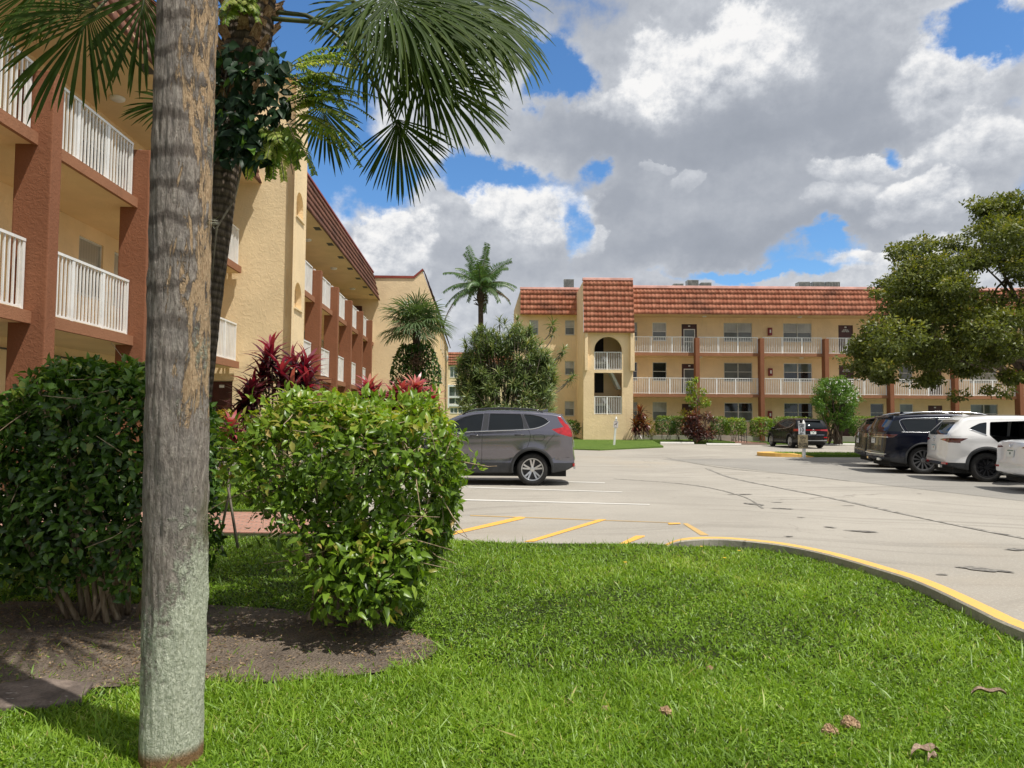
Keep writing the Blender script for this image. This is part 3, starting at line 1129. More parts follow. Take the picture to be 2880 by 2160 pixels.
TH = 11.5
mb = MB()
O = LP(-9.2, 20.46, 0)
wl = 3.95
mb.wall([(0, 0), (wl, 0), (wl, TH), (0, TH)], [[(1.62, 0.32), (2.25, 0.32), (2.25, 2.55), (1.62, 2.55)]], O, LN, UP, -LD, 0.12)
O2 = LP(-5.25, 20.46, 0)
NZ = (1.98, 4.74, 7.47)
ah = [arch(0.30, 1.14, z, z + 0.80) for z in NZ]
mb.wall([(0, 0), (1.54, 0), (1.54, TH), (0, TH)], ah, O2, LD, UP, LN, 0.18)
O3 = LP(-5.25, 22.0, 0)
mb.wall([(0, 0), (wl, 0), (wl, TH), (0, TH)], [], O3, -LN, UP, LD, 0.1)
mb.quad(LP(-9.2, 20.46, TH), LP(-5.25, 20.46, TH), LP(-5.25, 22.0, TH), LP(-9.2, 22.0, TH))
mb.build('stair_tower', M_YELL, LB, recalc=False)
mb = MB()
for z in NZ:
    mb.obox(O2 + LD * 0.20 + UP * (z - 0.3) - LN * 0.22, LD, LN, UP, 1.1, 0.03, 1.4)
mb.build('niche_back', M_YEL, LB, recalc=False)
for z in NZ:
    mb = MB()
    mb.obox(O2 + LD * 0.24 + UP * (z - 0.055) + LN * 0.003, LD, LN, UP, 0.96, 0.05, 0.05)
    mb.build('niche_sill', M_YELL, LB, recalc=False)
door(LB, O + LN * 1.62 + UP * 0.325, LN, -LD, 0.63, 2.2, 'plain')
# thin service pipe under the first deck
mb = MB()
mb.tube([LP(-8.42, 0, 2.70), LP(-8.42, 20.4, 2.70)], 0.018, 6)
mb.build('service_pipe', M_GRILL, LB)

# far end block of the same building: end wall with a mansard in profile
YC = 41.0
cw = lambda px, py: at(px, py, YC)
pk, pe, pl_, pf = cw(1188, 762), cw(1228, 872), cw(1165, 783), cw(1046, 779)
prof = [(-16, 0), (-4.47, 0), (-4.47, pe.z), (pe.x, pe.z), (pk.x, pk.z), (pl_.x, pl_.z), (-16, pf.z)]
mb = MB()
mb.prism([(p[0], p[1]) for p in prof], (0, YC, 0), (1, 0, 0), (0, 0, 1), (0, 1, 0), 0.25)
mb.build('end_wall', M_YELF, LB)
mb = MB()
e = 0.10
mb.prism([(-16, pf.z + 0.003), (pl_.x, pl_.z + 0.003), (pk.x, pk.z + 0.003), (pk.x + 0.10, pk.z + 0.02), (pk.x + 0.02, pk.z + 0.14), (pl_.x - 0.03, pl_.z + 0.14), (-16, pf.z + 0.14)],
         (0, YC - 0.05, 0), (1, 0, 0), (0, 0, 1), (0, 1, 0), 0.35)
mb.build('coping', M_COPER, LB)
# its road side runs away from the viewer
mb = MB()
hol = []
for k in range(5):
    for z in (1.3, 4.05, 6.2):
        hol.append([(6.5 + 2.6 * k, z), (7.4 + 2.6 * k, z), (7.4 + 2.6 * k, z + 1.1), (6.5 + 2.6 * k, z + 1.1)])
OC = Vector((-4.475, YC + 0.25, 0))
mb.wall([(0, 0), (22, 0), (22, 7.8), (0, 7.8)], hol, OC, LD, UP, LN, 0.08)
mb.build('wall', M_YEL, LB, recalc=False)
for h in hol:
    window(LB, OC + LD * h[0][0] + UP * h[0][1], LD, LN, 0.9, 1.1, M_SCREEN, M_BLACKG, depth=0.06)
tp = Vector((pk.x + 0.02, YC, pk.z + 0.1))
bt = Vector((pe.x + 0.10, YC, pe.z - 0.05))
dn = (bt - tp)
tile_roof(LB, tp, LD, 22, dn.normalized(), Vector((-dn.z, 0, dn.x)).normalized(), dn.length, 6, 0.26, M_TILEB)
mb = MB()
mb.quad(Vector((-16, YC + 0.2, pl_.z - 0.3)), Vector((pl_.x, YC + 0.2, pl_.z - 0.3)), Vector((pl_.x - 1.4, YC + 22, pl_.z - 0.3)), Vector((-16, YC + 22, pl_.z - 0.3)))
mb.build('flat_roof', M_CONCL, LB, recalc=False)
# rusty vine stain motif above the far gallery is a door with dark lintel
mb = MB()
mb.obox(LP(-7.4, 40.7, FL[3]), LN, LD, UP, 1.0, 0.05, 2.1)
mb.build('door', M_DOOR, LB, recalc=False)

gl = 'ceiling lamps under the left building'
for (off, t, z, lab) in ((-6.4, 27.1, SOF, 'white oval ceiling lamp nearest the stair tower under the left eave'),
                         (-6.4, 32.3, SOF, 'white ceiling lamp halfway along the left eave beyond the stair tower'),
                         (-6.4, 37.4, SOF, 'white ceiling lamp at the far end of the left eave'),
                         (-7.7, 9.6, FL[3] - 0.17, 'small ceiling lamp under the upper balcony at the left edge'),
                         (-7.7, 15.0, SOF, 'white ceiling lamp under the near left eave beside the palm trunk')):
    ceiling_lamp(LP(off, t, z), lab, gl)

# ------------------------------------------------------------------ the far building
FB = thing('apartment_building', 'yellow three storey apartment block with orange tile mansard and arched stair tower across the lot', 'building', (0, 48, 0))
EX, EN = Vector((1, 0, 0)), Vector((0, -1, 0))


def fadd(o):
    o.parent = FB
    o.matrix_parent_inverse = Matrix.Translation((0, -48, 0))
    return o


class FP:      # parent proxy: children keep world coordinates
    pass


YR = 48.2          # railing plane
YW = 49.7          # recessed wall
YT = 47.0          # tower front
zk = 3.352
q1 = lambda x, y, Y: at(1750 + x / zk, 760 + y / zk, Y)
q2 = lambda x, y, Y: at(2280 + x / 3.687, 760 + y / 3.687, Y)
q0 = lambda x, y, Y: at(1220 + x / zk, 780 + y / zk, Y)
FZ3 = q1(400, 776, YR).z - 0.02
FZ2 = q1(400, 1164, YR).z - 0.02
ST = FZ3 - FZ2
FZ1 = FZ2 - ST
BASEZ = 0.10
XT0, XT1 = q0(1411, 1000, YT).x, q0(1879, 1000, YT).x       # tower sides
XL = q0(815, 1000, 52.1).x                                   # left end of the building
XR = 46.0
colX = [q1(697, 900, YR).x]
dx = (q2(1475, 1100, YR).x - colX[0]) / 4
colX = [colX[0] + dx * i for i in range(7)]
fb_objs = []
_n0 = set(bpy.data.objects)

# main recessed wall
hs, its = [], []
wl = lambda x, k=q1: k(x, 600, YW).x
WINH, WB = 1.28, 1.0
spec = [(wl(60), wl(143), 'w'), (wl(285), wl(418), 'w'), (wl(560), wl(705), 's'), (wl(957), wl(1224), 'ww'), (wl(1518), wl(1786), 'ww'),
        (wl(2038), wl(2177), 'f'), (wl(605, q2), wl(742, q2), 'w'), (wl(908, q2), wl(1047, q2), 'w'), (wl(1200, q2), wl(1348, q2), 'p'), (wl(1638, q2), wl(1918, q2), 'ww'),
        (wl(2165, q2), wl(2300, q2), 'w')]
pat = dx * 5
extra = [(s[0] + pat, s[1] + pat, s[2]) for s in spec[2:8] if s[0] + pat < XR - 2 and s[0] + pat > wl(2300, q2) + 0.4]
XWL = XT1 - 1.0
for (x0, x1, kd) in spec + extra:
    for lv, fz in ((1, FZ1), (2, FZ2), (3, FZ3)):
        if kd in 'sfp':
            v0, v1 = fz + 0.01, fz + 2.18
        else:
            v0, v1 = fz + WB, fz + WB + WINH
        hs.append([(x0 - XWL, v0), (x1 - XWL, v0), (x1 - XWL, v1), (x0 - XWL, v1)])
        its.append((kd, x0, v0, x1 - x0, v1 - v0, lv))
SOFZ = q1(800, 408, 47.7).z
TOPZ = q1(800, 172, 48.1).z
mb = MB()
mb.wall([(0, 0), (XR - XWL, 0), (XR - XWL, SOFZ), (0, SOFZ)], hs, (XWL, YW, 0), EX, UP, EN, 0.1)
FBW = mb.build('wall', M_YELF, None, recalc=False)
dk = {('ww', 1): (M_BLACKG, M_SCREEN), ('ww', 2): (M_SCREEN, M_SCREEN), ('ww', 3): (M_BLIND, M_SCREEN), ('w', 1): (M_BLIND, M_SCREEN), ('w', 2): (M_BLACKG, M_BLACKG), ('w', 3): (M_BLIND, M_SCREEN)}
for i, (kd, x, v, w, h, lv) in enumerate(its):
    P = Vector((x, YW, v))
    if kd in 'sfp':
        st = {'s': 'screen', 'f': 'fan', 'p': 'plain'}[kd]
        if kd == 's' and lv == 1:
            st = 'plain'
        door(None, P, EX, EN, w, h, st)
    else:
        u_, l_ = dk[(kd, lv)]
        if kd == 'ww' and x > 16 and lv == 1:
            u_, l_ = M_BLACKG, M_BLACKG
        if kd == 'ww' and x > 30:
            u_, l_ = (M_BLIND, M_BLIND) if lv > 1 else (M_GREENG, M_GREENG)
        if kd == 'ww' and 16 < x < 30 and lv == 2:
            u_, l_ = M_GREENG, M_BLACKG
        if kd == 'w' and x > 22:
            u_, l_ = [(M_GREENG, M_GREENG), (M_SCREEN, M_SCREEN), (M_BLIND, M_SCREEN)][lv - 1] if x > 27 else (M_BLACKG, M_BLACKG)
        vr = (i * 7 + lv * 3) % 11
        if x > 10 and vr in (2, 7):
            u_ = [M_GREENG, M_SCREEN, M_BLIND2][lv - 1]
        if x > 10 and vr == 5:
            l_ = M_BLACKG
        window(None, P, EX, EN, w, h, u_, l_, kd == 'ww', M_WFRAMEW if (i % 4 == 1) else M_WFRAME)
# decks, edges, base
for fz in (FZ2, FZ3):
    mb = MB()
    mb.box((XT1 - 0.6, YR - 0.05, fz - 0.19), (XR, YW - 0.003, fz))
    mb.build('balcony_floor', M_CEIL, None, recalc=False)
    mb = MB()
    mb.box((XT1 + 0.003, YR - 0.13, fz - 0.20), (XR, YR - 0.053, fz + 0.005))
    mb.build('balcony_edge', M_SLABEDGE, None, recalc=False)
mb = MB()
mb.box((XT1 - 0.6, YR - 0.1, 0), (XR, YW - 0.003, FZ1))
mb.build('base_slab', M_CONC, None, recalc=False)
for c in colX:
    mb = MB()
    mb.box((c - 0.14, YR - 0.42, 0.1), (c + 0.14, YR + 0.12, FZ3 + 1.0))
    mb.build('column', M_BRN, None, bevel=0.015)
xs = [XT1 + 0.02] + colX + [XR]
for a, b in zip(xs[:-1], xs[1:]):
    for fz, ps in ((FZ3, (0.33, 0.66)), (FZ2, (0.3, 0.62))):
        s = a + (0.16 if a in colX else 0)
        e = b - 0.16
        railing(None, (s, YR, fz), EX, e - s, EN, pitch=0.118, posts=ps)
# soffit, mansard, coping
mb = MB()
mb.box((XT1 - 0.6, 47.75, SOFZ), (XR, YW + 8, SOFZ + 0.12))
mb.build('soffit', M_CEIL, None, recalc=False)
drop = TOPZ - SOFZ + 0.06
tp = Vector((XT1 - 0.3, 48.1, TOPZ))
dn = Vector((0, -0.42, -drop)).normalized()
tile_roof(None, tp, EX, XR - XT1 + 0.3, dn, Vector((0, -drop, 0.42)).normalized(), math.hypot(0.42, drop), 5, 0.255)
mb = MB()
mb.box((XT1 - 0.3, 48.0, TOPZ - 0.01), (XR, 48.35, TOPZ + 0.17))
mb.build('coping', M_COPE, None, bevel=0.02)
mb = MB()
mb.box((XT1 - 0.3, 48.36, SOFZ + 0.13), (XR, 62, TOPZ - 0.15))
mb.build('flat_roof', M_CONCL, None, recalc=False)
# left wing: plain wall with windows
YLW = 52.4
lw = lambda x: q0(x, 500, YLW).x
hs, its = [], []
for (x0, x1) in ((lw(900), lw(985)), (lw(1238), lw(1326))):
    for r0_, r1_ in ((1168, 1305), (790, 918), (405, 541)):
        v0, v1 = q0(1280, r1_, YLW).z, q0(1280, r0_, YLW).z
        hs.append([(x0 - XL, v0), (x1 - XL, v0), (x1 - XL, v1), (x0 - XL, v1)])
        its.append((x0, v0, x1 - x0, v1 - v0))
LSOF = q0(1000, 346, 51.9).z
LTOP = q0(1000, 115, 52.3).z
mb = MB()
mb.wall([(0, 0), (XT0 + 0.4 - XL, 0), (XT0 + 0.4 - XL, LSOF), (0, LSOF)], hs, (XL, YLW, 0), EX, UP, EN, 0.1)
mb.build('wall', M_YELF, None, recalc=False)
for (x, v, w, h) in its:
    window(None, (x, YLW, v), EX, EN, w, h, M_BLIND, M_SCREEN)
drop = LTOP - LSOF + 0.05
tp = Vector((XL - 0.02, 52.25, LTOP))
tile_roof(None, tp, EX, XT0 - XL + 0.3, Vector((0, -0.38, -drop)).normalized(), Vector((0, -drop, 0.38)).normalized(), math.hypot(0.38, drop), 5, 0.255)
mb = MB()
mb.box((XL - 0.02, 51.95, LSOF), (XT0 + 0.2, YLW + 3, LSOF + 0.12))
mb.build('soffit', M_CEIL, None, recalc=False)
mb = MB()
mb.box((XL - 0.06, 52.18, LTOP - 0.01), (XT0 + 0.2, 52.5, LTOP + 0.16))
mb.build('coping', M_COPE, None, bevel=0.02)
mb = MB()
mb.prism([(XL - 0.50, 0), (XL - 0.003, 0), (XL - 0.003, LTOP + 0.05), (XL - 0.50, LSOF + 0.3)], (0, 52.45, 0), EX, UP, (0, 1, 0), 9)
mb.build('side_wall', M_YELF, None)
mb = MB()
mb.box((XL, 52.55, LSOF + 0.13), (XT0 + 0.2, 61, LTOP - 0.15))
mb.build('flat_roof', M_CONCL, None, recalc=False)
# stair tower
TSOF = q0(1640, 514, 46.75).z
TTOP = q0(1640, 28, 47.3).z
ax0, ax1 = q0(1512, 700, YT).x, q0(1775, 700, YT).x
az0, az1 = q0(1640, 872, YT).z, q0(1640, 560, YT).z
bz0, bz1 = q0(1640, 1292, YT).z, q0(1640, 900, YT).z
mb = MB()
mb.wall([(0, 0), (XT1 - XT0, 0), (XT1 - XT0, TSOF), (0, TSOF)],
        [arch(ax0 - XT0, ax1 - XT0, az0, az1, 16), [(ax0 - XT0, bz0), (ax1 - XT0, bz0), (ax1 - XT0, bz1), (ax0 - XT0, bz1)]], (XT0, YT, 0), EX, UP, EN, 0.22)
TB = 54.5
mb.wall([(0, 0), (TB - YT, 0), (TB - YT, TTOP - 0.05), (0.42, TTOP - 0.05), (0.0, TSOF)], [], (XT0, YT, 0), (0, 1, 0), UP, (-1, 0, 0), 0.1)
mb.wall([(0, 0), (TB - YT, 0), (TB - YT, TTOP - 0.05), (0.42, TTOP - 0.05), (0.0, TSOF)], [], (XT1, YT, 0), (0, 1, 0), UP, (1, 0, 0), 0.1)
mb.build('stair_tower', M_YELF, None, recalc=False)
for x0, x1 in ((q0(1418, 700, YT).x + 0.02, q0(1449, 700, YT).x), (q0(1848, 700, YT).x, q0(1886, 700, YT).x)):
    mb = MB()
    z0 = q0(1640, 880, YT - 0.2).z
    mb.prism([(0.0, z0 + 0.1), (0.12, z0), (0.30, z0), (0.30, TSOF - 0.003), (0.0, TSOF - 0.003)], (x0, YT - 0.003, 0), (0, -1, 0), UP, (1, 0, 0), x1 - x0)
    mb.build('pilaster', M_YELF, None, bevel=0.01)
mb = MB()
mb.box((XT0 + 0.1, YT - 0.28, TSOF), (XT1 + 0.04, YT + 3, TSOF + 0.1))
mb.build('soffit', M_CEIL, None, recalc=False)
drop = TTOP - TSOF + 0.06
tile_roof(None, (XT0 - 0.02, YT + 0.28, TTOP), EX, XT1 - XT0 + 0.06, Vector((0, -0.62, -drop)).normalized(), Vector((0, -drop, 0.62)).normalized(), math.hypot(0.62, drop), 10, 0.255)
mb = MB()
mb.box((XT0 - 0.05, YT + 0.2, TTOP - 0.01), (XT1 + 0.05, YT + 0.55, TTOP + 0.16))
mb.build('coping', M_COPE, None, bevel=0.02)
mb = MB()
mb.box((XT0 + 0.02, YT + 0.56, TTOP - 0.3), (XT1 - 0.02, TB, TTOP - 0.06))
mb.build('flat_roof', M_CONCL, None, recalc=False)
railing(None, (ax0 + 0.01, YT + 0.08, az0), EX, ax1 - ax0 - 0.02, EN, h=q0(1640, 702, YT).z - az0 - 0.03, posts=(0.48,), base=0.03)
railing(None, (ax0 + 0.01, YT + 0.08, bz0), EX, ax1 - ax0 - 0.02, EN, h=q0(1640, 1122, YT).z - bz0 - 0.03, posts=(0.48,), base=0.03)
# inside of the tower: back wall, landings and a flight of stairs
mb = MB()
mb.box((XT0 + 0.02, YT + 2.6, 0), (XT1 - 0.02, YT + 2.7, TSOF))
mb.build('stairwell_wall', M_YELF, None, recalc=False)
mb = MB()
for z in (FZ2 - 0.7, FZ3 - 0.7):
    mb.box((XT0 + 0.02, YT + 0.23, z - 0.15), (ax0 + 0.9, YT + 2.59, z))
mb.build('landing', M_CONC, None, recalc=False)
mb = MB()
for z in (FZ1, FZ2):
    s0 = Vector((ax1 - 0.1, YT + 1.0, z))
    poly = [(0, 0.3), (-1.1, ST - 0.3), (-0.9, ST - 0.3), (0.2, 0.3)]
    mb.prism(poly, s0, EX, UP, (0, 1, 0), 1.1)
mb.build('staircase', M_WHITE, None, recalc=False)
mb = MB()
for z in (FZ2 + 0.1, FZ3 + 0.1, FZ1 + 0.1):
    mb.box((ax0 + 0.35, YT + 2.55, z), (ax0 + 0.95, YT + 2.597, z + 1.9))
mb.build('doorway', M_DARK, None, recalc=False)
for o in [o for o in bpy.data.objects if o not in _n0 and o.parent is None]:
    fadd(o)

# things on and around the far building
gx = 'red extinguisher cabinets on the far building wall'
for x, y0, lab in ((1387, 545, 'red extinguisher cabinet on the top gallery wall'), (1392, 926, 'red extinguisher cabinet on the middle gallery wall'),
                   (1387, 1328, 'red extinguisher cabinet by the ground floor windows')):
    a, b = q1(x - 17, y0 + 70, YW), q1(x + 17, y0, YW)
    t = thing('extinguisher_cabinet', lab, 'extinguisher cabinet', ((a.x + b.x) / 2, YW - 0.004, a.z), 0, gx)
    mb = MB()
    w, h = b.x - a.x, b.z - a.z
    mb.box((-w / 2, -0.2, 0), (w / 2, 0, h))
    mb.build('case', M_REDBOX, t, bevel=0.012)
    mb = MB()
    mb.box((-w * 0.2, -0.208, h * 0.3), (w * 0.2, -0.201, h * 0.72))
    mb.build('label_panel', M_WHITE, t, recalc=False)
gl = 'ceiling lamps on the far building galleries'
for (P, lab) in ((q1(775, 428, 48.9), 'ceiling lamp under the far roof above the double window'), (q1(1672, 434, 48.9), 'ceiling lamp under the far roof above the second double window'),
                 (q1(735, 818, 48.9), 'ceiling lamp by the first brown pillar, middle gallery'), (q1(1690, 832, 48.9), 'ceiling lamp under the top gallery right of the second pillar'),
                 (q2(950, 1335, 48.9), 'ceiling lamp above the ground floor window behind the navy car')):
    z = SOFZ if P.z > FZ3 + 1 else (FZ3 - 0.19 if P.z > FZ2 + 1 else FZ2 - 0.19)
    ceiling_lamp((P.x, 48.9, z), lab, gl)

# rooftop air conditioners
ga = 'air conditioners on the far roof'
acs = [(1586, 1613, 789, 'grey air conditioner on the roof just left of the arched tower'), (1893, 1919, 801, 'low tan air conditioner leftmost on the main far roof'),
       (1931, 1961, 791, 'tall dark air conditioner in the left trio on the far roof'), (1969, 1997, 798, 'air conditioner rightmost in the left trio on the far roof'),
       (2242, 2272, 796, 'air conditioner leftmost in the right trio on the far roof'), (2281, 2312, 796, 'air conditioner middle in the right trio on the far roof'),
       (2318, 2356, 796, 'dark louvred air conditioner rightmost in the right trio on the far roof')]
for i, (a, b, y, lab) in enumerate(acs):
    YA = 55.0
    A, B = at(a, y, YA), at(b, y, YA)
    w = B.x - A.x
    zr_ = (LTOP if i == 0 else TOPZ) - 0.15
    h = A.z - zr_
    t = thing('air_conditioner', lab, 'air conditioner', ((A.x + B.x) / 2, YA, zr_), 0, ga)
    mb = MB()
    mb.box((-w / 2, -0.4, 0), (w / 2, 0.4, h))
    mb.box((-w / 2 - 0.02, -0.42, h), (w / 2 + 0.02, 0.42, h + 0.03))
    mb.build('casing', M_GALV, t, bevel=0.02)
    mb = MB()
    for k in range(9):
        x = -w / 2 + w * (k + 0.5) / 9
        mb.box((x - w * 0.032, -0.412, 0.08), (x + w * 0.032, -0.401, h - 0.06))
    mb.build('louvre', M_GRILL, t, recalc=False)

# ------------------------------------------------------------------ distant block behind the shrubs
DB = thing('apartment_building', 'distant cream apartment block with white enclosed balconies and red tiles seen between the trees', 'building', (-4, 92, 0))
_n0 = set(bpy.data.objects)
YD = 92
qd = lambda x, y: at(1040 + x / 3.687, 880 + y / 3.687, YD)
xa, xb, zt, zs = qd(800, 405).x, qd(1640, 405).x, qd(800, 405).z, qd(800, 545).z
dw = []
bands = [(555, 668, 830, 910), (765, 865, 820, 950), (765, 865, 968, 1100), (882, 946, 820, 950), (882, 946, 968, 1100), (985, 1040, 832, 910), (985, 1040, 1012, 1090), (985, 1040, 915, 1005)]
hs = []
for (y0, y1, x0, x1) in bands:
    a, b = qd(x0, y1), qd(x1, y0)
    hs.append([(a.x, a.z), (b.x, a.z), (b.x, b.z), (a.x, b.z)])
mb = MB()
mb.wall([(xa, 0), (xb, 0), (xb, zs), (xa, zs)], hs, (0, YD, 0), EX, UP, EN, 0.15)
mb.build('wall', M_YELF, None, recalc=False)
for h in hs:
    window(None, (h[0][0], YD, h[0][1]), EX, EN, h[1][0] - h[0][0], h[2][1] - h[1][1], M_SCREEN, M_GREENG, True, M_WFRAMEW, split=0.98)
mb = MB()
for y in (755, 872, 960):
    a = qd(805, y)
    mb.box((a.x, YD - 0.12, a.z - 0.12), (qd(1110, y).x, YD - 0.003, a.z + 0.12))
for x in (818, 958, 1102):
    a = qd(x, 765)
    mb.box((a.x - 0.1, YD - 0.13, qd(x, 985).z), (a.x + 0.1, YD - 0.121, a.z))
mb.build('balcony_frame', M_WFRAMEW, None, recalc=False)
tile_roof(None, (xa, YD + 0.3, zt), EX, xb - xa, Vector((0, -0.4, zs - zt)).normalized(), Vector((0, -(zt - zs), 0.4)).normalized(), math.hypot(0.4, zt - zs), 5, 0.28)
mb = MB()
mb.box((xa - 6, YD + 1.2, 0), (xa - 0.01, YD + 9, zs))
mb.box((xa, YD + 0.3, zs), (xb, YD + 9, zt - 0.1))
mb.build('rear_block', M_YELF, None, recalc=False)
for o in [o for o in bpy.data.objects if o not in _n0 and o.parent is None]:
    o.parent = DB
    o.matrix_parent_inverse = Matrix.Translation((4, -92, 0))
# white downpipe with a hopper on the corner of the left building
YP = 60
a, b = at(1249, 1012, YP), at(1249, 1150, YP)
mb = MB()
mb.tube([(a.x, YP, 0.05), (a.x, YP, a.z - 0.5)], 0.11, 10)
mb.lathe([(0.11, a.z - 0.5), (0.34, a.z - 0.05), (0.36, a.z + 0.35), (0.0, a.z + 0.35)], 10, Matrix.Translation((a.x, YP, 0)))
o = mb.build('downpipe', M_WHITE)
tag(o, 'white rainwater downpipe with a wide hopper beside the distant block', 'downpipe')

# ------------------------------------------------------------------ foliage tools
def leaf_mat(name, stops, trans=0.30, rough=0.42, spec=0.45, tcol=None):
    m, g, b = new_mat(name)
    rn = g.attr('rnd')
    p = g.pos()
    c = g.ramp(rn, stops)
    n = g.noise(p, 3.0, 3)
    c = g.mix(g.m('MULTIPLY', g.ss(n, 0.35, 0.7), 0.35), c, g.mix(1.0, c, (0.6, 0.62, 0.5), 'MULTIPLY'))
    set_b(g, b, color=c, rough=rough, spec=spec)
    if trans:
        tr = g.add('ShaderNodeBsdfTranslucent')
        g.put(tr.inputs['Color'], g.mix(1.0, c, tcol or (1.7, 1.75, 0.6), 'MULTIPLY'))
        mx = g.add('ShaderNodeMixShader')
        mx.inputs[0].default_value = trans
        g.l.new(b.outputs[0], mx.inputs[1])
        g.l.new(tr.outputs[0], mx.inputs[2])
        out = m.node_tree.nodes['Material Output']
        g.l.new(mx.outputs[0], out.inputs['Surface'])
    return m


def ramp3(a, b, c):
    return [(0.0, a), (0.5, b), (1.0, c)]


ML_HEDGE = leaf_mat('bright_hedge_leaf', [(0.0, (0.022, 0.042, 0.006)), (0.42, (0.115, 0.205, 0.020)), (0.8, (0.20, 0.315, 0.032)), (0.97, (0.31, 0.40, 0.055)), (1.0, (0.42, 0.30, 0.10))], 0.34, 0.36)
ML_HEDGED = leaf_mat('deep_hedge_leaf', [(0.0, (0.020, 0.045, 0.008)), (0.45, (0.055, 0.120, 0.018)), (0.88, (0.135, 0.25, 0.035)), (1.0, (0.24, 0.28, 0.06))], 0.28, 0.35)
ML_FIG = leaf_mat('dark_fig_leaf', [(0.0, (0.010, 0.030, 0.012)), (0.8, (0.022, 0.055, 0.020)), (1.0, (0.10, 0.20, 0.02))], 0.15, 0.5, 0.25)
ML_FERN = leaf_mat('fern_leaf', [(0.0, (0.055, 0.115, 0.014)), (0.5, (0.13, 0.22, 0.024)), (0.9, (0.30, 0.38, 0.06)), (1.0, (0.45, 0.48, 0.14))], 0.42, 0.5, 0.3)
ML_PALM = leaf_mat('palm_leaf', [(0.0, (0.026, 0.050, 0.010)), (0.6, (0.052, 0.090, 0.016)), (0.93, (0.105, 0.145, 0.026)), (1.0, (0.24, 0.15, 0.05))], 0.34, 0.6, 0.15)
ML_PALMG = leaf_mat('greygreen_palm_leaf', [(0.0, (0.055, 0.095, 0.04)), (0.6, (0.105, 0.165, 0.07)), (1.0, (0.20, 0.26, 0.12))], 0.22, 0.4)
ML_QUEEN = leaf_mat('feather_palm_leaf', [(0.0, (0.04, 0.085, 0.025)), (0.6, (0.085, 0.16, 0.05)), (1.0, (0.20, 0.24, 0.09))], 0.25, 0.4)
ML_DEAD = leaf_mat('dead_frond', [(0.0, (0.10, 0.06, 0.04)), (1.0, (0.22, 0.14, 0.09))], 0.1, 0.8)
ML_TI = leaf_mat('maroon_ti_leaf', [(0.0, (0.030, 0.010, 0.012)), (0.4, (0.075, 0.014, 0.022)), (0.62, (0.26, 0.022, 0.055)), (0.82, (0.42, 0.09, 0.09)), (1.0, (0.50, 0.27, 0.16))], 0.28, 0.35, tcol=(1.6, 0.7, 0.7))
ML_DRAC = leaf_mat('dracaena_leaf', [(0.0, (0.045, 0.075, 0.018)), (0.6, (0.105, 0.155, 0.042)), (0.9, (0.20, 0.25, 0.08)), (1.0, (0.34, 0.33, 0.13))], 0.2, 0.4)
ML_TREE = leaf_mat('olive_tree_leaf', [(0.0, (0.050, 0.068, 0.012)), (0.5, (0.115, 0.140, 0.022)), (0.85, (0.215, 0.225, 0.034)), (1.0, (0.31, 0.24, 0.045))], 0.28, 0.5)
ML_BUSH = leaf_mat('fresh_bush_leaf', [(0.0, (0.05, 0.11, 0.015)), (0.6, (0.10, 0.21, 0.025)), (1.0, (0.19, 0.30, 0.05))], 0.28, 0.4)
ML_YOUNG = leaf_mat('yellowgreen_leaf', [(0.0, (0.10, 0.18, 0.015)), (0.6, (0.20, 0.29, 0.02)), (1.0, (0.35, 0.38, 0.04))], 0.3, 0.4)
ML_CROT = leaf_mat('dark_croton_leaf', [(0.0, (0.025, 0.014, 0.012)), (0.5, (0.07, 0.022, 0.018)), (0.8, (0.20, 0.05, 0.03)), (1.0, (0.34, 0.16, 0.03))], 0.2, 0.35, tcol=(1.5, 0.9, 0.6))
ML_CROTY = leaf_mat('orange_croton_leaf', [(0.0, (0.14, 0.17, 0.02)), (0.6, (0.34, 0.30, 0.03)), (1.0, (0.46, 0.20, 0.03))], 0.25, 0.35)
ML_FLOWER = leaf_mat('white_flower', [(0.0, (0.72, 0.72, 0.66)), (1.0, (0.85, 0.84, 0.78))], 0.2, 0.6, tcol=(1, 1, 1))
ML_GRASS = leaf_mat('grass_blade', [(0.0, (0.080, 0.145, 0.012)), (0.4, (0.168, 0.295, 0.024)), (0.8, (0.268, 0.410, 0.040)), (0.96, (0.38, 0.47, 0.085)), (1.0, (0.48, 0.40, 0.17))], 0.32, 0.42, 0.35)
ML_LITTER = leaf_mat('dry_litter', [(0.0, (0.10, 0.065, 0.04)), (0.6, (0.25, 0.165, 0.09)), (1.0, (0.42, 0.30, 0.18))], 0.1, 0.8)


def wood(name, a, b_, ring=0.0, vs=(30, 30, 5)):
    m, g, b = new_mat(name)
    p = g.obj()
    n = g.noise(g.vm('MULTIPLY', p, vs), 1.0, 5, 0.65)
    c = g.mix(g.ss(n, 0.35, 0.7), a, b_)
    h = n
    if ring:
        x, y, z = g.sep(p)
        wz = g.m('ADD', g.m('MULTIPLY', z, ring), g.m('MULTIPLY', g.noise(p, 6, 3), 2.5))
        s = g.m('SINE', wz)
        c = g.mix(g.m('MULTIPLY', g.ss(s, 0.2, 0.9), 0.6), c, tuple(q * 0.4 for q in a))
        h = g.m('ADD', n, g.m('MULTIPLY', s, -0.35))
    set_b(g, b, color=c, rough=0.92, spec=0.15, normal=g.bump(h, 0.9, 0.02))
    return m


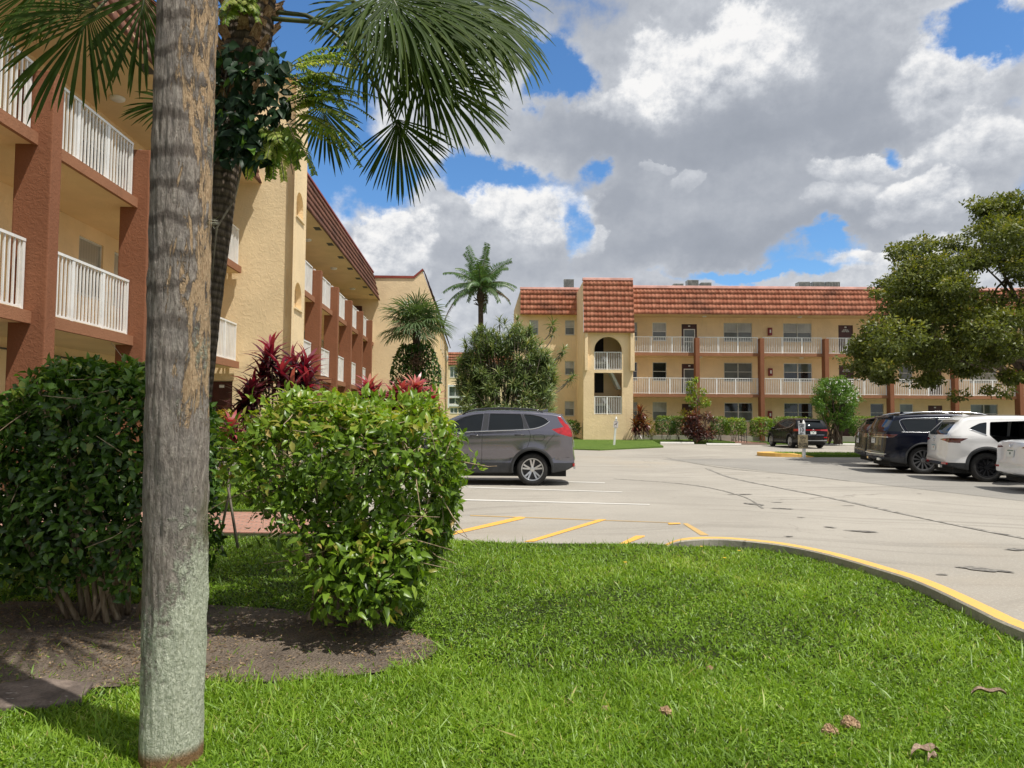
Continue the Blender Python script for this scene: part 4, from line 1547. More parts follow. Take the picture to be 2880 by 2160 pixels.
M_TWIG = wood('tan_twig', (0.24, 0.17, 0.105), (0.50, 0.39, 0.27))
M_STEM = wood('grey_stem', (0.16, 0.13, 0.10), (0.36, 0.31, 0.25))
M_PTRUNK = wood('ringed_palm_bark', (0.060, 0.046, 0.034), (0.175, 0.135, 0.10), 95)
M_BARK = wood('dark_tree_bark', (0.05, 0.04, 0.03), (0.14, 0.11, 0.085), 0, (9, 9, 2))
M_BOOT = wood('old_leaf_base', (0.20, 0.115, 0.06), (0.52, 0.36, 0.22), 0, (40, 40, 8))
M_FIBRE = wood('brown_fibre', (0.05, 0.028, 0.016), (0.14, 0.075, 0.04), 0, (60, 60, 14))
M_PETIOLE = simple('green_petiole', (0.085, 0.10, 0.03), 0.45, var=0.25)

LEAF_V = np.array([(0, 0, 0), (-.36, .33, .07), (0, .33, 0), (.36, .33, .07), (-.27, .68, .05), (0, .68, -.02), (.27, .68, .05), (0, 1.0, -.10)], float)
LEAF_F = np.array([(0, 2, 1), (0, 3, 2), (1, 2, 5), (1, 5, 4), (2, 3, 6), (2, 6, 5), (4, 5, 7), (5, 6, 7)])
STRAP_V = np.array([(0, 0, 0), (-.5, .25, .05), (.5, .25, .05), (-.55, .5, .06), (.55, .5, .06), (-.38, .78, -.02), (.38, .78, -.02), (0, 1.0, -.14)], float)
STRAP_F = np.array([(0, 2, 1), (1, 2, 4), (1, 4, 3), (3, 4, 6), (3, 6, 5), (5, 6, 7)])
SMALL_V = np.array([(0, 0, 0), (-.4, .5, .05), (.4, .5, .05), (0, 1, -.03)], float)
SMALL_F = np.array([(0, 2, 1), (1, 2, 3)])


def nrm(a):
    return a / np.maximum(np.linalg.norm(a, axis=1, keepdims=True), 1e-9)


def scatter(TV, TF, pos, yd, zd, ln, wd, rnd=None, curl=None):
    n = len(pos)
    y = nrm(yd)
    x = nrm(np.cross(y, zd))
    z = np.cross(x, y)
    ln = np.broadcast_to(ln, (n,))
    wd = np.broadcast_to(wd, (n,))
    cz = TV[:, 2][None, :] * ln[:, None]
    if curl is not None:
        cz = cz - np.broadcast_to(curl, (n,))[:, None] * (TV[:, 1] ** 2)[None, :] * ln[:, None]
    V = (pos[:, None, :] + x[:, None, :] * (TV[:, 0][None, :] * wd[:, None])[..., None]
         + y[:, None, :] * (TV[:, 1][None, :] * ln[:, None])[..., None] + z[:, None, :] * cz[..., None])
    k = len(TV)
    F = TF[None, :, :] + (np.arange(n) * k)[:, None, None]
    r = RNG.random(n) if rnd is None else rnd
    return V.reshape(-1, 3), F.reshape(-1, TF.shape[1]), np.repeat(r, k)


class NP:
    def __init__(self):
        self.V, self.F, self.R, self.n = [], [], [], 0

    def add(self, VFR):
        V, F, r = VFR
        self.V.append(V)
        self.F.append(F + self.n)
        self.R.append(r)
        self.n += len(V)

    def build(self, name, mat, parent=None, origin=None):
        return np_mesh(name, np.concatenate(self.V), np.concatenate(self.F), mat, parent, np.clip(np.concatenate(self.R), 0, 1), True, origin)


def rand_dirs(n):
    return nrm(RNG.normal(size=(n, 3)))


def local_parent(t, objs):
    """parent world-space parts to an Empty without moving them"""
    for o in objs:
        o.parent = t
        o.matrix_parent_inverse = Matrix.Translation(t.location).inverted()


def plant(name, label, cat, loc, objs, group=None):
    t = thing(name, label, cat, loc, 0, group)
    local_parent(t, objs)
    return t


def noise3(P, s, seed=0.0):
    return np.array([mnoise.noise(Vector((p[0] * s + seed, p[1] * s - seed, p[2] * s + 0.5 * seed))) for p in P])


# ------------------------------------------------------------------ hedges
def lawn_noise(x, y):
    v = np.zeros(len(x))
    for k, (fx_, fy_, ph, am) in enumerate(((1.3, .9, .3, .35), (-.8, 2.1, 1.1, .3), (3.1, 1.7, 2.0, .22), (2.3, -3.9, .7, .2), (5.9, 4.1, 4.0, .15), (-7.1, 6.3, 1.0, .13), (13, -9, 2, .1), (9, 15, 3, .1))):
        v += am * np.sin(fx_ * x + fy_ * y + ph + 1.3 * np.sin(.7 * x - .5 * y + k))
    return v


def box_hedge(lo, hi, n, leaf, mat, rnd_mu=0.55, pw=4.0, wob=0.12, depth=0.28, prune=None, width=0.62, twigs=0, stems=0, seed=1.0, top_bonus=0.3, down=0.0, taper=0.0):
    """leaves through the outer shell of a rounded box"""
    lo, hi = np.array(lo, float), np.array(hi, float)
    c, h = (lo + hi) / 2, (hi - lo) / 2
    d = rand_dirs(int(n * 2.6))
    d[:, 2] = np.where(d[:, 2] < -0.75, -d[:, 2], d[:, 2])
    area_w = d / h
    r = (np.abs(d) ** pw).sum(1) ** (-1 / pw)
    S = d * r[:, None]
    nz = noise3(S * h + c, 2.3, seed) + 0.5 * noise3(S * h + c, 5.5, seed + 3)
    ins = RNG.exponential(0.30, len(S))
    k = 1 + wob * nz - np.minimum(ins, 1.5) * depth / h.min() * 0.5
    P = c + S * h * k[:, None]
    if taper:
        tz = np.clip((P[:, 2] - lo[2]) / (h[2] * 1.3), 0, 1)
        P[:, :2] = c[:2] + (P[:, :2] - c[:2]) * (1 - taper * (1 - tz) ** 1.3)[:, None]
    if prune is not None:
        keep = prune(P)
        P, S, ins = P[keep], S[keep], ins[keep]
    P, S, ins = P[:n], S[:n], ins[:n]
    nv = nrm(np.sign(S) * np.abs(S) ** (pw - 1) / h)
    n = len(P)
    yd = nv * 0.35 + RNG.normal(size=(n, 3)) * 0.75 + np.array((0, 0, -0.15 - down))
    zd = nv * 0.9 + RNG.normal(size=(n, 3)) * 0.55 + np.array((0, 0, 0.55))
    rn = np.clip(RNG.normal(rnd_mu, 0.2, n) + top_bonus * (S[:, 2] > 0.75) - np.minimum(ins, 1.2) * 0.40 + .08, 0, 0.985)  # older inner leaves darker, also painting the shade deep in the hedge
    rn = np.where(RNG.random(n) < 0.018, 1.0, rn)
    ln = leaf * RNG.uniform(0.45, 1.4, n)
    VFR = scatter(LEAF_V, LEAF_F, P, yd, zd, ln, ln * width, rn, RNG.uniform(0, 0.35, n))
    objs = []
    mb = MB()
    rg = random.Random(int(seed * 10))
    for i in range(stems):
        b = Vector((rg.uniform(lo[0] * 0.7 + hi[0] * 0.3, lo[0] * 0.3 + hi[0] * 0.7), rg.uniform(lo[1] * .65 + hi[1] * .35, lo[1] * .35 + hi[1] * .65), 0.0))
        e = Vector((rg.uniform(lo[0], hi[0]), rg.uniform(lo[1], hi[1]), rg.uniform(0.55, 0.95) * hi[2]))
        m_ = b.lerp(e, 0.5) + Vector((rg.uniform(-.1, .1), rg.uniform(-.1, .1), 0.05))
        mb.tube([b, b.lerp(m_, .5), m_, e], [0.022, 0.017, 0.012, 0.005], 6)
    for i in range(twigs):
        j = rg.randrange(n)
        p = Vector(P[j])
        o = Vector(nv[j])
        dr_ = (Vector((rg.gauss(0, 1), rg.gauss(0, 1), rg.gauss(0, .5))) + o * 0.2).normalized()
        L = rg.uniform(0.12, 0.48) * (1 if hi[0] - lo[0] < 3 else 1.5)
        q = p - o * rg.uniform(0.0, 0.05)
        q = q - o * .05
        dr_ = (dr_ - o * dr_.dot(o) * .8).normalized()
        mb.tube([q, q + dr_ * L * .5 + Vector((0, 0, rg.uniform(-.03, .03))), q + dr_ * L + o * rg.uniform(-.03, .03)], [0.0045, 0.0036, 0.002], 5)
    if mb.v:
        objs.append(('twigs', mb))
    return VFR, objs


def make_hedge(name, label, cat, loc, VFR, tw, mat, group=None, stem_mat=None, leaf_name='foliage'):
    a = NP()
    for q in (VFR if isinstance(VFR, list) else [VFR]):
        a.add(q)
    objs = [a.build(leaf_name, mat)]
    for nm, mb in tw:
        objs.append(mb.build('branches', stem_mat or M_TWIG, smooth=True, recalc=False))
    return plant(name, label, cat, loc, objs, group)


# right-hand bright hedge: leafy top and front, open legs at the lower left
def pr_right(P):
    x, z = P[:, 0], P[:, 2]
    low = 0.10 + 0.9 * np.clip((-1.18 - x) / 0.45, 0, 1) + 0.1 * np.sin(x * 9)
    gap = RNG.random(len(P)) < np.clip((low + 0.25 - z) / 0.45, 0, 0.96)
    gap |= RNG.random(len(P)) < np.clip(noise3(P, 6.5, 3.0) * 2.1 + .20, 0, .9)
    return (z > 0.05) & ~gap


V1, T1 = box_hedge((-1.93, 4.62, 0.18), (-0.44, 6.1, 1.60), 14500, 0.066, ML_HEDGE, 0.50, 4.6, 0.22, 0.40, pr_right, 0.62, 300, 22, 1.3, taper=.22)
V1b, _ = box_hedge((-1.35, 4.45, 0.12), (-0.58, 5.3, 0.75), 1300, 0.085, ML_HEDGE, 0.55, 3.0, 0.25, 0.3, None, 0.6, 0, 0, 2.1)
# the snapped shoot sticking out at the right
sp, sy, sz = [], [], []
for i in range(34):
    s = RNG.random()
    sp.append((-0.38 + 0.20 * s, 4.95, 1.20 + 0.05 * RNG.normal() - 0.02 * s))
sp = np.array(sp)
V1c = scatter(LEAF_V, LEAF_F, sp, RNG.normal(size=(34, 3)) + np.array((0.8, -0.2, 0)), RNG.normal(size=(34, 3)) * .5 + np.array((0, -.5, .8)), 0.055, 0.034, RNG.uniform(.5, .95, 34))
mb = T1[0][1]
mb.tube([(-0.45, 4.95, 1.22), (-0.28, 4.93, 1.19), (-0.16, 4.92, 1.17), (-0.10, 4.92, 1.175)], [0.006, 0.005, 0.004, 0.002], 5)
sx_ = np.repeat(RNG.uniform(-1.85, -.55, 75), 5)
sy_ = np.repeat(RNG.uniform(4.75, 5.7, 75), 5)
sh = np.repeat(RNG.uniform(.02, .13, 75), 5) * np.tile(np.linspace(.3, 1, 5), 75)
V1d = scatter(LEAF_V, LEAF_F, np.stack((sx_ + RNG.normal(0, .012, 375), sy_ + RNG.normal(0, .012, 375), 1.57 + sh), 1), RNG.normal(size=(375, 3)) * .6 + np.array((0, 0, .55)), RNG.normal(size=(375, 3)) * .5 + np.array((0, -.5, .5)),
              RNG.uniform(.04, .085, 375), RNG.uniform(.028, .05, 375), RNG.uniform(.5, .97, 375))
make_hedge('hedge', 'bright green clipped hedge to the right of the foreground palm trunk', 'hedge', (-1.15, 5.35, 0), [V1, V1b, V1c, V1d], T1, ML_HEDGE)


def pr_left(P):
    z = P[:, 2]
    gap = RNG.random(len(P)) < np.clip((0.24 - z) / 0.2, 0, 0.7)
    gap |= RNG.random(len(P)) < np.clip(noise3(P, 6.0, 7.0) * 1.7 + .05, 0, .85)
    return (z > 0.06) & ~gap


V2, T2 = box_hedge((-3.72, 4.85, 0.15), (-2.22, 5.75, 1.86), 11500, 0.070, ML_HEDGED, 0.42, 3.2, 0.13, 0.32, pr_left, 0.68, 110, 14, 4.2, 0.2, 0.15)
V2b, _ = box_hedge((-4.75, 4.9, 0.15), (-3.2, 6.5, 1.60), 6000, 0.078, ML_HEDGED, 0.40, 3.2, 0.13, 0.32, pr_left, 0.68, 0, 0, 5.2, 0.2, 0.15)
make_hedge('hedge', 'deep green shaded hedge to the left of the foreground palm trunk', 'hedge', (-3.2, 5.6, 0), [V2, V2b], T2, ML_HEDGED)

# ------------------------------------------------------------------ foreground palm trunk
def trunk_mat():
    m, g, b = new_mat('weathered_palm_bark')
    p = g.obj()
    x, y, z = g.sep(p)
    fib = g.noise(g.vm('MULTIPLY', p, (80, 80, 17)), 1.0, 6, 0.74)
    fine = g.noise(g.vm('MULTIPLY', p, (160, 160, 45)), 1.0, 3, 0.7)
    med = g.noise(g.vm('MULTIPLY', p, (7, 7, 3)), 1.0, 5, 0.65)
    base = g.ramp(fib, [(0.28, (0.085, 0.068, 0.058)), (0.45, (0.265, 0.226, 0.196)), (0.70, (0.55, 0.485, 0.42))])
    base = g.mix(g.m('MULTIPLY', g.ss(med, 0.42, 0.62), 0.45), base, (0.215, 0.200, 0.188))
    rings = g.m('SINE', g.m('ADD', g.m('MULTIPLY', z, 42), g.m('MULTIPLY', g.noise(g.vm('MULTIPLY', p, (8, 8, 3)), 1.0, 4), 7.0)))
    base = g.mix(g.m('MULTIPLY', g.ss(rings, 0.15, 0.95), g.ss(z, 1.2, 2.2, 0.1, 0.62)), base, (0.055, 0.04, 0.032))
    # tan patches where the bark has flaked, mostly on the right side and above 1.2 m
    pn = g.noise(g.vm('MULTIPLY', p, (20, 20, 4.0)), 1.0, 7, 0.74, 0.5)
    bias = g.m('ADD', g.m('MULTIPLY', g.m('ABSOLUTE', g.m('ADD', x, 0.03)), g.m('MULTIPLY', g.m('SIGN', g.m('ADD', x, 0.03)), 1.15)), g.ss(z, 1.05, 1.55, -0.35, 0.0))
    bias = g.m('ADD', bias, g.m('MULTIPLY', g.noise(g.vm('MULTIPLY', p, (3, 3, 1.1)), 1.0, 2), 0.28))
    pm = g.ss(g.m('ADD', pn, bias), 0.765, 0.81)
    tan = g.mix(g.ss(fine, 0.3, 0.7), (0.36, 0.235, 0.135), (0.60, 0.44, 0.28))
    c = g.mix(pm, base, tan)
    # pale lichen on the foot of the trunk
    ln = g.noise(g.vm('MULTIPLY', p, (46, 46, 34)), 1.0, 5, 0.7)
    lb = g.noise(g.vm('MULTIPLY', p, (6, 6, 3.2)), 1.0, 4, 0.6)
    lm = g.m('ADD', g.m('MULTIPLY', ln, 0.55), g.m('MULTIPLY', lb, 0.55))
    lm = g.m('ADD', lm, g.ss(z, 1.35, 0.15, 0.02, 0.42))
    lm = g.m('ADD', lm, g.m('MULTIPLY', x, 0.9))
    lmask = g.ss(lm, 0.72, 0.86)
    lich = g.mix(g.ss(fine, 0.3, 0.7), (0.42, 0.45, 0.32), (0.74, 0.77, 0.62))
    c = g.mix(g.m('MULTIPLY', lmask, 0.92), c, lich)
    moss = g.m('MULTIPLY', g.ss(g.noise(g.vm('MULTIPLY', p, (5, 5, 2.2)), 1.0, 4), 0.52, 0.66), g.m('MULTIPLY', g.ss(z, 0.5, 0.8), g.ss(z, 1.3, 1.0)))
    c = g.mix(g.m('MULTIPLY', moss, 0.55), c, (0.13, 0.13, 0.03))
    foot = g.ss(z, 0.11, 0.06)
    c = g.mix(g.m('MULTIPLY', foot, 0.9), c, (0.26, 0.125, 0.045))
    h = g.m('ADD', g.m('MULTIPLY', fib, 0.8), g.m('ADD', g.m('MULTIPLY', pm, -0.5), g.m('MULTIPLY', g.m('MULTIPLY', lmask, ln), 0.9)))
    h = g.m('ADD', h, g.m('MULTIPLY', fine, 0.35))
    set_b(g, b, color=c, rough=0.95, spec=0.15, normal=g.bump(h, 1.0, 0.02))
    return m


M_TRUNK = trunk_mat()


def palm_trunk(path, rad, name, mat, origin, nseg=96, rows=220, amp=0.006, flute=0.0, seed=0.0):
    """bumpy trunk along a polyline of (x,y,z) with radii"""
    pts = smooth_line([Vector(p) for p in path], 3)
    L = [0]
    for a, b in zip(pts[:-1], pts[1:]):
        L.append(L[-1] + (b - a).length)
    L = np.array(L)
    P = np.array([tuple(p) for p in pts])
    s = np.linspace(0, L[-1], rows)
    C = np.stack([np.interp(s, L, P[:, i]) for i in range(3)], 1)
    rp = np.linspace(0, L[-1], len(rad))
    rr = np.interp(s, rp, rad)
    a = np.linspace(0, 2 * np.pi, nseg, endpoint=False)
    V = np.zeros((rows, nseg, 3))
    for i in range(rows):
        for j in range(nseg):
            q = Vector((math.cos(a[j]) * 2.2 + seed, math.sin(a[j]) * 2.2, s[i] * 2.4))
            q2 = Vector((math.cos(a[j]) * 9 + seed, math.sin(a[j]) * 9, s[i] * 7))
            r = rr[i] * (1 + 0.035 * mnoise.noise(q)) + amp * mnoise.noise(q2) + 0.4 * amp * mnoise.noise(q2 * 2.7)
            V[i, j] = (C[i, 0] + r * math.cos(a[j]), C[i, 1] + r * math.sin(a[j]), C[i, 2])
    ii, jj = np.meshgrid(np.arange(rows - 1), np.arange(nseg), indexing='ij')
    A = ii * nseg + jj
    B = ii * nseg + (jj + 1) % nseg
    F = np.stack((A, B, B + nseg, A + nseg), -1).reshape(-1, 4)
    return np_mesh(name, V.reshape(-1, 3), F, mat, None, None, True, origin)


# fan leaves -------------------------------------------------------
def fan(H, a, n, L, nseg=46, spread=2.25, droop=0.35, wmax=0.032, costa=0.28, rows=7, rmu=0.5, tipcurl=0.35):
    """one costapalmate leaf: many folded segments radiating from hub H in the plane (a, b)"""
    H, a, n = Vector(H), Vector(a).normalized(), Vector(n).normalized()
    b = n.cross(a).normalized()
    n = a.cross(b).normalized()
    if n.z < 0:
        n = -n
    VV, FF, RR = [], [], []
    off = 0
    g = np.array((0, 0, -1.0))
    for i in range(nseg):
        f = (i + 0.5) / nseg * 2 - 1
        th = f * spread + RNG.normal(0, 0.012)
        c_ = 1 - abs(f)
        start = H + a * (costa * L * c_ * 0.9)
        d = a * math.cos(th) + b * math.sin(th)
        d = (d + n * RNG.normal(0.05, 0.09)).normalized()
        Ls = L * (0.58 + 0.30 * c_ ** 0.7) * RNG.uniform(0.9, 1.08)
        side = n.cross(d).normalized()
        gap = 2 * spread / nseg
        bend = RNG.uniform(0.75, 1.3)
        r0 = float(np.clip(RNG.normal(rmu, 0.17), 0, 0.9))
        pos = start.copy()
        dirv = d.copy()
        sg = Ls / (rows - 1)
        for k in range(rows):
            s = k / (rows - 1)
            dr_ = droop * bend * (0.25 + 1.3 * max(0, s - 0.25)) * (1.0 + tipcurl * 2.5 * max(0, s - 0.6))
            w = min(gap * max(s, 0.06) * Ls * 0.62, wmax) * max(0.0, (1 - s)) ** 0.55 * 1.0 + 0.0012
            VV += [tuple(pos - side * w + n * w * 0.45), tuple(pos), tuple(pos + side * w + n * w * 0.45)]
            rr_ = r0 if s < 0.86 else r0 + (0.95 - r0) * (s - 0.86) / 0.14 * (RNG.random() < 0.55)
            RR += [rr_] * 3
            dirv = (dirv + Vector((0, 0, -1)) * dr_ / (rows - 1)).normalized()
            pos = pos + dirv * sg
            side = (side - dirv * side.dot(dirv)).normalized()
        for k in range(rows - 1):
            o = off + k * 3
            FF += [(o, o + 1, o + 4, o + 3), (o + 1, o + 2, o + 5, o + 4)]
        off += rows * 3
    return np.array(VV), np.array(FF), np.array(RR)


def frond(parent, S, mid, H, a, n, L, mat=None, thick=0.016, **kw):
    V, F, r = fan(H, a, n, L, **kw)
    o = np_mesh('frond', V, F, mat or ML_PALM, None, r, True)
    mb = MB()
    S, mid, H = Vector(S), Vector(mid), Vector(H)
    av = Vector(a).normalized()
    pts = smooth_line([S, mid, H, H + av * L * 0.26 - Vector((0, 0, 0.03))], 2)
    rr = [thick * (1.5 - 1.25 * i / (len(pts) - 1)) for i in range(len(pts))]
    mb.tube(pts, rr, 6)
    st = mb.build('stalk', M_PETIOLE, None, smooth=True, recalc=False)
    st.parent = o
    local_parent(parent, [o])
    return o


def palm_crown(parent, C, count, L, stalk, tilt=(0.1, 1.2), mat=None, nseg=40, seed=3, droop=0.5, rows=6, wmax=0.034, thick=0.016, az0=0.0):
    rg = random.Random(seed)
    C = Vector(C)
    for i in range(count):
        az = az0 + i * 2.399963 + rg.uniform(-.2, .2)
        el = 1.35 - (i / count) * (tilt[0] + tilt[1] + 0.6) + rg.uniform(-.1, .1)
        d = Vector((math.cos(az) * math.cos(el), math.sin(az) * math.cos(el), math.sin(el)))
        S = C + d * 0.08
        H = C + d * stalk * rg.uniform(0.8, 1.1) - Vector((0, 0, 0.12 * stalk))
        mid = C + d * stalk * 0.5 + Vector((0, 0, 0.06))
        a = (d + Vector((0, 0, -0.45))).normalized()
        nn = Vector((-d.x * d.z, -d.y * d.z, 1 - d.z * d.z + 0.1)).normalized()
        frond(parent, S, mid, H, a, nn, L * rg.uniform(0.85, 1.1), mat, thick, nseg=nseg, droop=droop, rows=rows, wmax=wmax)


# palm 1
b0 = gnd(481, 2148, 0.0)
tp1 = at(524, 0, 3.12)
P1 = thing('palm_tree', 'foreground palm with a pale lichen covered trunk', 'palm tree', (b0.x, b0.y, 0))
path = [(b0.x, b0.y, -0.05), (b0.x - 0.005, b0.y + 0.005, 0.8), ((b0.x * .55 + tp1.x * .45) + 0.01, 3.10, 1.7), (tp1.x, tp1.y, tp1.z), (tp1.x + 0.05, 3.15, 5.0), (tp1.x + 0.06, 3.2, 7.0)]
tr = palm_trunk(path, [0.127, 0.128, 0.123, 0.128, 0.126, 0.118], 'trunk', M_TRUNK, (b0.x, b0.y, 0), 110, 300, 0.0075, seed=2.0)
tr.location = (0, 0, 0)
tr.parent = P1
palm_crown(P1, (tp1.x + 0.06, 3.2, 7.05), 15, 1.15, 0.85, (0.1, 0.9), seed=5, nseg=36)
# a tuft of air plant on the trunk
av = np.tile(np.array(at(592, 627, 3.1)), (40, 1)) + RNG.normal(0, 0.006, (40, 3))
a_ = NP()
a_.add(scatter(STRAP_V, STRAP_F, av, RNG.normal(size=(40, 3)) + np.array((1.0, -.4, 0.1)), rand_dirs(40), RNG.uniform(.02, .05, 40), 0.0016, RNG.random(40)))
o = a_.build('air_plant', leaf_mat('grey_air_plant', [(0, (0.25, 0.25, 0.2)), (1, (0.45, 0.44, 0.38))], 0.1), None, tuple(av[0]))
tag(o, 'tiny grey air plant tuft clinging to the right side of the foreground trunk', 'air plant')

# palm 2 with the old leaf bases, fig and ferns
bb = at(497, 1640, 6.2)
P2L = (bb.x, 6.2, 0)
P2 = thing('palm_tree', 'leaning palm behind the foreground trunk with fan fronds hanging over the lot', 'palm tree', P2L)
A6 = lambda px, py, Y=6.05: tuple(at(px, py, Y))
path = [(bb.x, 6.2, -0.05), A6(520, 1300, 6.2), A6(552, 1000, 6.15), A6(590, 650, 6.1), A6(620, 400), A6(668, 220), A6(708, 60), A6(712, -160)]
t2 = palm_trunk(path, [0.19, 0.16, 0.155, 0.16, 0.17, 0.185, 0.20, 0.19], 'trunk', M_PTRUNK, P2L, 64, 240, 0.010, seed=9.0)
t2.location = (0, 0, 0)
t2.parent = P2
mb, mf = MB(), MB()
rg = random.Random(4)
for i in range(150):
    s = i / 150
    c = Vector(at(655 + 57 * min(1, s * 1.5), 330 - 520 * s, 6.05))
    az = i * 2.399963 + rg.uniform(-.25, .25)
    d = Vector((math.cos(az), math.sin(az), 0))
    r0 = 0.15
    tng = Vector((-d.y, d.x, 0))
    w = rg.uniform(0.04, 0.06)
    ln = rg.uniform(0.10, 0.22)
    q = c + d * r0
    upv = (Vector((0, 0, 1)) + d * rg.uniform(0.5, 1.1)).normalized()
    e = q + upv * ln
    sd_ = tng * (0.55 + rg.uniform(-.1, .1))
    vs = [q - tng * w, q + tng * w, q + tng * w * .8 - d * 0.03, q - tng * w * .8 - d * 0.03,
          e - sd_ * w * rg.uniform(.5, 1.2), e + sd_ * w * rg.uniform(.5, 1.2), e + sd_ * w * .5 - d * .018, e - sd_ * w * .5 - d * .018]
    mb._add(vs, [(0, 1, 5, 4), (1, 2, 6, 5), (2, 3, 7, 6), (3, 0, 4, 7), (4, 5, 6, 7), (0, 3, 2, 1)])
bo = mb.build('leaf_bases', M_BOOT, None)
for i in range(260):
    s = rg.random()
    c = Vector(at(655 + 57 * min(1, s * 1.5), 340 - 520 * s, 6.05))
    az = rg.uniform(0, 6.28)
    d = Vector((math.cos(az), math.sin(az), 0))
    p = c + d * rg.uniform(0.18, 0.25)
    mf.tube([p, p + d * rg.uniform(.02, .1) + Vector((rg.gauss(0, .05), rg.gauss(0, .05), rg.uniform(-.12, .06)))], [0.003, 0.001], 4, caps=False)
fo = mf.build('fibres', M_FIBRE, None, recalc=False)
fo['kind'] = 'stuff'
local_parent(P2, [bo, fo])
HD = Vector(A6(712, -60))
# visible fronds, placed where they hang
for (S_, M_, H_, Yh, a_d, n_d, L_, ns, spd, drp, rm) in [
        ((820, -40), (920, -60), (1040, -15), 5.75, (.85, -.15, -.35), (-.2, -.6, .75), 1.25, 66, 1.9, 1.25, .55),
        ((740, 30), (930, 50), (1118, 335), 6.15, (.20, -.05, -1.0), (.1, -1, .05), .84, 46, 1.15, .35, .25),
        ((830, -60), (980, -110), (1180, 40), 6.2, (.66, .05, -.72), (.25, -.9, .3), 1.05, 60, 1.7, .95, .5),
        ((830, -60), (900, -100), (1010, 10), 6.5, (.3, .15, -.95), (.45, -.85, .2), 1.0, 54, 1.6, .6, .35),
        ((830, -90), (960, -260), (1220, -70), 6.6, (.75, .15, -.6), (.35, -.75, .5), 1.2, 60, 1.8, 1.1, .55),
        ((740, -20), (930, -30), (1100, 60), 5.9, (.55, -.15, -.85), (.25, -.93, .2), 1.05, 60, 1.3, .9, .45),
        ((760, -60), (1040, -180), (1290, -30), 6.3, (.7, .0, -.72), (.2, -.85, .45), 1.1, 56, 1.4, 1.3, .55),
        ((740, 50), (980, 70), (1170, 190), 5.95, (.72, -.1, -.66), (.2, -.95, .2), .95, 56, 1.4, .75, .4),
        ((820, -70), (960, -90), (1090, -30), 5.6, (.5, -.15, -.85), (.3, -.88, .3), 1.1, 58, 1.5, .7, .5),
        ((820, -70), (1000, -150), (1240, 20), 5.9, (.8, -.1, -.55), (.15, -.8, .55), .95, 54, 1.6, 1.2, .6)]:
    frond(P2, A6(*S_), A6(*M_, (Yh + 6.05) / 2), A6(*H_, Yh), a_d, n_d, L_, nseg=ns, spread=spd, droop=drp, wmax=0.040, rows=10, rmu=rm, thick=0.016, costa=.10 if ns == 46 else .26)
for (S_, M_, H_, Yh, a_d, n_d, L_, ns, spd, drp, rm) in [
        ((700, -60), (450, -120), (268, 22), 5.2, (-.45, -.1, -.9), (.25, -.9, .35), .88, 40, 1.35, .75, .4),
        ((700, -80), (470, -200), (262, 15), 5.25, (-.95, -.05, -.25), (.15, -.75, .65), .86, 36, 1.2, 1.3, .5),
        ((700, -60), (520, -140), (410, -30), 5.3, (-.1, -.1, -1.0), (.2, -.95, .1), .80, 40, 1.25, .4, .3),
        ((700, -60), (470, -260), (180, -90), 5.6, (-.8, .05, -.6), (.25, -.75, .6), .95, 44, 1.6, 1.1, .35)]:
    frond(P2, A6(*S_), A6(*M_, (Yh + 6.05) / 2), A6(*H_, Yh), a_d, n_d, L_, nseg=ns, spread=spd, droop=drp, wmax=0.037, rows=10, rmu=rm, thick=0.014)
frond(P2, A6(640, 120, 5.9), A6(560, 230, 5.7), A6(505, 285, 5.6), (-0.9, -0.1, -0.25), (0.2, -0.9, 0.4), 0.42, nseg=26, spread=1.3, droop=0.5, wmax=0.018, rows=7, rmu=0.3, thick=0.008)
frond(P2, A6(720, 150, 6.05), A6(850, 240, 6.5), A6(905, 290, 6.7), (0.25, 0.1, -1.0), (0.3, -0.9, 0.2), 0.62, nseg=24, spread=1.2, droop=0.4, wmax=0.02, rows=7, rmu=0.3, thick=0.008)
palm_crown(P2, HD + Vector((0, 0, 0.35)), 13, 1.1, 0.85, (-0.2, 0.0), seed=11, nseg=34, droop=0.5)

# strangler fig on the palm head
nf = 330
fx = RNG.uniform(598, 812, nf)
fy = 120 + 330 * RNG.random(nf) ** 0.8
cut = (fx > 760) & (fy > 330)
fx[cut] -= 80
Pf = np.array([tuple(at(x, y, 5.86 - 0.10 * RNG.random() - 0.14 * (1 - ((x - 705) / 120) ** 2))) for x, y in zip(fx, fy)])
nf = len(Pf)
a_ = NP()
a_.add(scatter(LEAF_V, LEAF_F, Pf, RNG.normal(size=(nf, 3)) * .55 + np.array((0, -.25, -.75)), RNG.normal(size=(nf, 3)) * .45 + np.array((0.1, -.9, .45)), RNG.uniform(.10, .17, nf), RNG.uniform(.075, .11, nf),
               np.where(RNG.random(nf) < 0.06, 1.0, RNG.random(nf) * 0.75), RNG.uniform(0, .3, nf)))
fo = a_.build('foliage', ML_FIG)
mb = MB()
for i in range(24):
    c = Vector(A6(rg.uniform(610, 790), rg.uniform(150, 420), 5.85))
    mb.tube([c, c + Vector((rg.uniform(-.1, .1), -.02, rg.uniform(-.25, -.05))), c + Vector((rg.uniform(-.16, .16), -.06, rg.uniform(-.4, -.1)))], [.008, .006, .003], 5)
mb.tube([A6(690, 420, 5.88), A6(660, 560, 5.92), A6(610, 640, 5.93), A6(596, 780, 5.96)], [.01, .009, .008, .005], 6)
fb = mb.build('stems', M_STEM, None, smooth=True, recalc=False)
plant('climbing_fig', 'dark glossy fig leaves growing around the leaning palm trunk', 'climbing plant', A6(700, 300), [fo, fb])


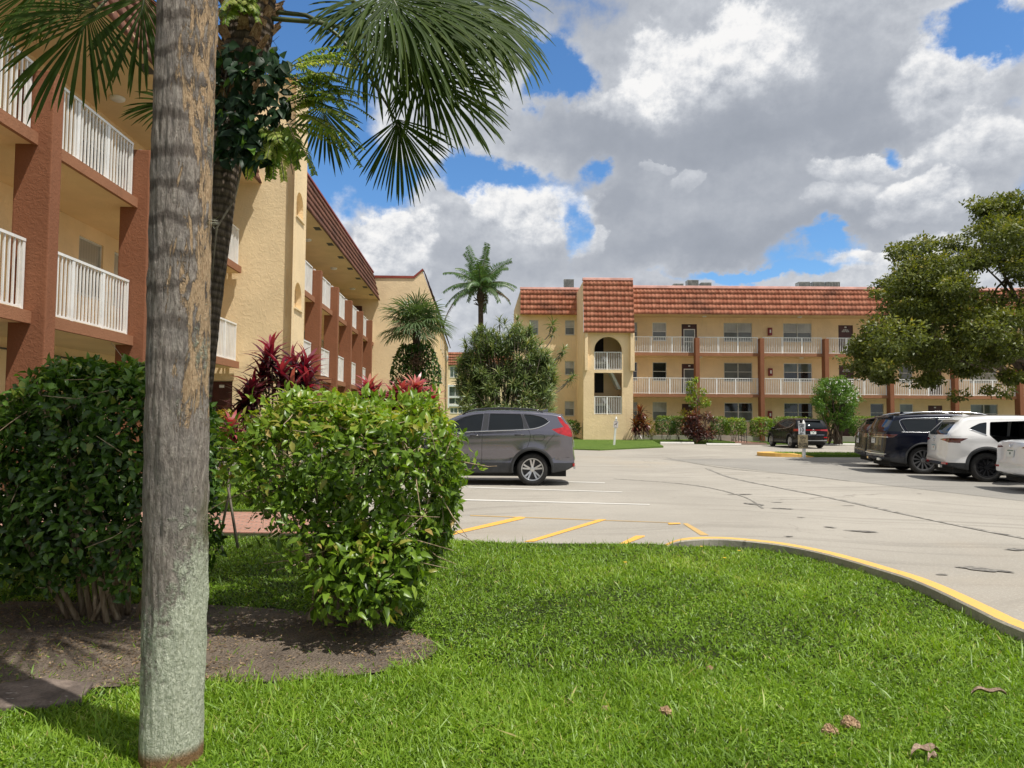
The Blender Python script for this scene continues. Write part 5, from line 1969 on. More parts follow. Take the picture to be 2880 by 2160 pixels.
def pinnate(S, d, L, up, npair=22, pl=0.10, pw=0.018, droop=0.9, rmu=0.55, tv=STRAP_V, tf=STRAP_F, taper=0.5, hang=0.3):
    """feather frond: returns VFR of its leaflets and the rachis points"""
    S, d = Vector(S), Vector(d).normalized()
    pts = [S.copy()]
    dv = d.copy()
    N = 14
    for k in range(N):
        dv = (dv + Vector((0, 0, -1)) * droop / N).normalized()
        pts.append(pts[-1] + dv * L / N)
    P, Y, Z, Ln = [], [], [], []
    for k in range(npair):
        s = 0.10 + 0.90 * (k + 0.5) / npair
        i = min(int(s * N), N - 1)
        p = pts[i].lerp(pts[i + 1], s * N - i)
        t = (pts[i + 1] - pts[i]).normalized()
        side = t.cross(Vector(up)).normalized()
        nn = side.cross(t).normalized()
        env = math.sin(min(1.0, 0.25 + s * 1.05) * math.pi * 0.96) ** taper if s > 0.25 else 0.75 + s * 0.6
        env = max(0.22, env)
        for sg in (-1, 1):
            P.append(tuple(p))
            Y.append(tuple(side * sg + t * 0.45 + Vector((0, 0, -hang)) + Vector((RNG.normal(0, .1), RNG.normal(0, .1), RNG.normal(0, .1)))))
            Z.append(tuple(nn))
            Ln.append(pl * env * RNG.uniform(.88, 1.1))
    Ln = np.array(Ln)
    r = np.clip(RNG.normal(rmu, .15, len(P)), 0, 1)
    return scatter(tv, tf, np.array(P), np.array(Y), np.array(Z), Ln, pw, r, 0.15), pts


def fern_plant(label, fr, loc, group):
    a_, mb = NP(), MB()
    for (S, d, L, dr_) in fr:
        VFR, pts = pinnate(S, d, L, (0, -0.3, 1), 30, 0.105, 0.0135, dr_, 0.62 + .33 * (RNG.random() < .35), hang=.12)
        a_.add(VFR)
        mb.tube(pts, [0.004] * len(pts), 5, caps=False)
    return plant('fern', label, 'fern', loc, [a_.build('fronds', ML_FERN), mb.build('stalks', M_PETIOLE, None, smooth=True, recalc=False)], group)


gf = 'ferns rooted in the leaning palm'
fr = []
for i in range(34):
    fr.append((A6(800 + rg.uniform(-10, 45), 170 + rg.uniform(0, 200), 5.75 + rg.uniform(-.1, .15)), (rg.uniform(.6, 1.0), rg.uniform(-.5, .2), rg.uniform(-.1, .75)), rg.uniform(.5, .82), rg.uniform(.7, 1.5)))
fern_plant('pale green fern arching right from the leaning palm head', fr, A6(815, 260), gf)
fr = []
for i in range(18):
    fr.append((A6(760 + rg.uniform(-40, 50), 330 + rg.uniform(0, 70), 5.75 + rg.uniform(-.1, .1)), (rg.uniform(-.35, .75), rg.uniform(-.4, .1), rg.uniform(-.7, .1)), rg.uniform(.3, .5), rg.uniform(1.0, 1.8)))
fern_plant('fern drooping below the fig leaves of the leaning palm', fr, A6(770, 380), gf)
fr = []
for i in range(8):
    fr.append((A6(668 + rg.uniform(-15, 15), 10 + rg.uniform(-30, 30), 5.78), (rg.uniform(-.2, .9), rg.uniform(-.6, -.1), rg.uniform(-.4, .5)), rg.uniform(.2, .32), rg.uniform(.9, 1.6)))
fern_plant('small bright fern among the brown leaf bases at the top of the photo', fr, A6(668, 20), gf)

# ------------------------------------------------------------------ rosette plants
def rosette(C, axis, n, L, W, rn0, rn1, mu=0.9, droop=0.5):
    """lance leaves spiralling round an axis; young leaves upright and brighter"""
    ax = Vector(axis).normalized()
    e1 = ax.orthogonal().normalized()
    e2 = ax.cross(e1)
    P, Y, Z, Ln, r, cu = [], [], [], [], [], []
    for i in range(n):
        f = i / n
        az = i * 2.399963 + RNG.normal(0, .15)
        el = 1.35 - 1.75 * f + RNG.normal(0, .12)
        d = (e1 * math.cos(az) + e2 * math.sin(az)) * math.cos(el) + ax * math.sin(el)
        P.append(tuple(Vector(C) - ax * L * 0.45 * f))
        Y.append(tuple(d))
        Z.append(tuple(ax + d * -0.3))
        Ln.append(L * (0.7 + 0.5 * math.sin(math.pi * min(1, f + 0.25))) * RNG.uniform(.85, 1.12))
        r.append(np.clip(rn1 + (rn0 - rn1) * f + RNG.normal(0, .13), 0, 1))
        cu.append(droop * (0.3 + f) * RNG.uniform(.7, 1.3))
    return scatter(STRAP_V, STRAP_F, np.array(P), np.array(Y), np.array(Z), np.array(Ln), W, np.array(r), np.array(cu))


def ti_plant(label, heads, Y, L, W, ground, loc_z=0.0, n=44, rn=(0.18, 0.85), group='red ti plants', mat=None):
    a_, mb = NP(), MB()
    for i, (px, py, dy) in enumerate(heads):
        C = at(px, py, Y + dy)
        ax = (RNG.normal(0, .22), RNG.normal(0, .22) - .1, 1)
        a_.add(rosette(C, ax, n, L * RNG.uniform(.85, 1.1), W, rn[0], rn[1]))
        # a trailing skirt of older dark leaves
        a_.add(rosette(C - Vector((RNG.normal(0, .05), 0, L * 0.55)), ax, n // 3, L * .95, W, 0.05, 0.3, droop=.8))
        g0 = Vector(ground) + Vector((RNG.normal(0, .18), RNG.normal(0, .12), 0))
        mb.tube([g0, g0.lerp(C, .5) + Vector((RNG.normal(0, .05), 0, 0)), C], [.018, .015, .012], 6)
    return plant('ti_plant', label, 'ti plant', ground, [a_.build('leaves', mat or ML_TI), mb.build('canes', M_STEM, None, smooth=True, recalc=False)], group)


zc = lambda x, y: (600 + x / 2.765, 880 + y / 2.765)
h1 = [(455, 325, 0), (420, 390, .3), (630, 415, .2), (530, 480, -.2), (710, 430, .1), (370, 490, .1), (735, 560, 0), (620, 590, -.3), (330, 600, 0), (690, 510, .3)]
ti_plant('tall red ti plant against the cream stair tower', [zc(x, y) + (d,) for x, y, d in h1], 11.8, 0.42, 0.062, (-4.0, 11.9, 0.05), n=30, rn=(.05, .68))
h1 = [(250, 690, 0), (290, 640, .1)]
ti_plant('dark ti plant at the left foot of the tall red one', [zc(x, y) + (d,) for x, y, d in h1], 10.9, 0.36, 0.07, (-3.95, 11.6, 0.05), rn=(.05, .3))
h1 = [(135, 900, 0), (150, 985, .05)]
ti_plant('small pink ti plant in the gap between the two hedges', [zc(x, y) + (d,) for x, y, d in h1], 8.2, 0.22, 0.045, (-3.15, 8.25, 0.0), n=26, rn=(.4, .8))
h1 = [(1215, 600, 0), (1190, 660, .2), (1250, 690, 0)]
ti_plant('narrow red ti plant in front of the brown pillars', [zc(x, y) + (d,) for x, y, d in h1], 19.5, 0.52, 0.09, (-3.95, 19.6, 0.05), rn=(.3, .85))
h1 = [(1455, 620, 0), (1560, 600, .2), (1500, 680, -.2), (1400, 680, 0), (1610, 680, .1), (1700, 700, .2), (1350, 720, 0)]
ti_plant('broad bright red ti plant below the vine covered palm', [zc(x, y) + (d,) for x, y, d in h1], 20, 0.5, 0.09, (-3.75, 20.1, 0.05), rn=(.35, .9))
h1 = [(1750 + 175 / zk, 760 + 1335 / zk, 0), (1750 + 150 / zk, 760 + 1420 / zk, .2), (1750 + 200 / zk, 760 + 1440 / zk, -.2), (1750 + 125 / zk, 760 + 1460 / zk, 0)]
ti_plant('orange and red ti plant at the right corner of the arched tower', h1, 46.0, 0.60, 0.11, tuple(Vector((at(1792, 1236, 46.0).x, 46.0, 0.18))), n=34, rn=(.45, 1.0), mat=ML_CROT)

# big dracaena shrub behind the grey car
a_, mb = NP(), MB()
YS = 29.0
base = Vector((at(1420, 1180, YS).x, YS, 0.03))
rg = random.Random(21)
cl = []
for i in range(430):
    ang = rg.uniform(-0.5, math.pi + 0.5)
    rr_ = rg.uniform(.03, 1.0) ** .5
    px = 1425 + 138 * rr_ * math.cos(ang) * (1.0 if ang > 0 else 1)
    py = 1050 - 128 * rr_ * math.sin(ang) + (25 if rr_ < .5 else 0)
    py += 14 * math.sin(px * .05)
    if px > 1530 and py < 950:
        py += 50
    cl.append((px, py, rg.uniform(-1.6, 1.0)))
cl += [(rg.uniform(1300, 1555), rg.uniform(1075, 1160), rg.uniform(-1.7, -.4)) for i in range(90)]
cl += [(1553, 912, 0), (1556, 935, 0), (1583, 985, 0), (1580, 1000, .1), (1608, 1062, -.2), (1600, 1072, -.1), (1405, 905, 0), (1420, 912, .3), (1455, 900, 0), (1345, 930, 0), (1310, 965, 0)]
stray = set(cl[-11:-4])
for (px, py, dy) in cl:
    C = Vector(at(px, py, YS + dy))
    out = (C - base - Vector((0, 0, 1.6)))
    ax = (out.normalized() + Vector((rg.gauss(0, .25), rg.gauss(0, .25), .5))).normalized()
    a_.add(rosette(C, ax, 28, 0.33, 0.038, .25, .85, droop=.45))
    if (px, py, dy) in stray:                       # a stray limb reaching out of the crown
        q_ = Vector(at(min(px, 1535) - 12, py + 55, YS + dy))
        mb.tube(smooth_line([q_ + Vector((-.5, 0, -.5)), q_, q_.lerp(C, .6) + Vector((.10, 0, -.06)), C - ax * .1], 2), .022, 6)
    if rg.random() < .30:
        m_ = base.lerp(C, .55) + Vector((rg.gauss(0, .15), rg.gauss(0, .1), -.15))
        mb.tube([base + Vector((rg.gauss(0, .35), rg.gauss(0, .25), 0)), base.lerp(m_, .5) + Vector((rg.gauss(0, .15), 0, 0)), m_, C - ax * .12], [.035, .026, .018, .012], 6)
plant('dracaena_shrub', 'large round grey green shrub with pale stems behind the grey car', 'shrub', tuple(base), [a_.build('foliage', ML_DRAC), mb.build('stems', M_STEM, None, smooth=True, recalc=False)])

# sabal palm with a vine covered trunk in front of the far end wall
YV = 36.0
bx = at(1172, 1180, YV).x
C = Vector(at(1172, 930, YV))
P3 = thing('palm_tree', 'short grey green fan palm with a vine covered trunk by the cream end wall', 'palm tree', (bx, YV, 0))
t3 = palm_trunk([(bx, YV, -.05), (bx, YV, 2.5), tuple(C)], [.24, .2, .2], 'trunk', M_PTRUNK, (bx, YV, 0), 20, 40, .02)
t3.location = (0, 0, 0)
t3.parent = P3
palm_crown(P3, tuple(C + Vector((0, 0, .1))), 34, 1.3, 0.95, (.1, .8), ML_PALMG, 34, 8, 1.5, 8, .045, .02)
a_ = NP()
nv_ = 3400
px = 1170 + RNG.normal(0, 24, nv_) + 12 * np.sin(np.linspace(0, 40, nv_))
py = RNG.uniform(965, 1150, nv_)
wv = 1 - ((py - 1055) / 115) ** 2 * .75
px = 1170 + np.clip(RNG.normal(0, 1, nv_), -1.6, 1.6) * 42 * wv
Pv = np.array([tuple(at(x, y, YV + RNG.uniform(-.75, .3))) for x, y in zip(px, py)])
a_.add(scatter(LEAF_V, LEAF_F, Pv, RNG.normal(size=(nv_, 3)) * .5 + np.array((0, -.3, -.7)), RNG.normal(size=(nv_, 3)) * .5 + np.array((.1, -.7, .6)), RNG.uniform(.13, .24, nv_), RNG.uniform(.09, .15, nv_), RNG.random(nv_) * .8))
vn = a_.build('foliage', ML_HEDGED)
a_ = NP()
px, py = 1175 + RNG.normal(0, 13, 240), 1015 + RNG.normal(0, 14, 240)
Pv = np.array([tuple(at(x, y, YV - RNG.uniform(.6, .8))) for x, y in zip(px, py)])
a_.add(scatter(LEAF_V, LEAF_F, Pv, rand_dirs(240), RNG.normal(size=(240, 3)) * .5 + np.array((0, -1, .2)), .16, .07))
dv_ = a_.build('dry_foliage', ML_DEAD)
plant('climbing_vine', 'dark green vine with a dry brown patch wrapped around the short fan palm', 'climbing plant', (bx, YV, 0), [vn, dv_])

# tall queen palm
YQ = 56.0
Cq = Vector(at(1352, 822, YQ))
bq = Vector((at(1351, 1180, YQ).x, YQ, 0))
PQ = thing('palm_tree', 'tall slim feather palm with two dead fronds rising behind the shrubs', 'palm tree', tuple(bq))
mb = MB()
mb.tube([bq - Vector((0, 0, .1)), bq.lerp(Cq, .5) + Vector((.05, 0, 0)), Cq.lerp(bq, .06), Cq], [.26, .22, .2, .24], 14)
mb.tube([Cq - Vector((0, 0, .9)), Cq - Vector((0, 0, .4)), Cq + Vector((0, 0, .5))], [.24, .34, .16], 12)
for i in range(14):
    az = i * 2.4
    p = Cq + Vector((math.cos(az) * .25, math.sin(az) * .25, -rg.uniform(.2, 1.1)))
    mb.tube([p, p + Vector((math.cos(az) * .35, math.sin(az) * .3, rg.uniform(-.1, .4)))], [.06, .03], 5)
local_parent(PQ, [mb.build('trunk', M_PTRUNK, None, smooth=True, recalc=False)])
for i in range(26):
    az = i * 2.399963 + .4
    el = 1.45 - 1.25 * (i / 25) + rg.uniform(-.1, .1)
    d = Vector((math.cos(az) * math.cos(el), math.sin(az) * math.cos(el), math.sin(el)))
    VFR, pts = pinnate(Cq + Vector((0, 0, .35)), d, rg.uniform(3.0, 3.8), (0, -.4, 1) if abs(d.z) < .8 else (0, -1, .3), 60, .72, .045, 1.0 + .55 * (i / 25), .5, taper=.45, hang=.6)
    a_ = NP()
    a_.add(VFR)
    fo = a_.build('frond', ML_QUEEN)
    mb = MB()
    mb.tube(pts, [.045 * (1 - .8 * k / len(pts)) for k in range(len(pts))], 5)
    s_ = mb.build('stalk', M_PETIOLE, None, smooth=True, recalc=False)
    s_.parent = fo
    local_parent(PQ, [fo])
for d, L, dr_ in (((-1, -.1, .25), 5.0, 2.6), ((1, -.1, .35), 2.6, 1.3)):
    VFR, pts = pinnate(Cq + Vector((0, 0, .1)), d, L, (0, -.4, 1), 40, .34, .045, dr_, .4, taper=.4, hang=.9)
    a_ = NP()
    a_.add(VFR)
    fo = a_.build('frond', ML_DEAD)
    fo['label'] = 'dead brown drooping frond'
    mb = MB()
    mb.tube(pts, [.06 * (1 - .6 * k / len(pts)) for k in range(len(pts))], 5)
    s_ = mb.build('stalk', M_STEM, None, smooth=True, recalc=False)
    s_.parent = fo
    local_parent(PQ, [fo])

# ------------------------------------------------------------------ leafy blobs for trees and bushes
def clump(centers, radii, per, leaf, rmu, width=.6, tv=SMALL_V, tf=SMALL_F, flat=.75, jit=.2):
    Ps, Ns, Rs = [], [], []
    for c, r in zip(centers, radii):
        d = rand_dirs(per)
        k = RNG.uniform(.30, 1.0, per) ** .4
        k = k * (1 + .75 * noise3(d * 1.7 + np.array(c), 1.0))
        p = np.array(c) + d * (k * r)[:, None] * np.array((1, 1, flat))
        Ps.append(p)
        Ns.append(d)
        Rs.append(np.clip(rmu + .26 * d[:, 2] + RNG.normal(0, jit, per), 0, 1))  # clump tops coloured lighter, undersides darker: shading painted into the leaves
    P, N, r = np.concatenate(Ps), np.concatenate(Ns), np.concatenate(Rs)
    n = len(P)
    return scatter(tv, tf, P, N * .5 + RNG.normal(size=(n, 3)) * .7 + np.array((0, 0, -.2)), N * .6 + RNG.normal(size=(n, 3)) * .6 + np.array((0, 0, .6)), leaf * RNG.uniform(.7, 1.35, n), leaf * width, r)


# right-hand shade tree
rg = random.Random(33)
YTREE = 28.0
tb = Vector((22.3, 29.4, 0.1))
TR = thing('shade_tree', 'broad dark olive tree overhanging the parked cars on the right', 'tree', tuple(tb))
fork = tb + Vector((-.75, -.2, 3.1))
lob = [(2120, 660, 190, 110, 34), (1935, 730, 90, 58, 15), (2035, 590, 95, 55, 12), (2200, 490, 80, 52, 12), (2360, 600, 200, 160, 26), (2100, 758, 130, 28, 14), (1985, 655, 80, 55, 11), (2300, 755, 150, 36, 12), (1900, 775, 40, 26, 5)]
cs, rs = [], []
for (cx, cy, rx, ry, k) in lob:
    for i in range(k):
        a = rg.uniform(0, 2 * math.pi)
        q = rg.random() ** .5
        x, y = cx + rx * q * math.cos(a), cy + ry * q * math.sin(a)
        Yd = YTREE + rg.uniform(-4.2, 4.2) * (1 - .5 * q)
        cs.append(tuple(at(x * 1.302, y * 1.302, Yd)))
        rs.append(rg.uniform(.5, 1.05))
ex = [(2150, 440, .5), (2190, 432, .6), (2128, 452, .35), (1945, 545, .5), (1990, 530, .55), (2060, 528, .6), (2100, 560, .5), (1860, 755, .45), (1872, 790, .4), (1905, 815, .35), (2010, 820, .4), (2185, 815, .4), (2090, 800, .4)]
for (x, y, r) in ex:
    cs.append(tuple(at(x * 1.302, y * 1.302, YTREE + rg.uniform(-2, 2))))
    rs.append(r)
a_ = NP()
n_main = len(cs)
for i in range(120):
    c, r = cs[rg.randrange(n_main)], rg.uniform(.25, .5)
    d = Vector((rg.gauss(0, 1), rg.gauss(0, 1), rg.gauss(0, .7))).normalized()
    cs.append(tuple(Vector(c) + d * rg.uniform(.8, 1.5)))
    rs.append(r)
a_.add(clump(cs[:n_main], rs[:n_main], 640, .15, .45, .62, flat=.6, jit=.16))
a_.add(clump(cs[n_main:], rs[n_main:], 150, .15, .5, .62, flat=.6, jit=.18))
crown = a_.build('crown', ML_TREE)
mb = MB()
mb.tube([tb - Vector((0, 0, .3)), tb.lerp(fork, .5) + Vector((.1, 0, 0)), fork], [.27, .24, .21], 12)
tips = [at(2185 * 1.302, 780 * 1.302, 27), at(2040 * 1.302, 690 * 1.302, 27), at(2150 * 1.302, 560 * 1.302, 28), at(2300 * 1.302, 520 * 1.302, 29), at(2420 * 1.302, 640 * 1.302, 29), at(1950 * 1.302, 760 * 1.302, 26)]
for tpz in tips:
    m_ = fork.lerp(tpz, .5) + Vector((rg.gauss(0, .3), rg.gauss(0, .3), .5))
    ln_ = smooth_line([fork - Vector((0, 0, .2)), fork.lerp(m_, .6), m_, Vector(tpz)], 2)
    mb.tube(ln_, [.19 - .165 * k / (len(ln_) - 1) for k in range(len(ln_))], 8)
    for k in range(9):
        c = Vector(cs[min(range(len(cs)), key=lambda j: (Vector(cs[j]) - m_.lerp(tpz, rg.random()) - Vector((rg.gauss(0, 1), rg.gauss(0, 1), rg.gauss(0, .6)))).length)])
        s = m_.lerp(tpz, rg.random())
        mb.tube([s, s.lerp(c, .5) + Vector((0, 0, .12)), c], [.06, .04, .015], 6)
local_parent(TR, [crown, mb.build('trunk', M_BARK, None, smooth=True, recalc=False)])

# white flowering bush
YB = 43.6
bb_ = Vector((at(2350, 1180, YB).x, YB, .1))
a_, mb = NP(), MB()
cs, rs = [], []
for i in range(85):
    a, q = rg.uniform(0, 6.28), rg.random() ** .5
    cs.append(tuple(at(2352 + 62 * q * math.cos(a), 1118 + 55 * q * math.sin(a), YB + rg.uniform(-1.0, 1.0))))
    rs.append(rg.uniform(.22, .42))
for i in range(16):
    cs.append(tuple(at(2352 + rg.uniform(-45, 50), rg.uniform(1165, 1205), YB + rg.uniform(-.5, .5))))
    rs.append(rg.uniform(.15, .28))
a_.add(clump(cs, rs, 90, .16, .5, .4, LEAF_V, LEAF_F))
fo = a_.build('foliage', ML_BUSH)
for i in range(16):
    c = Vector(cs[rg.randrange(85)])
    g0 = bb_ + Vector((rg.gauss(0, .35), rg.gauss(0, .2), 0))
    mb.tube([g0, g0.lerp(c, .5) + Vector((rg.gauss(0, .1), 0, .1)), c], [.05, .04, .015], 6)
a2 = NP()
nfl = 260
fx, fy = [], []
for i in range(30):
    a, q = rg.uniform(-.8, 3.2), rg.random() ** .4
    a = -a
    for k in range(4):
        fx.append(2362 + 60 * q * math.cos(a) + rg.gauss(0, 2.0))
        fy.append(1112 + 55 * q * math.sin(a) + rg.gauss(0, 1.6))
Pf = np.array([tuple(at(x, y, YB - 1.15 - .2 * rg.random())) for x, y in zip(fx, fy)])
a2.add(scatter(SMALL_V, SMALL_F, Pf, rand_dirs(len(Pf)), RNG.normal(size=(len(Pf), 3)) * .5 + np.array((.2, -1, .6)), .075, .07))
fl = a2.build('flowers', ML_FLOWER)
fl['kind'] = 'stuff'
plant('flowering_bush', 'tall green bush with white flowers beside the black crossover', 'bush', tuple(bb_), [fo, mb.build('stems', M_BARK, None, smooth=True, recalc=False), fl])

# young tree between the galleries
YY = 45.3
g0 = Vector((at(1958, 1236, YY).x, YY, .15))
cs, rs = [], []
for (x, y, r) in [(1946, 1078, .2), (1955, 1095, .33), (1975, 1102, .25), (1945, 1112, .3), (1962, 1118, .33), (1982, 1128, .3), (1938, 1122, .2), (1970, 1140, .25), (1988, 1135, .18), (1950, 1135, .22), (1940, 1095, .2), (1957, 1068, .12)]:
    cs.append(tuple(at(x, y, YY + rg.uniform(-.3, .3))))
    rs.append(r)
a_, mb = NP(), MB()
a_.add(clump(cs, rs, 60, .17, .55, .55, LEAF_V, LEAF_F))
mb.tube([g0, g0.lerp(Vector(cs[4]), .6) + Vector((.04, 0, 0)), Vector(cs[4])], [.055, .045, .02], 8)
for c in cs:
    mb.tube([Vector(cs[7]), Vector(c)], [.02, .008], 5)
plant('young_tree', 'slender yellow green sapling in front of the first brown pillar', 'tree', tuple(g0), [a_.build('crown', ML_YOUNG), mb.build('trunk', M_STEM, None, smooth=True, recalc=False)])


def far_hedge(label, px0, px1, y0, Y, dep, n, mat, mu=.5, leaf=.12, base=.15, cat='hedge', name='hedge', group=None, stems=6, low=.35, yb=None):
    a, b = at(px0, y0, Y), at(px1, y0, Y)
    V, T = box_hedge((a.x, Y - dep / 2, base + low), (b.x, Y + dep / 2, a.z), n, leaf, mat, mu, 4.5, .10, .25, None, .6, 0, stems, px0 * .01, .35)
    # move the stems' feet to the ground at this place
    return make_hedge(name, label, cat, ((a.x + b.x) / 2, Y, base), V, T, mat, group, M_STEM)


gh = 'clipped hedges along the far building'
far_hedge('dark green hedge block with bare stems left of the croton', 1846, 1898, 1172, 46.3, 1.0, 1500, ML_HEDGED, .6, group=gh, low=.4)
far_hedge('narrow hedge block touching the dark croton on its left', 1890, 1928, 1172, 46.6, 1.0, 1100, ML_HEDGED, .6, group=gh, low=.4)
far_hedge('dark hedge block touching the dark croton on its right', 2000, 2046, 1174, 46.3, 1.0, 1300, ML_HEDGED, .6, group=gh, low=.4)
far_hedge('lighter hedge block on the left side of the entrance walk', 2040, 2094, 1177, 45.4, 1.1, 1600, ML_HEDGE, .5, group=gh, low=.45)
far_hedge('lighter hedge block on the right side of the entrance walk', 2112, 2172, 1176, 45.4, 1.1, 1800, ML_HEDGE, .45, group=gh, low=.3)
far_hedge('long hedge behind the black crossover', 2166, 2292, 1174, 46.4, 1.0, 3000, ML_HEDGED, .65, group=gh)
far_hedge('hedge to the right of the white flowering bush', 2392, 2476, 1172, 46.2, 1.1, 2400, ML_HEDGED, .6, group=gh)
far_hedge('hedge showing above the navy car and the white cars', 2480, 2900, 1176, 46.6, 1.0, 5500, ML_HEDGED, .6, group=gh, stems=12)
far_hedge('shaded hedge by the tower corner behind the grey car', 1572, 1630, 1184, 47.6, .7, 1300, ML_HEDGED, .35)
far_hedge('reddish low hedge at the foot of the left stair tower', 598, 690, 1160, 14.6, .8, 1600, ML_CROTY, .1, .09, .05, low=.1)
far_hedge('low hedge along the left building seen past the tower', 700, 1010, 1168, 21.0, .8, 2200, ML_HEDGED, .5, .1, .05, low=.1)


def croton(label, cl, Y, mat, per=55, leaf=.2):
    cs = [tuple(at(x, y, Y + rg.uniform(-.3, .3))) for x, y, r in cl]
    a_, mb = NP(), MB()
    a_.add(clump(cs, [c[2] for c in cl], per, leaf, .45, .38, LEAF_V, LEAF_F))
    g0 = Vector((sum(c[0] for c in cs) / len(cs), Y, .15))
    for c in cs:
        mb.tube([g0 + Vector((rg.gauss(0, .15), 0, 0)), Vector(c)], [.02, .01], 5)
    plant('croton', label, 'croton', tuple(g0), [a_.build('foliage', mat), mb.build('stems', M_STEM, None, smooth=True, recalc=False)], 'crotons by the far building')


croton('dark red croton bush under the sapling', [(rg.uniform(1925, 2000), rg.uniform(1172, 1232), .34) for i in range(34)] + [(1960, 1168, .3), (1945, 1172, .3), (1990, 1172, .25)], 44.9, ML_CROT, 60)
croton('yellow and orange croton on top of the dark red one', [(1922, 1162, .25), (1935, 1160, .28), (1948, 1164, .26), (1940, 1172, .28), (1955, 1172, .22)], 45.4, ML_CROTY, 50, .18)
croton('thin yellow croton beside the orange ti plant', [(1826, 1182, .22), (1832, 1195, .22), (1828, 1208, .2), (1836, 1218, .2), (1822, 1222, .2)], 46.1, ML_CROTY, 45, .16)

# ------------------------------------------------------------------ grass
def in_poly(px, py, poly):
    ins = np.zeros(len(px), bool)
    n = len(poly)
    j = n - 1
    for i in range(n):
        xi, yi = poly[i][0], poly[i][1]
        xj, yj = poly[j][0], poly[j][1]
        c = ((yi > py) != (yj > py)) & (px < (xj - xi) * (py - yi) / (yj - yi + 1e-12) + xi)
        ins ^= c
        j = i
    return ins


BLADE_V = np.array([(-.5, 0, 0), (.5, 0, 0), (-.42, .55, 0), (.42, .55, 0), (0, 1, 0)], float)
BLADE_F = np.array([(0, 1, 3), (0, 3, 2), (2, 3, 4)])


def blades(x, y, z0, ln, wd, rn, lean=.55):
    n = len(x)
    az = RNG.uniform(0, 2 * np.pi, n)
    tl = np.abs(RNG.normal(lean, .3, n))
    yd = np.stack((np.cos(az) * np.sin(tl), np.sin(az) * np.sin(tl), np.cos(tl)), 1)
    fa = RNG.uniform(0, 2 * np.pi, n)
    zd = np.stack((np.cos(az), np.sin(az), RNG.uniform(-.2, .6, n)), 1) + .7 * np.stack((np.cos(fa), np.sin(fa), 0 * fa), 1)
    P = np.stack((x, y, z0), 1)
    V, F, r = scatter(BLADE_V, BLADE_F, P, yd, zd, ln, wd, rn, -RNG.uniform(.1, .7, n))
    return V, F, np.clip(r + np.tile(np.array([-.30, -.30, .0, .0, .06]), n), 0, 1)  # naturally darker blade feet, also painting shade between the blades


def grass_field(n, y0, y1, wide=None, ln=.038, wd=.0058):
    y = y0 + (y1 - y0) * RNG.random(n)
    hw = .80 * y + .35 if wide is None else np.full(n, wide)
    x = RNG.uniform(-1, 1, n) * hw
    ok = in_poly(x, y, lawn_poly)
    bedpoly = [(p.x, p.y) for p in BED]
    wob_x, wob_y = x + .07 * np.sin(17 * y + 5 * x) + RNG.normal(0, .05, n), y + .06 * np.sin(13 * x + 3 * y) + .04 * np.sin(31 * x) + RNG.normal(0, .05, n)
    inb = in_poly(wob_x, wob_y, bedpoly)
    ok &= ~(inb & (RNG.random(n) > .045))
    ok &= RNG.random(n) < np.clip(1.3 + .9 * lawn_noise(x * 2.1 + 7, y * 2.3), .6, 1)
    ok &= ~((np.hypot(x - b0.x, y - b0.y) < .125))
    sl = in_poly(x, y, SLAB)
    ok &= ~sl
    x, y = x[ok], y[ok]
    nz = lawn_noise(x, y)
    n = len(x)
    L = ln * RNG.uniform(.55, 1.35, n) * (1 + .35 * nz)
    W = wd * RNG.uniform(.6, 1.3, n)
    r = np.clip(.47 + .26 * nz + .12 * lawn_noise(x * .5 + 2, y * .6) + RNG.normal(0, .17, n), 0, .97)
    r = np.where(RNG.random(n) < .025, 1.0, r)
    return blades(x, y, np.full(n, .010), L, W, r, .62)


SLAB = [(p.x, p.y) for p in (gnd(-60, 1950), gnd(0, 1940), gnd(120, 1925), gnd(262, 1938), gnd(225, 1985), gnd(140, 2002), gnd(-70, 2012))]
a_ = NP()
a_.add(grass_field(210000, 2.15, 4.3))
a_.add(grass_field(190000, 4.3, 8.9, wd=.0072))
a_.add(grass_field(52000, -2.5, 2.3, 4.5, wd=.010, ln=.055))
a_.add(grass_field(30000, 2.2, 8.7, 7.0, wd=.009, ln=.05))
# scattered longer blades and low broad-leaved weeds
a_.add(grass_field(7000, 2.15, 8.7, ln=.11, wd=.008))
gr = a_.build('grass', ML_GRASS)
tag(gr, 'sunlit short lawn grass of the kerbed island in the foreground', 'grass', kind='stuff')
n = 60000
y = 2.2 + 6 * RNG.random(n) ** 1.4
x = RNG.uniform(-1, 1, n) * (.8 * y + .2)
ok = in_poly(x, y, lawn_poly) & ~in_poly(x, y, [(p.x, p.y) for p in BED]) & ~in_poly(x, y, SLAB) & (lawn_noise(x * 1.7 + 3, y * 1.4) > -.05) & (np.hypot(x - b0.x, y - b0.y) > .13)
x, y = x[ok], y[ok]
n = len(x)
a_ = NP()
a_.add(scatter(LEAF_V, LEAF_F, np.stack((x, y, .012 + .022 * RNG.random(n)), 1), np.stack((RNG.normal(size=n), RNG.normal(size=n), RNG.normal(.15, .25, n)), 1), np.stack((RNG.normal(0, .3, n), RNG.normal(0, .3, n), np.ones(n)), 1),
               RNG.uniform(.016, .03, n), RNG.uniform(.013, .022, n), np.clip(RNG.normal(.58, .15, n), 0, .95)))
wd_ = a_.build('lawn_weeds', ML_GRASS)
tag(wd_, 'round leaved low weeds mixed into the foreground lawn', 'weeds', kind='stuff')
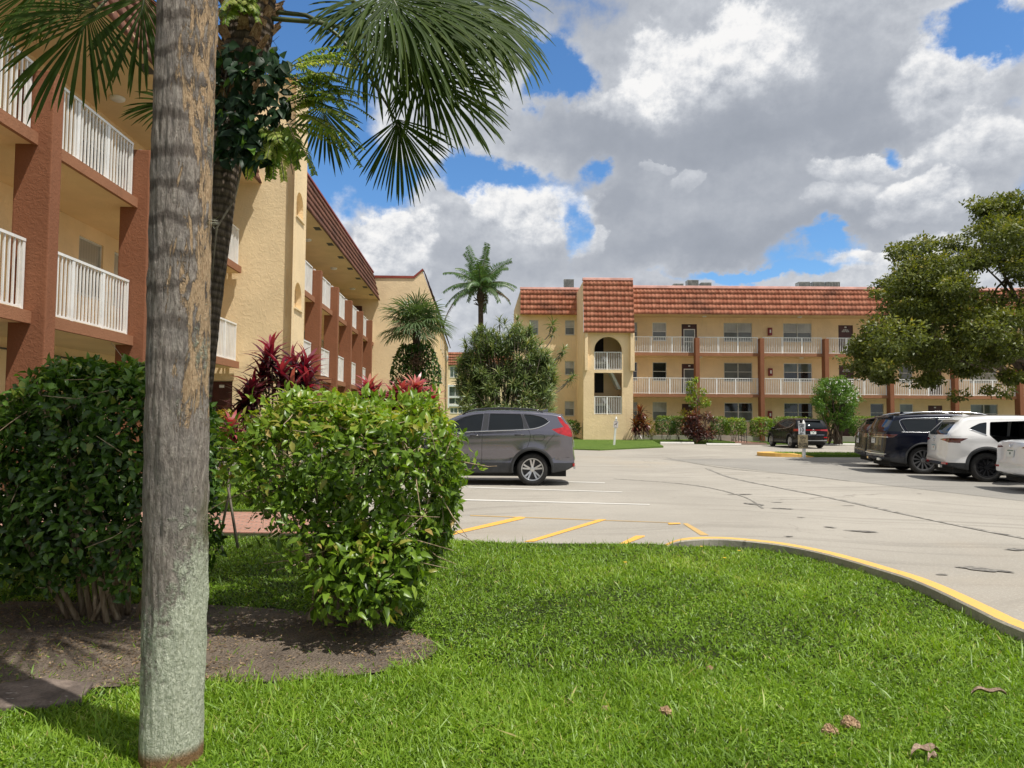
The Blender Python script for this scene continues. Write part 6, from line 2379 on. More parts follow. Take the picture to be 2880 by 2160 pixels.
# strip of lawn beyond the brick path
n = 26000
x, y = RNG.uniform(-6.5, -3.4, n), RNG.uniform(11.25, 15.5, n)
a_ = NP()
a_.add(blades(x, y, np.full(n, .05), .06 * RNG.uniform(.6, 1.3, n), .009, np.clip(RNG.normal(.62, .18, n), 0, 1)))
o = a_.build('grass', ML_GRASS)
tag(o, 'bright strip of lawn beyond the brick path', 'grass', kind='stuff')
# litter on the planting bed and along the grass edge
n = 16000
x, y = RNG.uniform(-4.6, -.3, n), RNG.uniform(3.7, 6.2, n)
ok = in_poly(x, y, [(p.x, p.y) for p in BED]) & (RNG.random(n) < .25 + .75 * (lawn_noise(x * 2.2, y * 2.2) > .0))
x, y = x[ok], y[ok]
n = len(x)
a_ = NP()
a_.add(scatter(LEAF_V, LEAF_F, np.stack((x, y, .024 + .012 * RNG.random(n)), 1), np.stack((RNG.normal(size=n), RNG.normal(size=n), RNG.normal(0, .15, n)), 1), np.stack((RNG.normal(0, .4, n), RNG.normal(0, .4, n), np.ones(n)), 1),
               RNG.uniform(.008, .04, n), RNG.uniform(.004, .014, n)))
o = a_.build('leaf_litter', ML_LITTER)
tag(o, 'dry brown leaf litter scattered over the planting bed', 'leaf litter', kind='stuff')

# utility cover slab
mb = MB()
c = Vector((sum(p[0] for p in SLAB) / len(SLAB), sum(p[1] for p in SLAB) / len(SLAB), 0))
mb.prism([(p[0] - c.x, p[1] - c.y) for p in SLAB], (0, 0, 0), (1, 0, 0), (0, 1, 0), (0, 0, 1), .034)


def slab_mat():
    m, g, b = new_mat('stained_brown_concrete')
    p = g.pos()
    n, f = g.noise(p, 5, 5, .65), g.noise(p, 70, 4, .7)
    cc = g.mix(g.ss(n, .35, .65), (0.11, 0.085, 0.070), (0.25, 0.195, 0.16))
    s = g.noise(g.vm('MULTIPLY', p, (9, 26, 1)), 1.0, 3, .5)
    cc = g.mix(g.m('MULTIPLY', g.ss(s, .66, .70), .85), cc, (0.55, 0.50, 0.45))
    cc = g.mix(g.m('MULTIPLY', g.ss(f, .4, .7), .4), cc, (0.05, 0.035, 0.03))
    set_b(g, b, color=cc, rough=.9, normal=g.bump(f, .5, .01))
    return m


o = mb.build('utility_cover', slab_mat(), bevel=.008)
o.location = (c.x, c.y, .004)
tag(o, 'stained brown utility cover set in the ground at the lower left', 'utility cover')

# dry clods and fallen leaves on the lawn
zl = lambda x, y: (1680 + x / 1.843, 1500 + y / 1.843)
gc = 'dry brown clods on the lawn'


def clod(px, py, r, label):
    p = gnd(px, py, .03)
    me = bmesh.new()
    bmesh.ops.create_icosphere(me, subdivisions=4, radius=r)
    for v in me.verts:
        q = v.co / r
        v.co *= 1 + .35 * mnoise.noise(q * 1.7 + p) + .22 * mnoise.noise(q * 5 + p) + .12 * mnoise.noise(q * 13)
        v.co.z *= .7
    m_ = bpy.data.meshes.new('grass_clod')
    me.to_mesh(m_)
    me.free()
    m_.materials.append(M_CLOD)
    o = link('grass_clod', m_)
    o.location = (p.x, p.y, .012 + r * .5)
    tag(o, label, 'grass clod', gc)


M_CLOD = wood('dry_clod', (0.24, 0.145, 0.08), (0.58, 0.40, 0.25), 0, (70, 70, 70))
clod(*zl(1310, 990), .042, 'largest dry brown clod on the lawn at the lower right')
clod(*zl(1205, 1025), .036, 'dark hollow clod just left of the largest one on the lawn')
clod(*zl(352, 920), .030, 'dry brown clod in the lower middle of the lawn')
clod(*zl(585, 695), .022, 'tiny brown clod in the middle of the lawn')
clod(*zl(45, 905), .022, 'pale clod lowest to the left on the open lawn')


def dry_leaf(px, py, L, W, rot, label):
    p = gnd(px, py, .03)
    N = 12
    mb = MB()
    vs = []
    for i in range(N + 1):
        s = i / N
        w = W * math.sin(math.pi * min(.98, max(.02, s))) ** .7
        z = .03 + .03 * math.sin(s * 3) + .012 * math.sin(s * 9)
        x = (s - .5) * L
        vs += [(x, -w, z + .012), (x, 0, z), (x, w, z + .018)]
    fs = []
    for i in range(N):
        o = i * 3
        fs += [(o, o + 1, o + 4, o + 3), (o + 1, o + 2, o + 5, o + 4)]
    mb._add(vs, fs)
    o = mb.build('dry_leaf', M_DRY, smooth=True)
    o.location = (p.x, p.y, .01)
    o.rotation_euler = (0, 0, rot)
    tag(o, label, 'dry leaf', 'fallen dry leaves on the lawn')


M_DRY = wood('dry_leaf', (0.22, 0.155, 0.11), (0.48, 0.36, 0.27), 0, (30, 30, 30))
dry_leaf(*zl(1700, 1165), .13, .022, .1, 'curled grey brown leaf at the bottom right of the lawn')
dry_leaf(*zl(2030, 855), .17, .014, -.2, 'long thin dry leaf near the right end of the kerb')
dry_leaf(*zl(1740, 1205), .06, .012, .4, 'short dry leaf just below the curled one')

# small yellow daisies on the lawn
for (x, y), lab in zip([(145, 158), (660, 135), (540, 75), (735, 97)], ['brightest yellow daisy in the upper middle lawn', 'yellow daisy nearest the kerb bend', 'yellow daisy at the grass edge by the kerb end', 'small yellow daisy right of the kerb end']):
    p = gnd(*zl(x, y), .05)
    t = thing('daisy', lab, 'flower', (p.x, p.y, .012), 0, 'yellow daisies on the lawn')
    mb = MB()
    for i in range(9):
        a = i * 2 * math.pi / 9
        d = Vector((math.cos(a), math.sin(a), .25))
        s = Vector((-math.sin(a), math.cos(a), 0))
        q = Vector((0, 0, .052))
        mb._add([q, q + d * .013 - s * .006, q + d * .022, q + d * .013 + s * .006], [(0, 1, 2, 3)])
    mb.build('petals', M_YPETAL if 'M_YPETAL' in globals() else globals().setdefault('M_YPETAL', simple('yellow_petal', (.80, .50, .02), .5)), t, recalc=False)
    mb = MB()
    mb.tube([(0, 0, 0), (0, 0, .05)], .0015, 5)
    mb.build('stem', M_PETIOLE, t, recalc=False)

# ------------------------------------------------------------------ vehicles
def paint(name, color, metal=0.0, rough=0.3, coat=1.0):
    m, g, b = new_mat(name)
    p = g.obj()
    dust = g.noise(p, 2.5, 5, .65)
    x, y, z = g.sep(p)
    low = g.ss(z, .75, .25)
    c = g.mix(g.m('MULTIPLY', g.m('MULTIPLY', g.ss(dust, .35, .7), low), .25), color, (.30, .27, .23))
    r = g.m('ADD', g.m('MULTIPLY', g.ss(dust, .4, .7), .06), rough)
    set_b(g, b, color=c, rough=r, metal=metal, coat=coat, coat_rough=.02, spec=.15)
    return m


MC_GREY = paint('grey_car_paint', (0.20, 0.192, 0.225), .9, .2)
MC_BLACK = paint('black_car_paint', (0.008, 0.008, 0.010), .0, .25, .5)
MC_NAVY = paint('navy_car_paint', (0.006, 0.008, 0.018), .2, .22, .6)
MC_WHITE = paint('white_car_paint', (0.80, 0.79, 0.77), 0, .3)
MC_SILW = paint('pearl_white_car_paint', (0.72, 0.73, 0.76), .15, .3)
M_TINT = glass('tinted_car_glass', (0.012, 0.015, 0.018), .03, .2)
M_TINT.node_tree.nodes['Principled BSDF'].inputs['Coat Weight'].default_value = 0.0
for _m in (MC_BLACK, MC_NAVY):
    _m.node_tree.nodes['Principled BSDF'].inputs['Coat IOR'].default_value = 1.28
M_TINT.node_tree.nodes['Principled BSDF'].inputs['Specular IOR Level'].default_value = 0.3
M_PLAST = simple('black_plastic_trim', (0.026, 0.027, 0.029), .55, var=.15)
M_GLOSSB = simple('gloss_black_trim', (0.03, 0.03, 0.032), .18, coat=.8, var=.05)
M_CHROME = simple('chrome_trim', (0.75, 0.76, 0.78), .16, metal=1.0, var=.03)
M_RUBBER = simple('tyre_rubber', (0.022, 0.021, 0.020), .85, var=.2, vscale=12)
M_ALLOY = simple('machined_alloy', (0.62, 0.62, 0.63), .28, metal=.9, var=.06)
M_ALLOYD = simple('dark_alloy', (0.05, 0.05, 0.055), .3, metal=.7, var=.1)
M_REDL = simple('red_lamp', (0.42, 0.008, 0.012), .12, coat=1.0, var=.15, vscale=14)
M_DREDL = simple('dark_red_lamp', (0.10, 0.005, 0.008), .12, coat=1.0, var=.2, vscale=14)
M_CLEARL = simple('clear_lamp', (0.62, 0.63, 0.65), .15, coat=1.0, var=.12, vscale=14)
M_PLATE = simple('plate_white', (0.68, 0.70, 0.68), .4, var=.04)
M_PLATEINK = simple('plate_green', (0.04, 0.10, 0.06), .5)
M_SEAT = simple('black_seat', (0.045, 0.045, 0.047), .7, var=.2)
M_GRIME = simple('car_underside', (0.012, 0.012, 0.012), .9)


def interp(poly, x):
    return float(np.interp(x, [p[0] for p in poly], [p[1] for p in poly]))


def pip(pt, poly):
    x, y = pt
    ins = False
    j = len(poly) - 1
    for i in range(len(poly)):
        xi, yi = poly[i]
        xj, yj = poly[j]
        if (yi > y) != (yj > y) and x < (xj - xi) * (y - yi) / (yj - yi + 1e-12) + xi:
            ins = not ins
        j = i
    return ins


def round_poly(poly, r=.03, n=3):
    out = []
    k = len(poly)
    for i in range(k):
        a, b, c = Vector(poly[i - 1]), Vector(poly[i]), Vector(poly[(i + 1) % k])
        u, v = (a - b), (c - b)
        q = min(r, u.length * .4, v.length * .4)
        p0, p1 = b + u.normalized() * q, b + v.normalized() * q
        for s in range(n + 1):
            t = s / n
            out.append(tuple(p0 * (1 - t) ** 2 + b * 2 * t * (1 - t) + p1 * t * t))
    return out


class Car:
    def __init__(s, spec):
        s.k = spec
        s.top, s.bot = spec['top'], spec['bot']
        s.W, s.belt = spec['W'], spec['belt']
        s.xr, s.xf = s.top[0][0], s.top[-1][0]
        s.tum = spec.get('tumble', .36)
        s.rc, s.rk = spec.get('rear_corner', (.42, .15))
        s.fc, s.fk = spec.get('front_corner', (.8, .26))
        s.wb, s.R = spec['wb'], spec['R']

    def hw(s, x, z):
        """half width of the body side at (x, z)"""
        p = 1.0
        d = (x - s.xr) / s.rc
        if d < 1:
            p -= s.rk * (1 - max(d, 0)) ** 2.2
        d = (s.xf - x) / s.fc
        if d < 1:
            p -= s.fk * (1 - max(d, 0)) ** 2.2
        bz = interp(s.belt, x)
        w = s.W
        if z > bz:
            q = z - bz
            w -= s.tum * q + .10 * q * q
        else:
            w -= .055 * ((bz - z) / .8) ** 2 * .6
            w -= .010 * math.exp(-((z - (bz - .09)) / .05) ** 2) * -1 * .9          # shoulder crease
            w -= .026 * math.exp(-((z - .62) / .13) ** 2)                           # waist hollow
        for cx in (0, s.wb):                                                         # flared arches
            dd = math.hypot(x - cx, z - s.R)
            w += .022 * math.exp(-((dd - s.R - .08) / .10) ** 2)
        return w * p

    def make(s, root, mat):
        k = s.k
        xs = set()
        for a, b in zip(s.top[:-1], s.top[1:]):
            n = max(1, int(math.hypot(b[0] - a[0], (b[1] - a[1])) / .07))
            n = max(n, int(abs(b[1] - a[1]) / .07))
            for i in range(n + 1):
                xs.add(round(a[0] + (b[0] - a[0]) * i / n, 5))
        xs = sorted(xs)
        # smooth top profile
        tp = {x: interp(s.top, x) for x in xs}
        nl, nu = 11, 7
        verts, faces = [], []
        rings = []
        for x in xs:
            T, B = tp[x], interp(s.bot, x)
            B = min(B, T - .06)
            bz = min(interp(s.belt, x), T - .05)
            r = min(.085 if T > bz + .2 else .05, (T - B) * .4)
            half = [(0.0, B), (s.hw(x, B) * .55, B), (s.hw(x, B + .03) - .03, B)]
            for i in range(nl + 1):
                z = B + .025 + (bz - B - .025) * i / nl
                z = min(z, T - r)
                half.append((s.hw(x, z), z))
            for i in range(1, nu + 1):
                z = bz + (T - r - bz) * i / nu if T - r > bz else T - r + .0002 * i
                half.append((s.hw(x, z), z))
            ye = s.hw(x, T - r)
            for i in range(1, 5):
                a = i / 4 * math.pi / 2
                half.append((ye - r * 1.25 * (1 - math.cos(a)), T - r + r * math.sin(a)))
            y0, z0 = half[-1]
            cr = k.get('crown', .035)
            for i in range(1, 7):
                y = y0 * (1 - i / 6)
                half.append((y, z0 + cr * (1 - (y / y0) ** 2)))
            ring = [(x, y, z) for y, z in half] + [(x, -y, z) for y, z in half[-2:0:-1]]
            rings.append(ring)
        n = len(rings[0])
        for rg_ in rings:
            verts += rg_
        for i in range(len(rings) - 1):
            for j in range(n):
                a, b = i * n + j, i * n + (j + 1) % n
                faces.append((a, b, b + n, a + n))
        # bulge the tailgate and nose so that they are not flat
        V = []
        for (x, y, z) in verts:
            q = (abs(y) / s.W) ** 2
            if x < s.xr + .6:
                x += k.get('tail_bow', .10) * q * max(0, 1 - (x - s.xr) / .6)
            if x > s.xf - .7:
                x -= .16 * q * max(0, 1 - (s.xf - x) / .7)
            V.append((x, y, z))
        bm = bmesh.new()
        vs = [bm.verts.new(v) for v in V]
        for f in faces:
            try:
                bm.faces.new([vs[i] for i in f])
            except ValueError:
                pass
        bm.faces.new(vs[:n])
        bm.faces.new(vs[-n:][::-1])
        bmesh.ops.remove_doubles(bm, verts=bm.verts, dist=.0004)
        bmesh.ops.recalc_face_normals(bm, faces=bm.faces)
        lay = bm.faces.layers.int.new('part')

        def sel(kind, bb, side=0):
            x0, x1, z0, z1 = bb
            out = []
            for f in bm.faces:
                c = f.calc_center_median()
                if kind == 's':
                    if abs(f.normal.y) < .30 or (side and c.y * side < 0):
                        continue
                    u = c.x
                elif kind == 'r':
                    if f.normal.x > -.12 or c.x > s.xr + k.get('r_lim', 1.0):
                        continue
                    u = c.y
                else:
                    if f.normal.x < .2 or c.x < s.wb * .4:
                        continue
                    u = c.y
                if x0 <= u <= x1 and z0 <= c.z <= z1:
                    out.append(f)
            return out

        parts = []
        for pid, (nm, kind, poly, m_, side) in enumerate(k['cuts'], 1):
            parts.append((nm, m_))
            us, zs = [p[0] for p in poly], [p[1] for p in poly]
            bb = (min(us) - .05, max(us) + .05, min(zs) - .05, max(zs) + .05)
            for i in range(len(poly)):
                a, b = poly[i], poly[(i + 1) % len(poly)]
                du, dz = b[0] - a[0], b[1] - a[1]
                if math.hypot(du, dz) < 1e-4:
                    continue
                if kind == 's':
                    co, no = (a[0], 0, a[1]), (dz, 0, -du)
                else:
                    co, no = (0, a[0], a[1]), (0, dz, -du)
                fs = sel(kind, bb, side)
                es = {e for f in fs for e in f.edges}
                v_ = {v for f in fs for v in f.verts}
                bmesh.ops.bisect_plane(bm, geom=list(fs) + list(es) + list(v_), dist=1e-5, plane_co=co, plane_no=Vector(no).normalized())
            for f in sel(kind, bb, side):
                c = f.calc_center_median()
                if pip((c.x if kind == 's' else c.y, c.z), poly):
                    f[lay] = pid
        # wheel arches
        Ra = k.get('Ra', s.R + .075)
        for cx in (0, s.wb):
            N = 26
            for i in range(N):
                a = 2 * math.pi * i / N
                if math.sin(a) < -.75:
                    continue
                nn = Vector((math.cos(a), 0, math.sin(a)))
                fs = sel('s', (cx - Ra - .05, cx + Ra + .05, 0, s.R + Ra + .05))
                es = {e for f in fs for e in f.edges}
                v_ = {v for f in fs for v in f.verts}
                bmesh.ops.bisect_plane(bm, geom=list(fs) + list(es) + list(v_), dist=1e-5, plane_co=Vector((cx, 0, s.R)) + nn * Ra * math.cos(math.pi / N), plane_no=nn)
            kill = []
            for f in bm.faces:
                c = f.calc_center_median()
                if math.hypot(c.x - cx, c.z - s.R) < Ra * .995 and (abs(c.y) > s.W * .62):
                    kill.append(f)
            bmesh.ops.delete(bm, geom=kill, context='FACES')
        # lower cladding
        zc_ = k.get('clad')
        if zc_:
            bmesh.ops.bisect_plane(bm, geom=list(bm.faces) + list(bm.edges) + list(bm.verts), dist=1e-5, plane_co=(0, 0, zc_), plane_no=(0, 0, 1))
            parts.append(('lower_trim', M_PLAST))
            for f in bm.faces:
                if f.calc_center_median().z < zc_ and f[lay] == 0:
                    f[lay] = len(parts)
        # split to meshes
        me_all = {}
        for f in bm.faces:
            me_all.setdefault(f[lay], []).append(f)
        for pid, fs in sorted(me_all.items()):
            if pid and parts[pid - 1][1] is None:
                continue                                   # an opening
            b2 = bmesh.new()
            mp = {}
            for f in fs:
                q = []
                for v in f.verts:
                    if v not in mp:
                        mp[v] = b2.verts.new(v.co)
                    q.append(mp[v])
                b2.faces.new(q)
            nm = 'body' if pid == 0 else parts[pid - 1][0]
            groups = [b2]
            me = bpy.data.meshes.new(nm)
            if pid and nm in ('window', 'tail_light', 'headlight', 'pillar_trim', 'pillar_glass'):
                # the left and the right one are separate parts
                for sg in (1, -1):
                    b3 = b2.copy()
                    bmesh.ops.delete(b3, geom=[v for v in b3.verts if v.co.y * sg < 0], context='VERTS')
                    if len(b3.faces):
                        me = bpy.data.meshes.new(nm)
                        s.finish(b3, me, parts[pid - 1][1], nm, root)
                    b3.free()
            else:
                s.finish(b2, me, mat if pid == 0 else parts[pid - 1][1], nm, root)
            b2.free()
        bm.free()
        s.extras(root, mat)

    def finish(s, b, me, m_, nm, root):
        b.to_mesh(me)
        me.materials.append(m_)
        me.polygons.foreach_set('use_smooth', [True] * len(me.polygons))
        me.set_sharp_from_angle(angle=R(38))
        return link(nm, me, root)

    def bowx(s, x, y):
        q = (abs(y) / s.W) ** 2
        if x < s.xr + .6:
            x += s.k.get('tail_bow', .10) * q * max(0, 1 - (x - s.xr) / .6)
        return x

    def sp(s, x, z, sg=1, off=.004):
        y = s.hw(x, z)
        return Vector((s.bowx(x, y), sg * (y + off), z))

    def rear_x(s, y, z):
        """tailgate surface x for a height z"""
        zs = [p for p in s.top if p[0] < s.xr + 1.0]
        zs = [zs[0]] + [b for a, b in zip(zs[:-1], zs[1:]) if b[1] > a[1]]
        x = float(np.interp(z, [p[1] for p in zs], [p[0] for p in zs]))
        return s.bowx(x, y)

    def extras(s, root, mat):
        k = s.k
        # underside
        mb = MB()
        mb.box((s.xr + .25, -s.W * .78, .2), (s.xf - .3, s.W * .78, .42))
        mb.box((s.R + .12, -s.W * .86, .24), (s.wb - s.R - .12, s.W * .86, .5))
        mb.build('underside', M_GRIME, root, recalc=False)
        # wheel wells, wheels
        for cx in (0, s.wb):
            for sg in (1, -1):
                M_ = Matrix.Translation((cx, 0, s.R)) @ Matrix.Rotation(R(-90) * sg, 4, 'X')
                Ra = k.get('Ra', s.R + .075)
                mb = MB()
                yo = s.hw(cx, s.R + Ra) - .015
                q = []
                for i in range(25):
                    a = R(-25) + R(230) * i / 24
                    x, z = cx + Ra * .99 * math.cos(a), max(s.R + Ra * .99 * math.sin(a), .22)
                    q.append((Vector((x, sg * .45, z)), Vector((x, sg * yo, z))))
                for (a0, a1), (c0, c1) in zip(q[:-1], q[1:]):
                    mb.quad(a0, a1, c1, c0)
                    mb.quad(a0, c0, Vector((cx, sg * .45, .3)), Vector((cx, sg * .45, .3)) + Vector((0, 0, .001)))
                mb.build('wheel_well', M_GRIME, root, recalc=False)
                if k.get('arch_trim', True):
                    mb = MB()
                    q0_, q1_ = [], []
                    N = 30
                    rows = []
                    for i in range(N + 1):
                        a = R(-14) + R(208) * i / N
                        c, s_ = math.cos(a), math.sin(a)
                        r0, r1 = Ra - .012, Ra + k.get('arch_w', .055)
                        pts = []
                        for rr, off in ((r0, -.05), (r0, .014), ((r0 + r1) / 2, .017), (r1, .006)):
                            x, z = cx + rr * c, s.R + rr * s_
                            z2 = max(z, interp(s.bot, x) + .02)
                            pts.append(Vector((s.bowx(x, s.hw(x, z2)), sg * (s.hw(x, z2) + off), z2)))
                        rows.append(pts)
                    for i in range(N):
                        for j in range(3):
                            mb.quad(rows[i][j], rows[i][j + 1], rows[i + 1][j + 1], rows[i + 1][j])
                    mb.build('arch_trim', M_PLAST if k.get('arch_black', True) else mat, root, smooth=True)
                s.wheel(root, cx, sg)
        # window surrounds
        for (nm, kind, poly, m_, side) in k['cuts']:
            if nm == 'window' and kind == 's' and k.get('surround', True):
                for sg in ((1, -1) if not side else (side,)):
                    mb = MB()
                    pts = []
                    for i in range(len(poly)):
                        a, b = poly[i], poly[(i + 1) % len(poly)]
                        for t in (0, .5):
                            pts.append(s.sp(a[0] + (b[0] - a[0]) * t, a[1] + (b[1] - a[1]) * t, sg, .002))
                    pts.append(pts[0])
                    mb.tube(pts, .007, 5, caps=False)
                    mb.build('window_seal', M_GLOSSB, root, smooth=True)
        if k.get('chrome'):
            for sg in (1, -1):
                for ln in k['chrome']:
                    mb = MB()
                    pts = [s.sp(x, z, sg, .006) for x, z in smooth2(ln)]
                    mb.tube(pts, k.get('chrome_r', .010), 5)
                    mb.build('chrome_strip', M_CHROME, root, smooth=True)
        for sg in (1, -1):
            mb = MB()
            for ln in k.get('seams', []):
                pts = [s.sp(x, z, sg, -.002) for x, z in smooth2(ln)]
                mb.tube(pts, .0055, 4)
            if mb.v:
                mb.build('door_seam', M_GRIME, root)
        # handles, mirrors
        for (hx, hz) in k.get('handles', []):
            for sg in (1, -1):
                mb = MB()
                P = s.sp(hx, hz, sg, .0)
                d = Vector((1, 0, 0))
                pts = [P + d * q + Vector((0, sg * o, 0)) for q, o in ((-.11, .002), (-.085, .028), (0, .036), (.085, .028), (.11, .002))]
                mb.tube(pts, [.010, .017, .018, .017, .010], 8)
                mb.build('door_handle', k.get('handle_mat') or mat, root, smooth=True)
        mx, mz = k['mirror']
        for sg in (1, -1):
            mb = MB()
            P = s.sp(mx, mz, sg)
            mb.lathe([(0, -.07), (.07, -.06), (.095, 0), (.085, .05), (0, .065)], 14, Matrix.Translation(P + Vector((0, sg * .14, .05))) @ Matrix.Rotation(R(90), 4, 'Y') @ Matrix.Diagonal((.75, 1.35, 1, 1)))
            mb.tube([P - Vector((0, sg * .04, 0)), P + Vector((0, sg * .12, .03))], .02, 6)
            mb.build('mirror', mat, root, smooth=True)
        # rear plate
        if 'plate' in k:
            pz, pw = k['plate'], .155
            x = s.rear_x(0, pz)
            sl = (s.rear_x(0, pz + .07) - s.rear_x(0, pz - .07)) / .14
            upv = Vector((sl, 0, 1)).normalized()
            n = Vector((-1, 0, sl)).normalized()
            Mx = frame_mat(Vector((x, 0, pz)) + n * .012, (0, -1, 0), upv, n)
            mb = MB()
            mb.box((-.155, -.078, 0), (.155, .078, .006), 0, Mx)
            pl = mb.build('number_plate', M_PLATE, root, recalc=False)
            if k.get('plate_art', True):
                a = MB()
                a.lathe([(.0, .0075), (.03, .0075)], 10, Mx)
                a.build('plate_print', k.get('plate_ink') or M_PLATEINK, pl, recalc=False)
                a = MB()
                a.box((-.13, .05, .006), (.13, .068, .0075), 0, Mx)
                a.build('plate_band', k.get('plate_band') or M_PLATEINK, pl, recalc=False)
        if 'emblem' in k:
            kind, ez, er = k['emblem']
            x = s.rear_x(0, ez)
            sl = (s.rear_x(0, ez + .05) - s.rear_x(0, ez - .05)) / .10
            n = Vector((-1, 0, sl)).normalized()
            Mx = frame_mat(Vector((x, 0, ez)) + n * .01, (0, -1, 0), Vector((sl, 0, 1)), n)
            a = MB()
            ring = [Mx @ Vector((er * (1.35 if kind == 'oval' else 1) * math.cos(t), er * math.sin(t), .004)) for t in np.linspace(0, 2 * math.pi, 25)]
            a.tube(ring, .007, 5, caps=False)
            if kind == 'star':
                for t in (90, 210, 330):
                    a.tube([Mx @ Vector((0, 0, .004)), Mx @ Vector((er * math.cos(R(t)), er * math.sin(R(t)), .004))], [.012, .004], 5)
            if kind == 'wing':
                a.tube([Mx @ Vector((-er * .95, er * .25, .004)), Mx @ Vector((-er * .3, er * .15, .004)), Mx @ Vector((0, -er * .3, .004)), Mx @ Vector((er * .3, er * .15, .004)), Mx @ Vector((er * .95, er * .25, .004))], .006, 5)
            if kind == 'bar':
                a.box((-er * .12, -er * .8, 0), (er * .12, er * .8, .008), 0, Mx)
                a.box((-er * .6, -er * .1, 0), (er * .6, er * .1, .008), 0, Mx)
            a.build('emblem', M_CHROME, root, smooth=True)
        if k.get('lettering'):
            tx, ty, tz, sz = k['lettering']
            x = s.rear_x(ty, tz)
            n = Vector((-1, 0, 0))
            text_mesh('lettering', tx, sz, M_CHROME, root, frame_mat(Vector((x - .012, ty, tz)), (0, -1, 0), (0, 0, 1), n))
        for fn in k.get('extra', []):
            fn(s, root, mat)

    def wheel(s, root, cx, sg):
        k = s.k
        Rw, Rr = s.R, k.get('Rr', s.R * .67)
        wd = .225
        yo = s.hw(cx, s.R + .35) - .02
        M_ = Matrix.Translation((cx, sg * yo, s.R)) @ Matrix.Rotation(R(-90) * sg, 4, 'X')
        w = bpy.data.objects.new('wheel', None)
        w.empty_display_size = .1
        COL.objects.link(w)
        w.parent = root
        w.matrix_local = M_
        mb = MB()
        pr = [(Rr, -wd + .01), (Rr + .03, -wd), (Rw - .03, -wd + .005), (Rw - .006, -wd + .03), (Rw, -wd * .5), (Rw - .006, -.03), (Rw - .03, -.006), (Rr + .055, .003), (Rr + .02, 0), (Rr, -.012)]
        mb.lathe(pr, 48)
        mb.build('tyre', M_RUBBER, w, smooth=True)
        rim, dark = MB(), MB()
        rim.lathe([(Rr + .012, -.010), (Rr + .006, .0), (Rr - .012, -.002), (Rr - .022, -.02), (Rr - .028, -.16)], 48)
        dark.lathe([(0, -.12), (Rr - .02, -.12), (Rr - .02, -.15)], 32)
        dark.lathe([(.0, -.075), (Rr * .62, -.075), (Rr * .62, -.10)], 32)            # brake disc
        style, ns = k.get('spokes', ('five', 5))
        for i in range(ns):
            a0 = 2 * math.pi * i / ns + k.get('spin', .3)
            def P(r, a, z):
                return Vector((r * math.cos(a0 + a), r * math.sin(a0 + a), z))
            if style == 'split':
                for da0, da1 in ((-.13, -.19), (.13, .19)):
                    vs = [P(.05, da0 - .35, -.03), P(.05, da0 + .35, -.03), P(Rr - .02, da1 + .085, -.008), P(Rr - .02, da1 - .085, -.008)]
                    lo = [v - Vector((0, 0, .04)) for v in vs]
                    rim._add(vs + lo, [(0, 1, 2, 3), (0, 4, 5, 1), (1, 5, 6, 2), (2, 6, 7, 3), (3, 7, 4, 0)])
            else:
                wv = {'five': .14, 'thin': .055, 'blade': .075}[style]
                sk = .28 if style == 'blade' else 0
                vs = [P(.045, -wv * 3, -.03), P(.045, wv * 3, -.03), P(Rr - .02, sk + wv, -.008), P(Rr - .02, sk - wv, -.008)]
                lo = [v - Vector((0, 0, .04)) for v in vs]
                rim._add(vs + lo, [(0, 1, 2, 3), (0, 4, 5, 1), (1, 5, 6, 2), (2, 6, 7, 3), (3, 7, 4, 0)])
        rim.lathe([(.0, -.014), (.05, -.016), (.06, -.03), (.06, -.06)], 20)
        rm = k.get('rim_mat') or M_ALLOY
        r = rim.build('rim', rm, w)
        r.data.set_sharp_from_angle(angle=R(40))
        dark.build('brake_disc', M_ALLOYD, w, smooth=False)


def smooth2(ln):
    q = smooth_line([Vector((a, b)) for a, b in ln], 2)
    return [(p.x, p.y) for p in q]


def slab_extra(name, pts, m_, sym=True):
    """a shaped slab from an (x,z) outline with half width"""
    def f(s, root, mat):
        poly, y0, y1 = pts
        mb = MB()
        mb.prism(poly, (0, y0, 0), (1, 0, 0), (0, 0, 1), (0, 1, 0), y1 - y0)
        mb.build(name, m_ or mat, root, bevel=.008)
    return f


def rear_bar(name, y0, y1, z0, z1, m_, out=.012, both=False, depth=.03):
    def f(s, root, mat):
        for sg in ((1, -1) if both else (1,)):
            mb = MB()
            N = 14
            rows = []
            for i in range(N + 1):
                y = sg * (y0 + (y1 - y0) * i / N)
                xa, xb = s.rear_x(y, z0), s.rear_x(y, z1)
                rows.append([Vector((xa + depth, y, z0)), Vector((xa - out, y, z0)), Vector((xb - out, y, z1)), Vector((xb + depth, y, z1))])
            for i in range(N):
                for j in range(3):
                    mb.quad(rows[i][j], rows[i][j + 1], rows[i + 1][j + 1], rows[i + 1][j])
            mb.quad(*rows[0])
            mb.quad(*rows[-1])
            mb.build(name, m_ or mat, root)
    return f


def roof_rails(x0, x1, m_, yk=.60):
    def f(s, root, mat):
        for sg in (1, -1):
            mb = MB()
            N = 12
            pts = []
            for i in range(N + 1):
                x = x0 + (x1 - x0) * i / N
                z = interp(s.top, x)
                lift = .045 * min(1, min(i, N - i) / 1.5)
                pts.append(Vector((x, sg * (s.hw(x, z - .08) - .09), z + lift + .005)))
            mb.tube(pts, .017, 6)
            mb.build('roof_rail', m_, root, smooth=True)
    return f


def fin_antenna(x):
    def f(s, root, mat):
        z = interp(s.top, x) + s.k.get('crown', .035)
        mb = MB()
        mb.prism([(-.10, 0), (.09, 0), (.02, .028), (-.075, .062)], (x, -.018, z - .006), (1, 0, 0), (0, 0, 1), (0, 1, 0), .036)
        mb.build('roof_antenna', mat, root, bevel=.008)
    return f


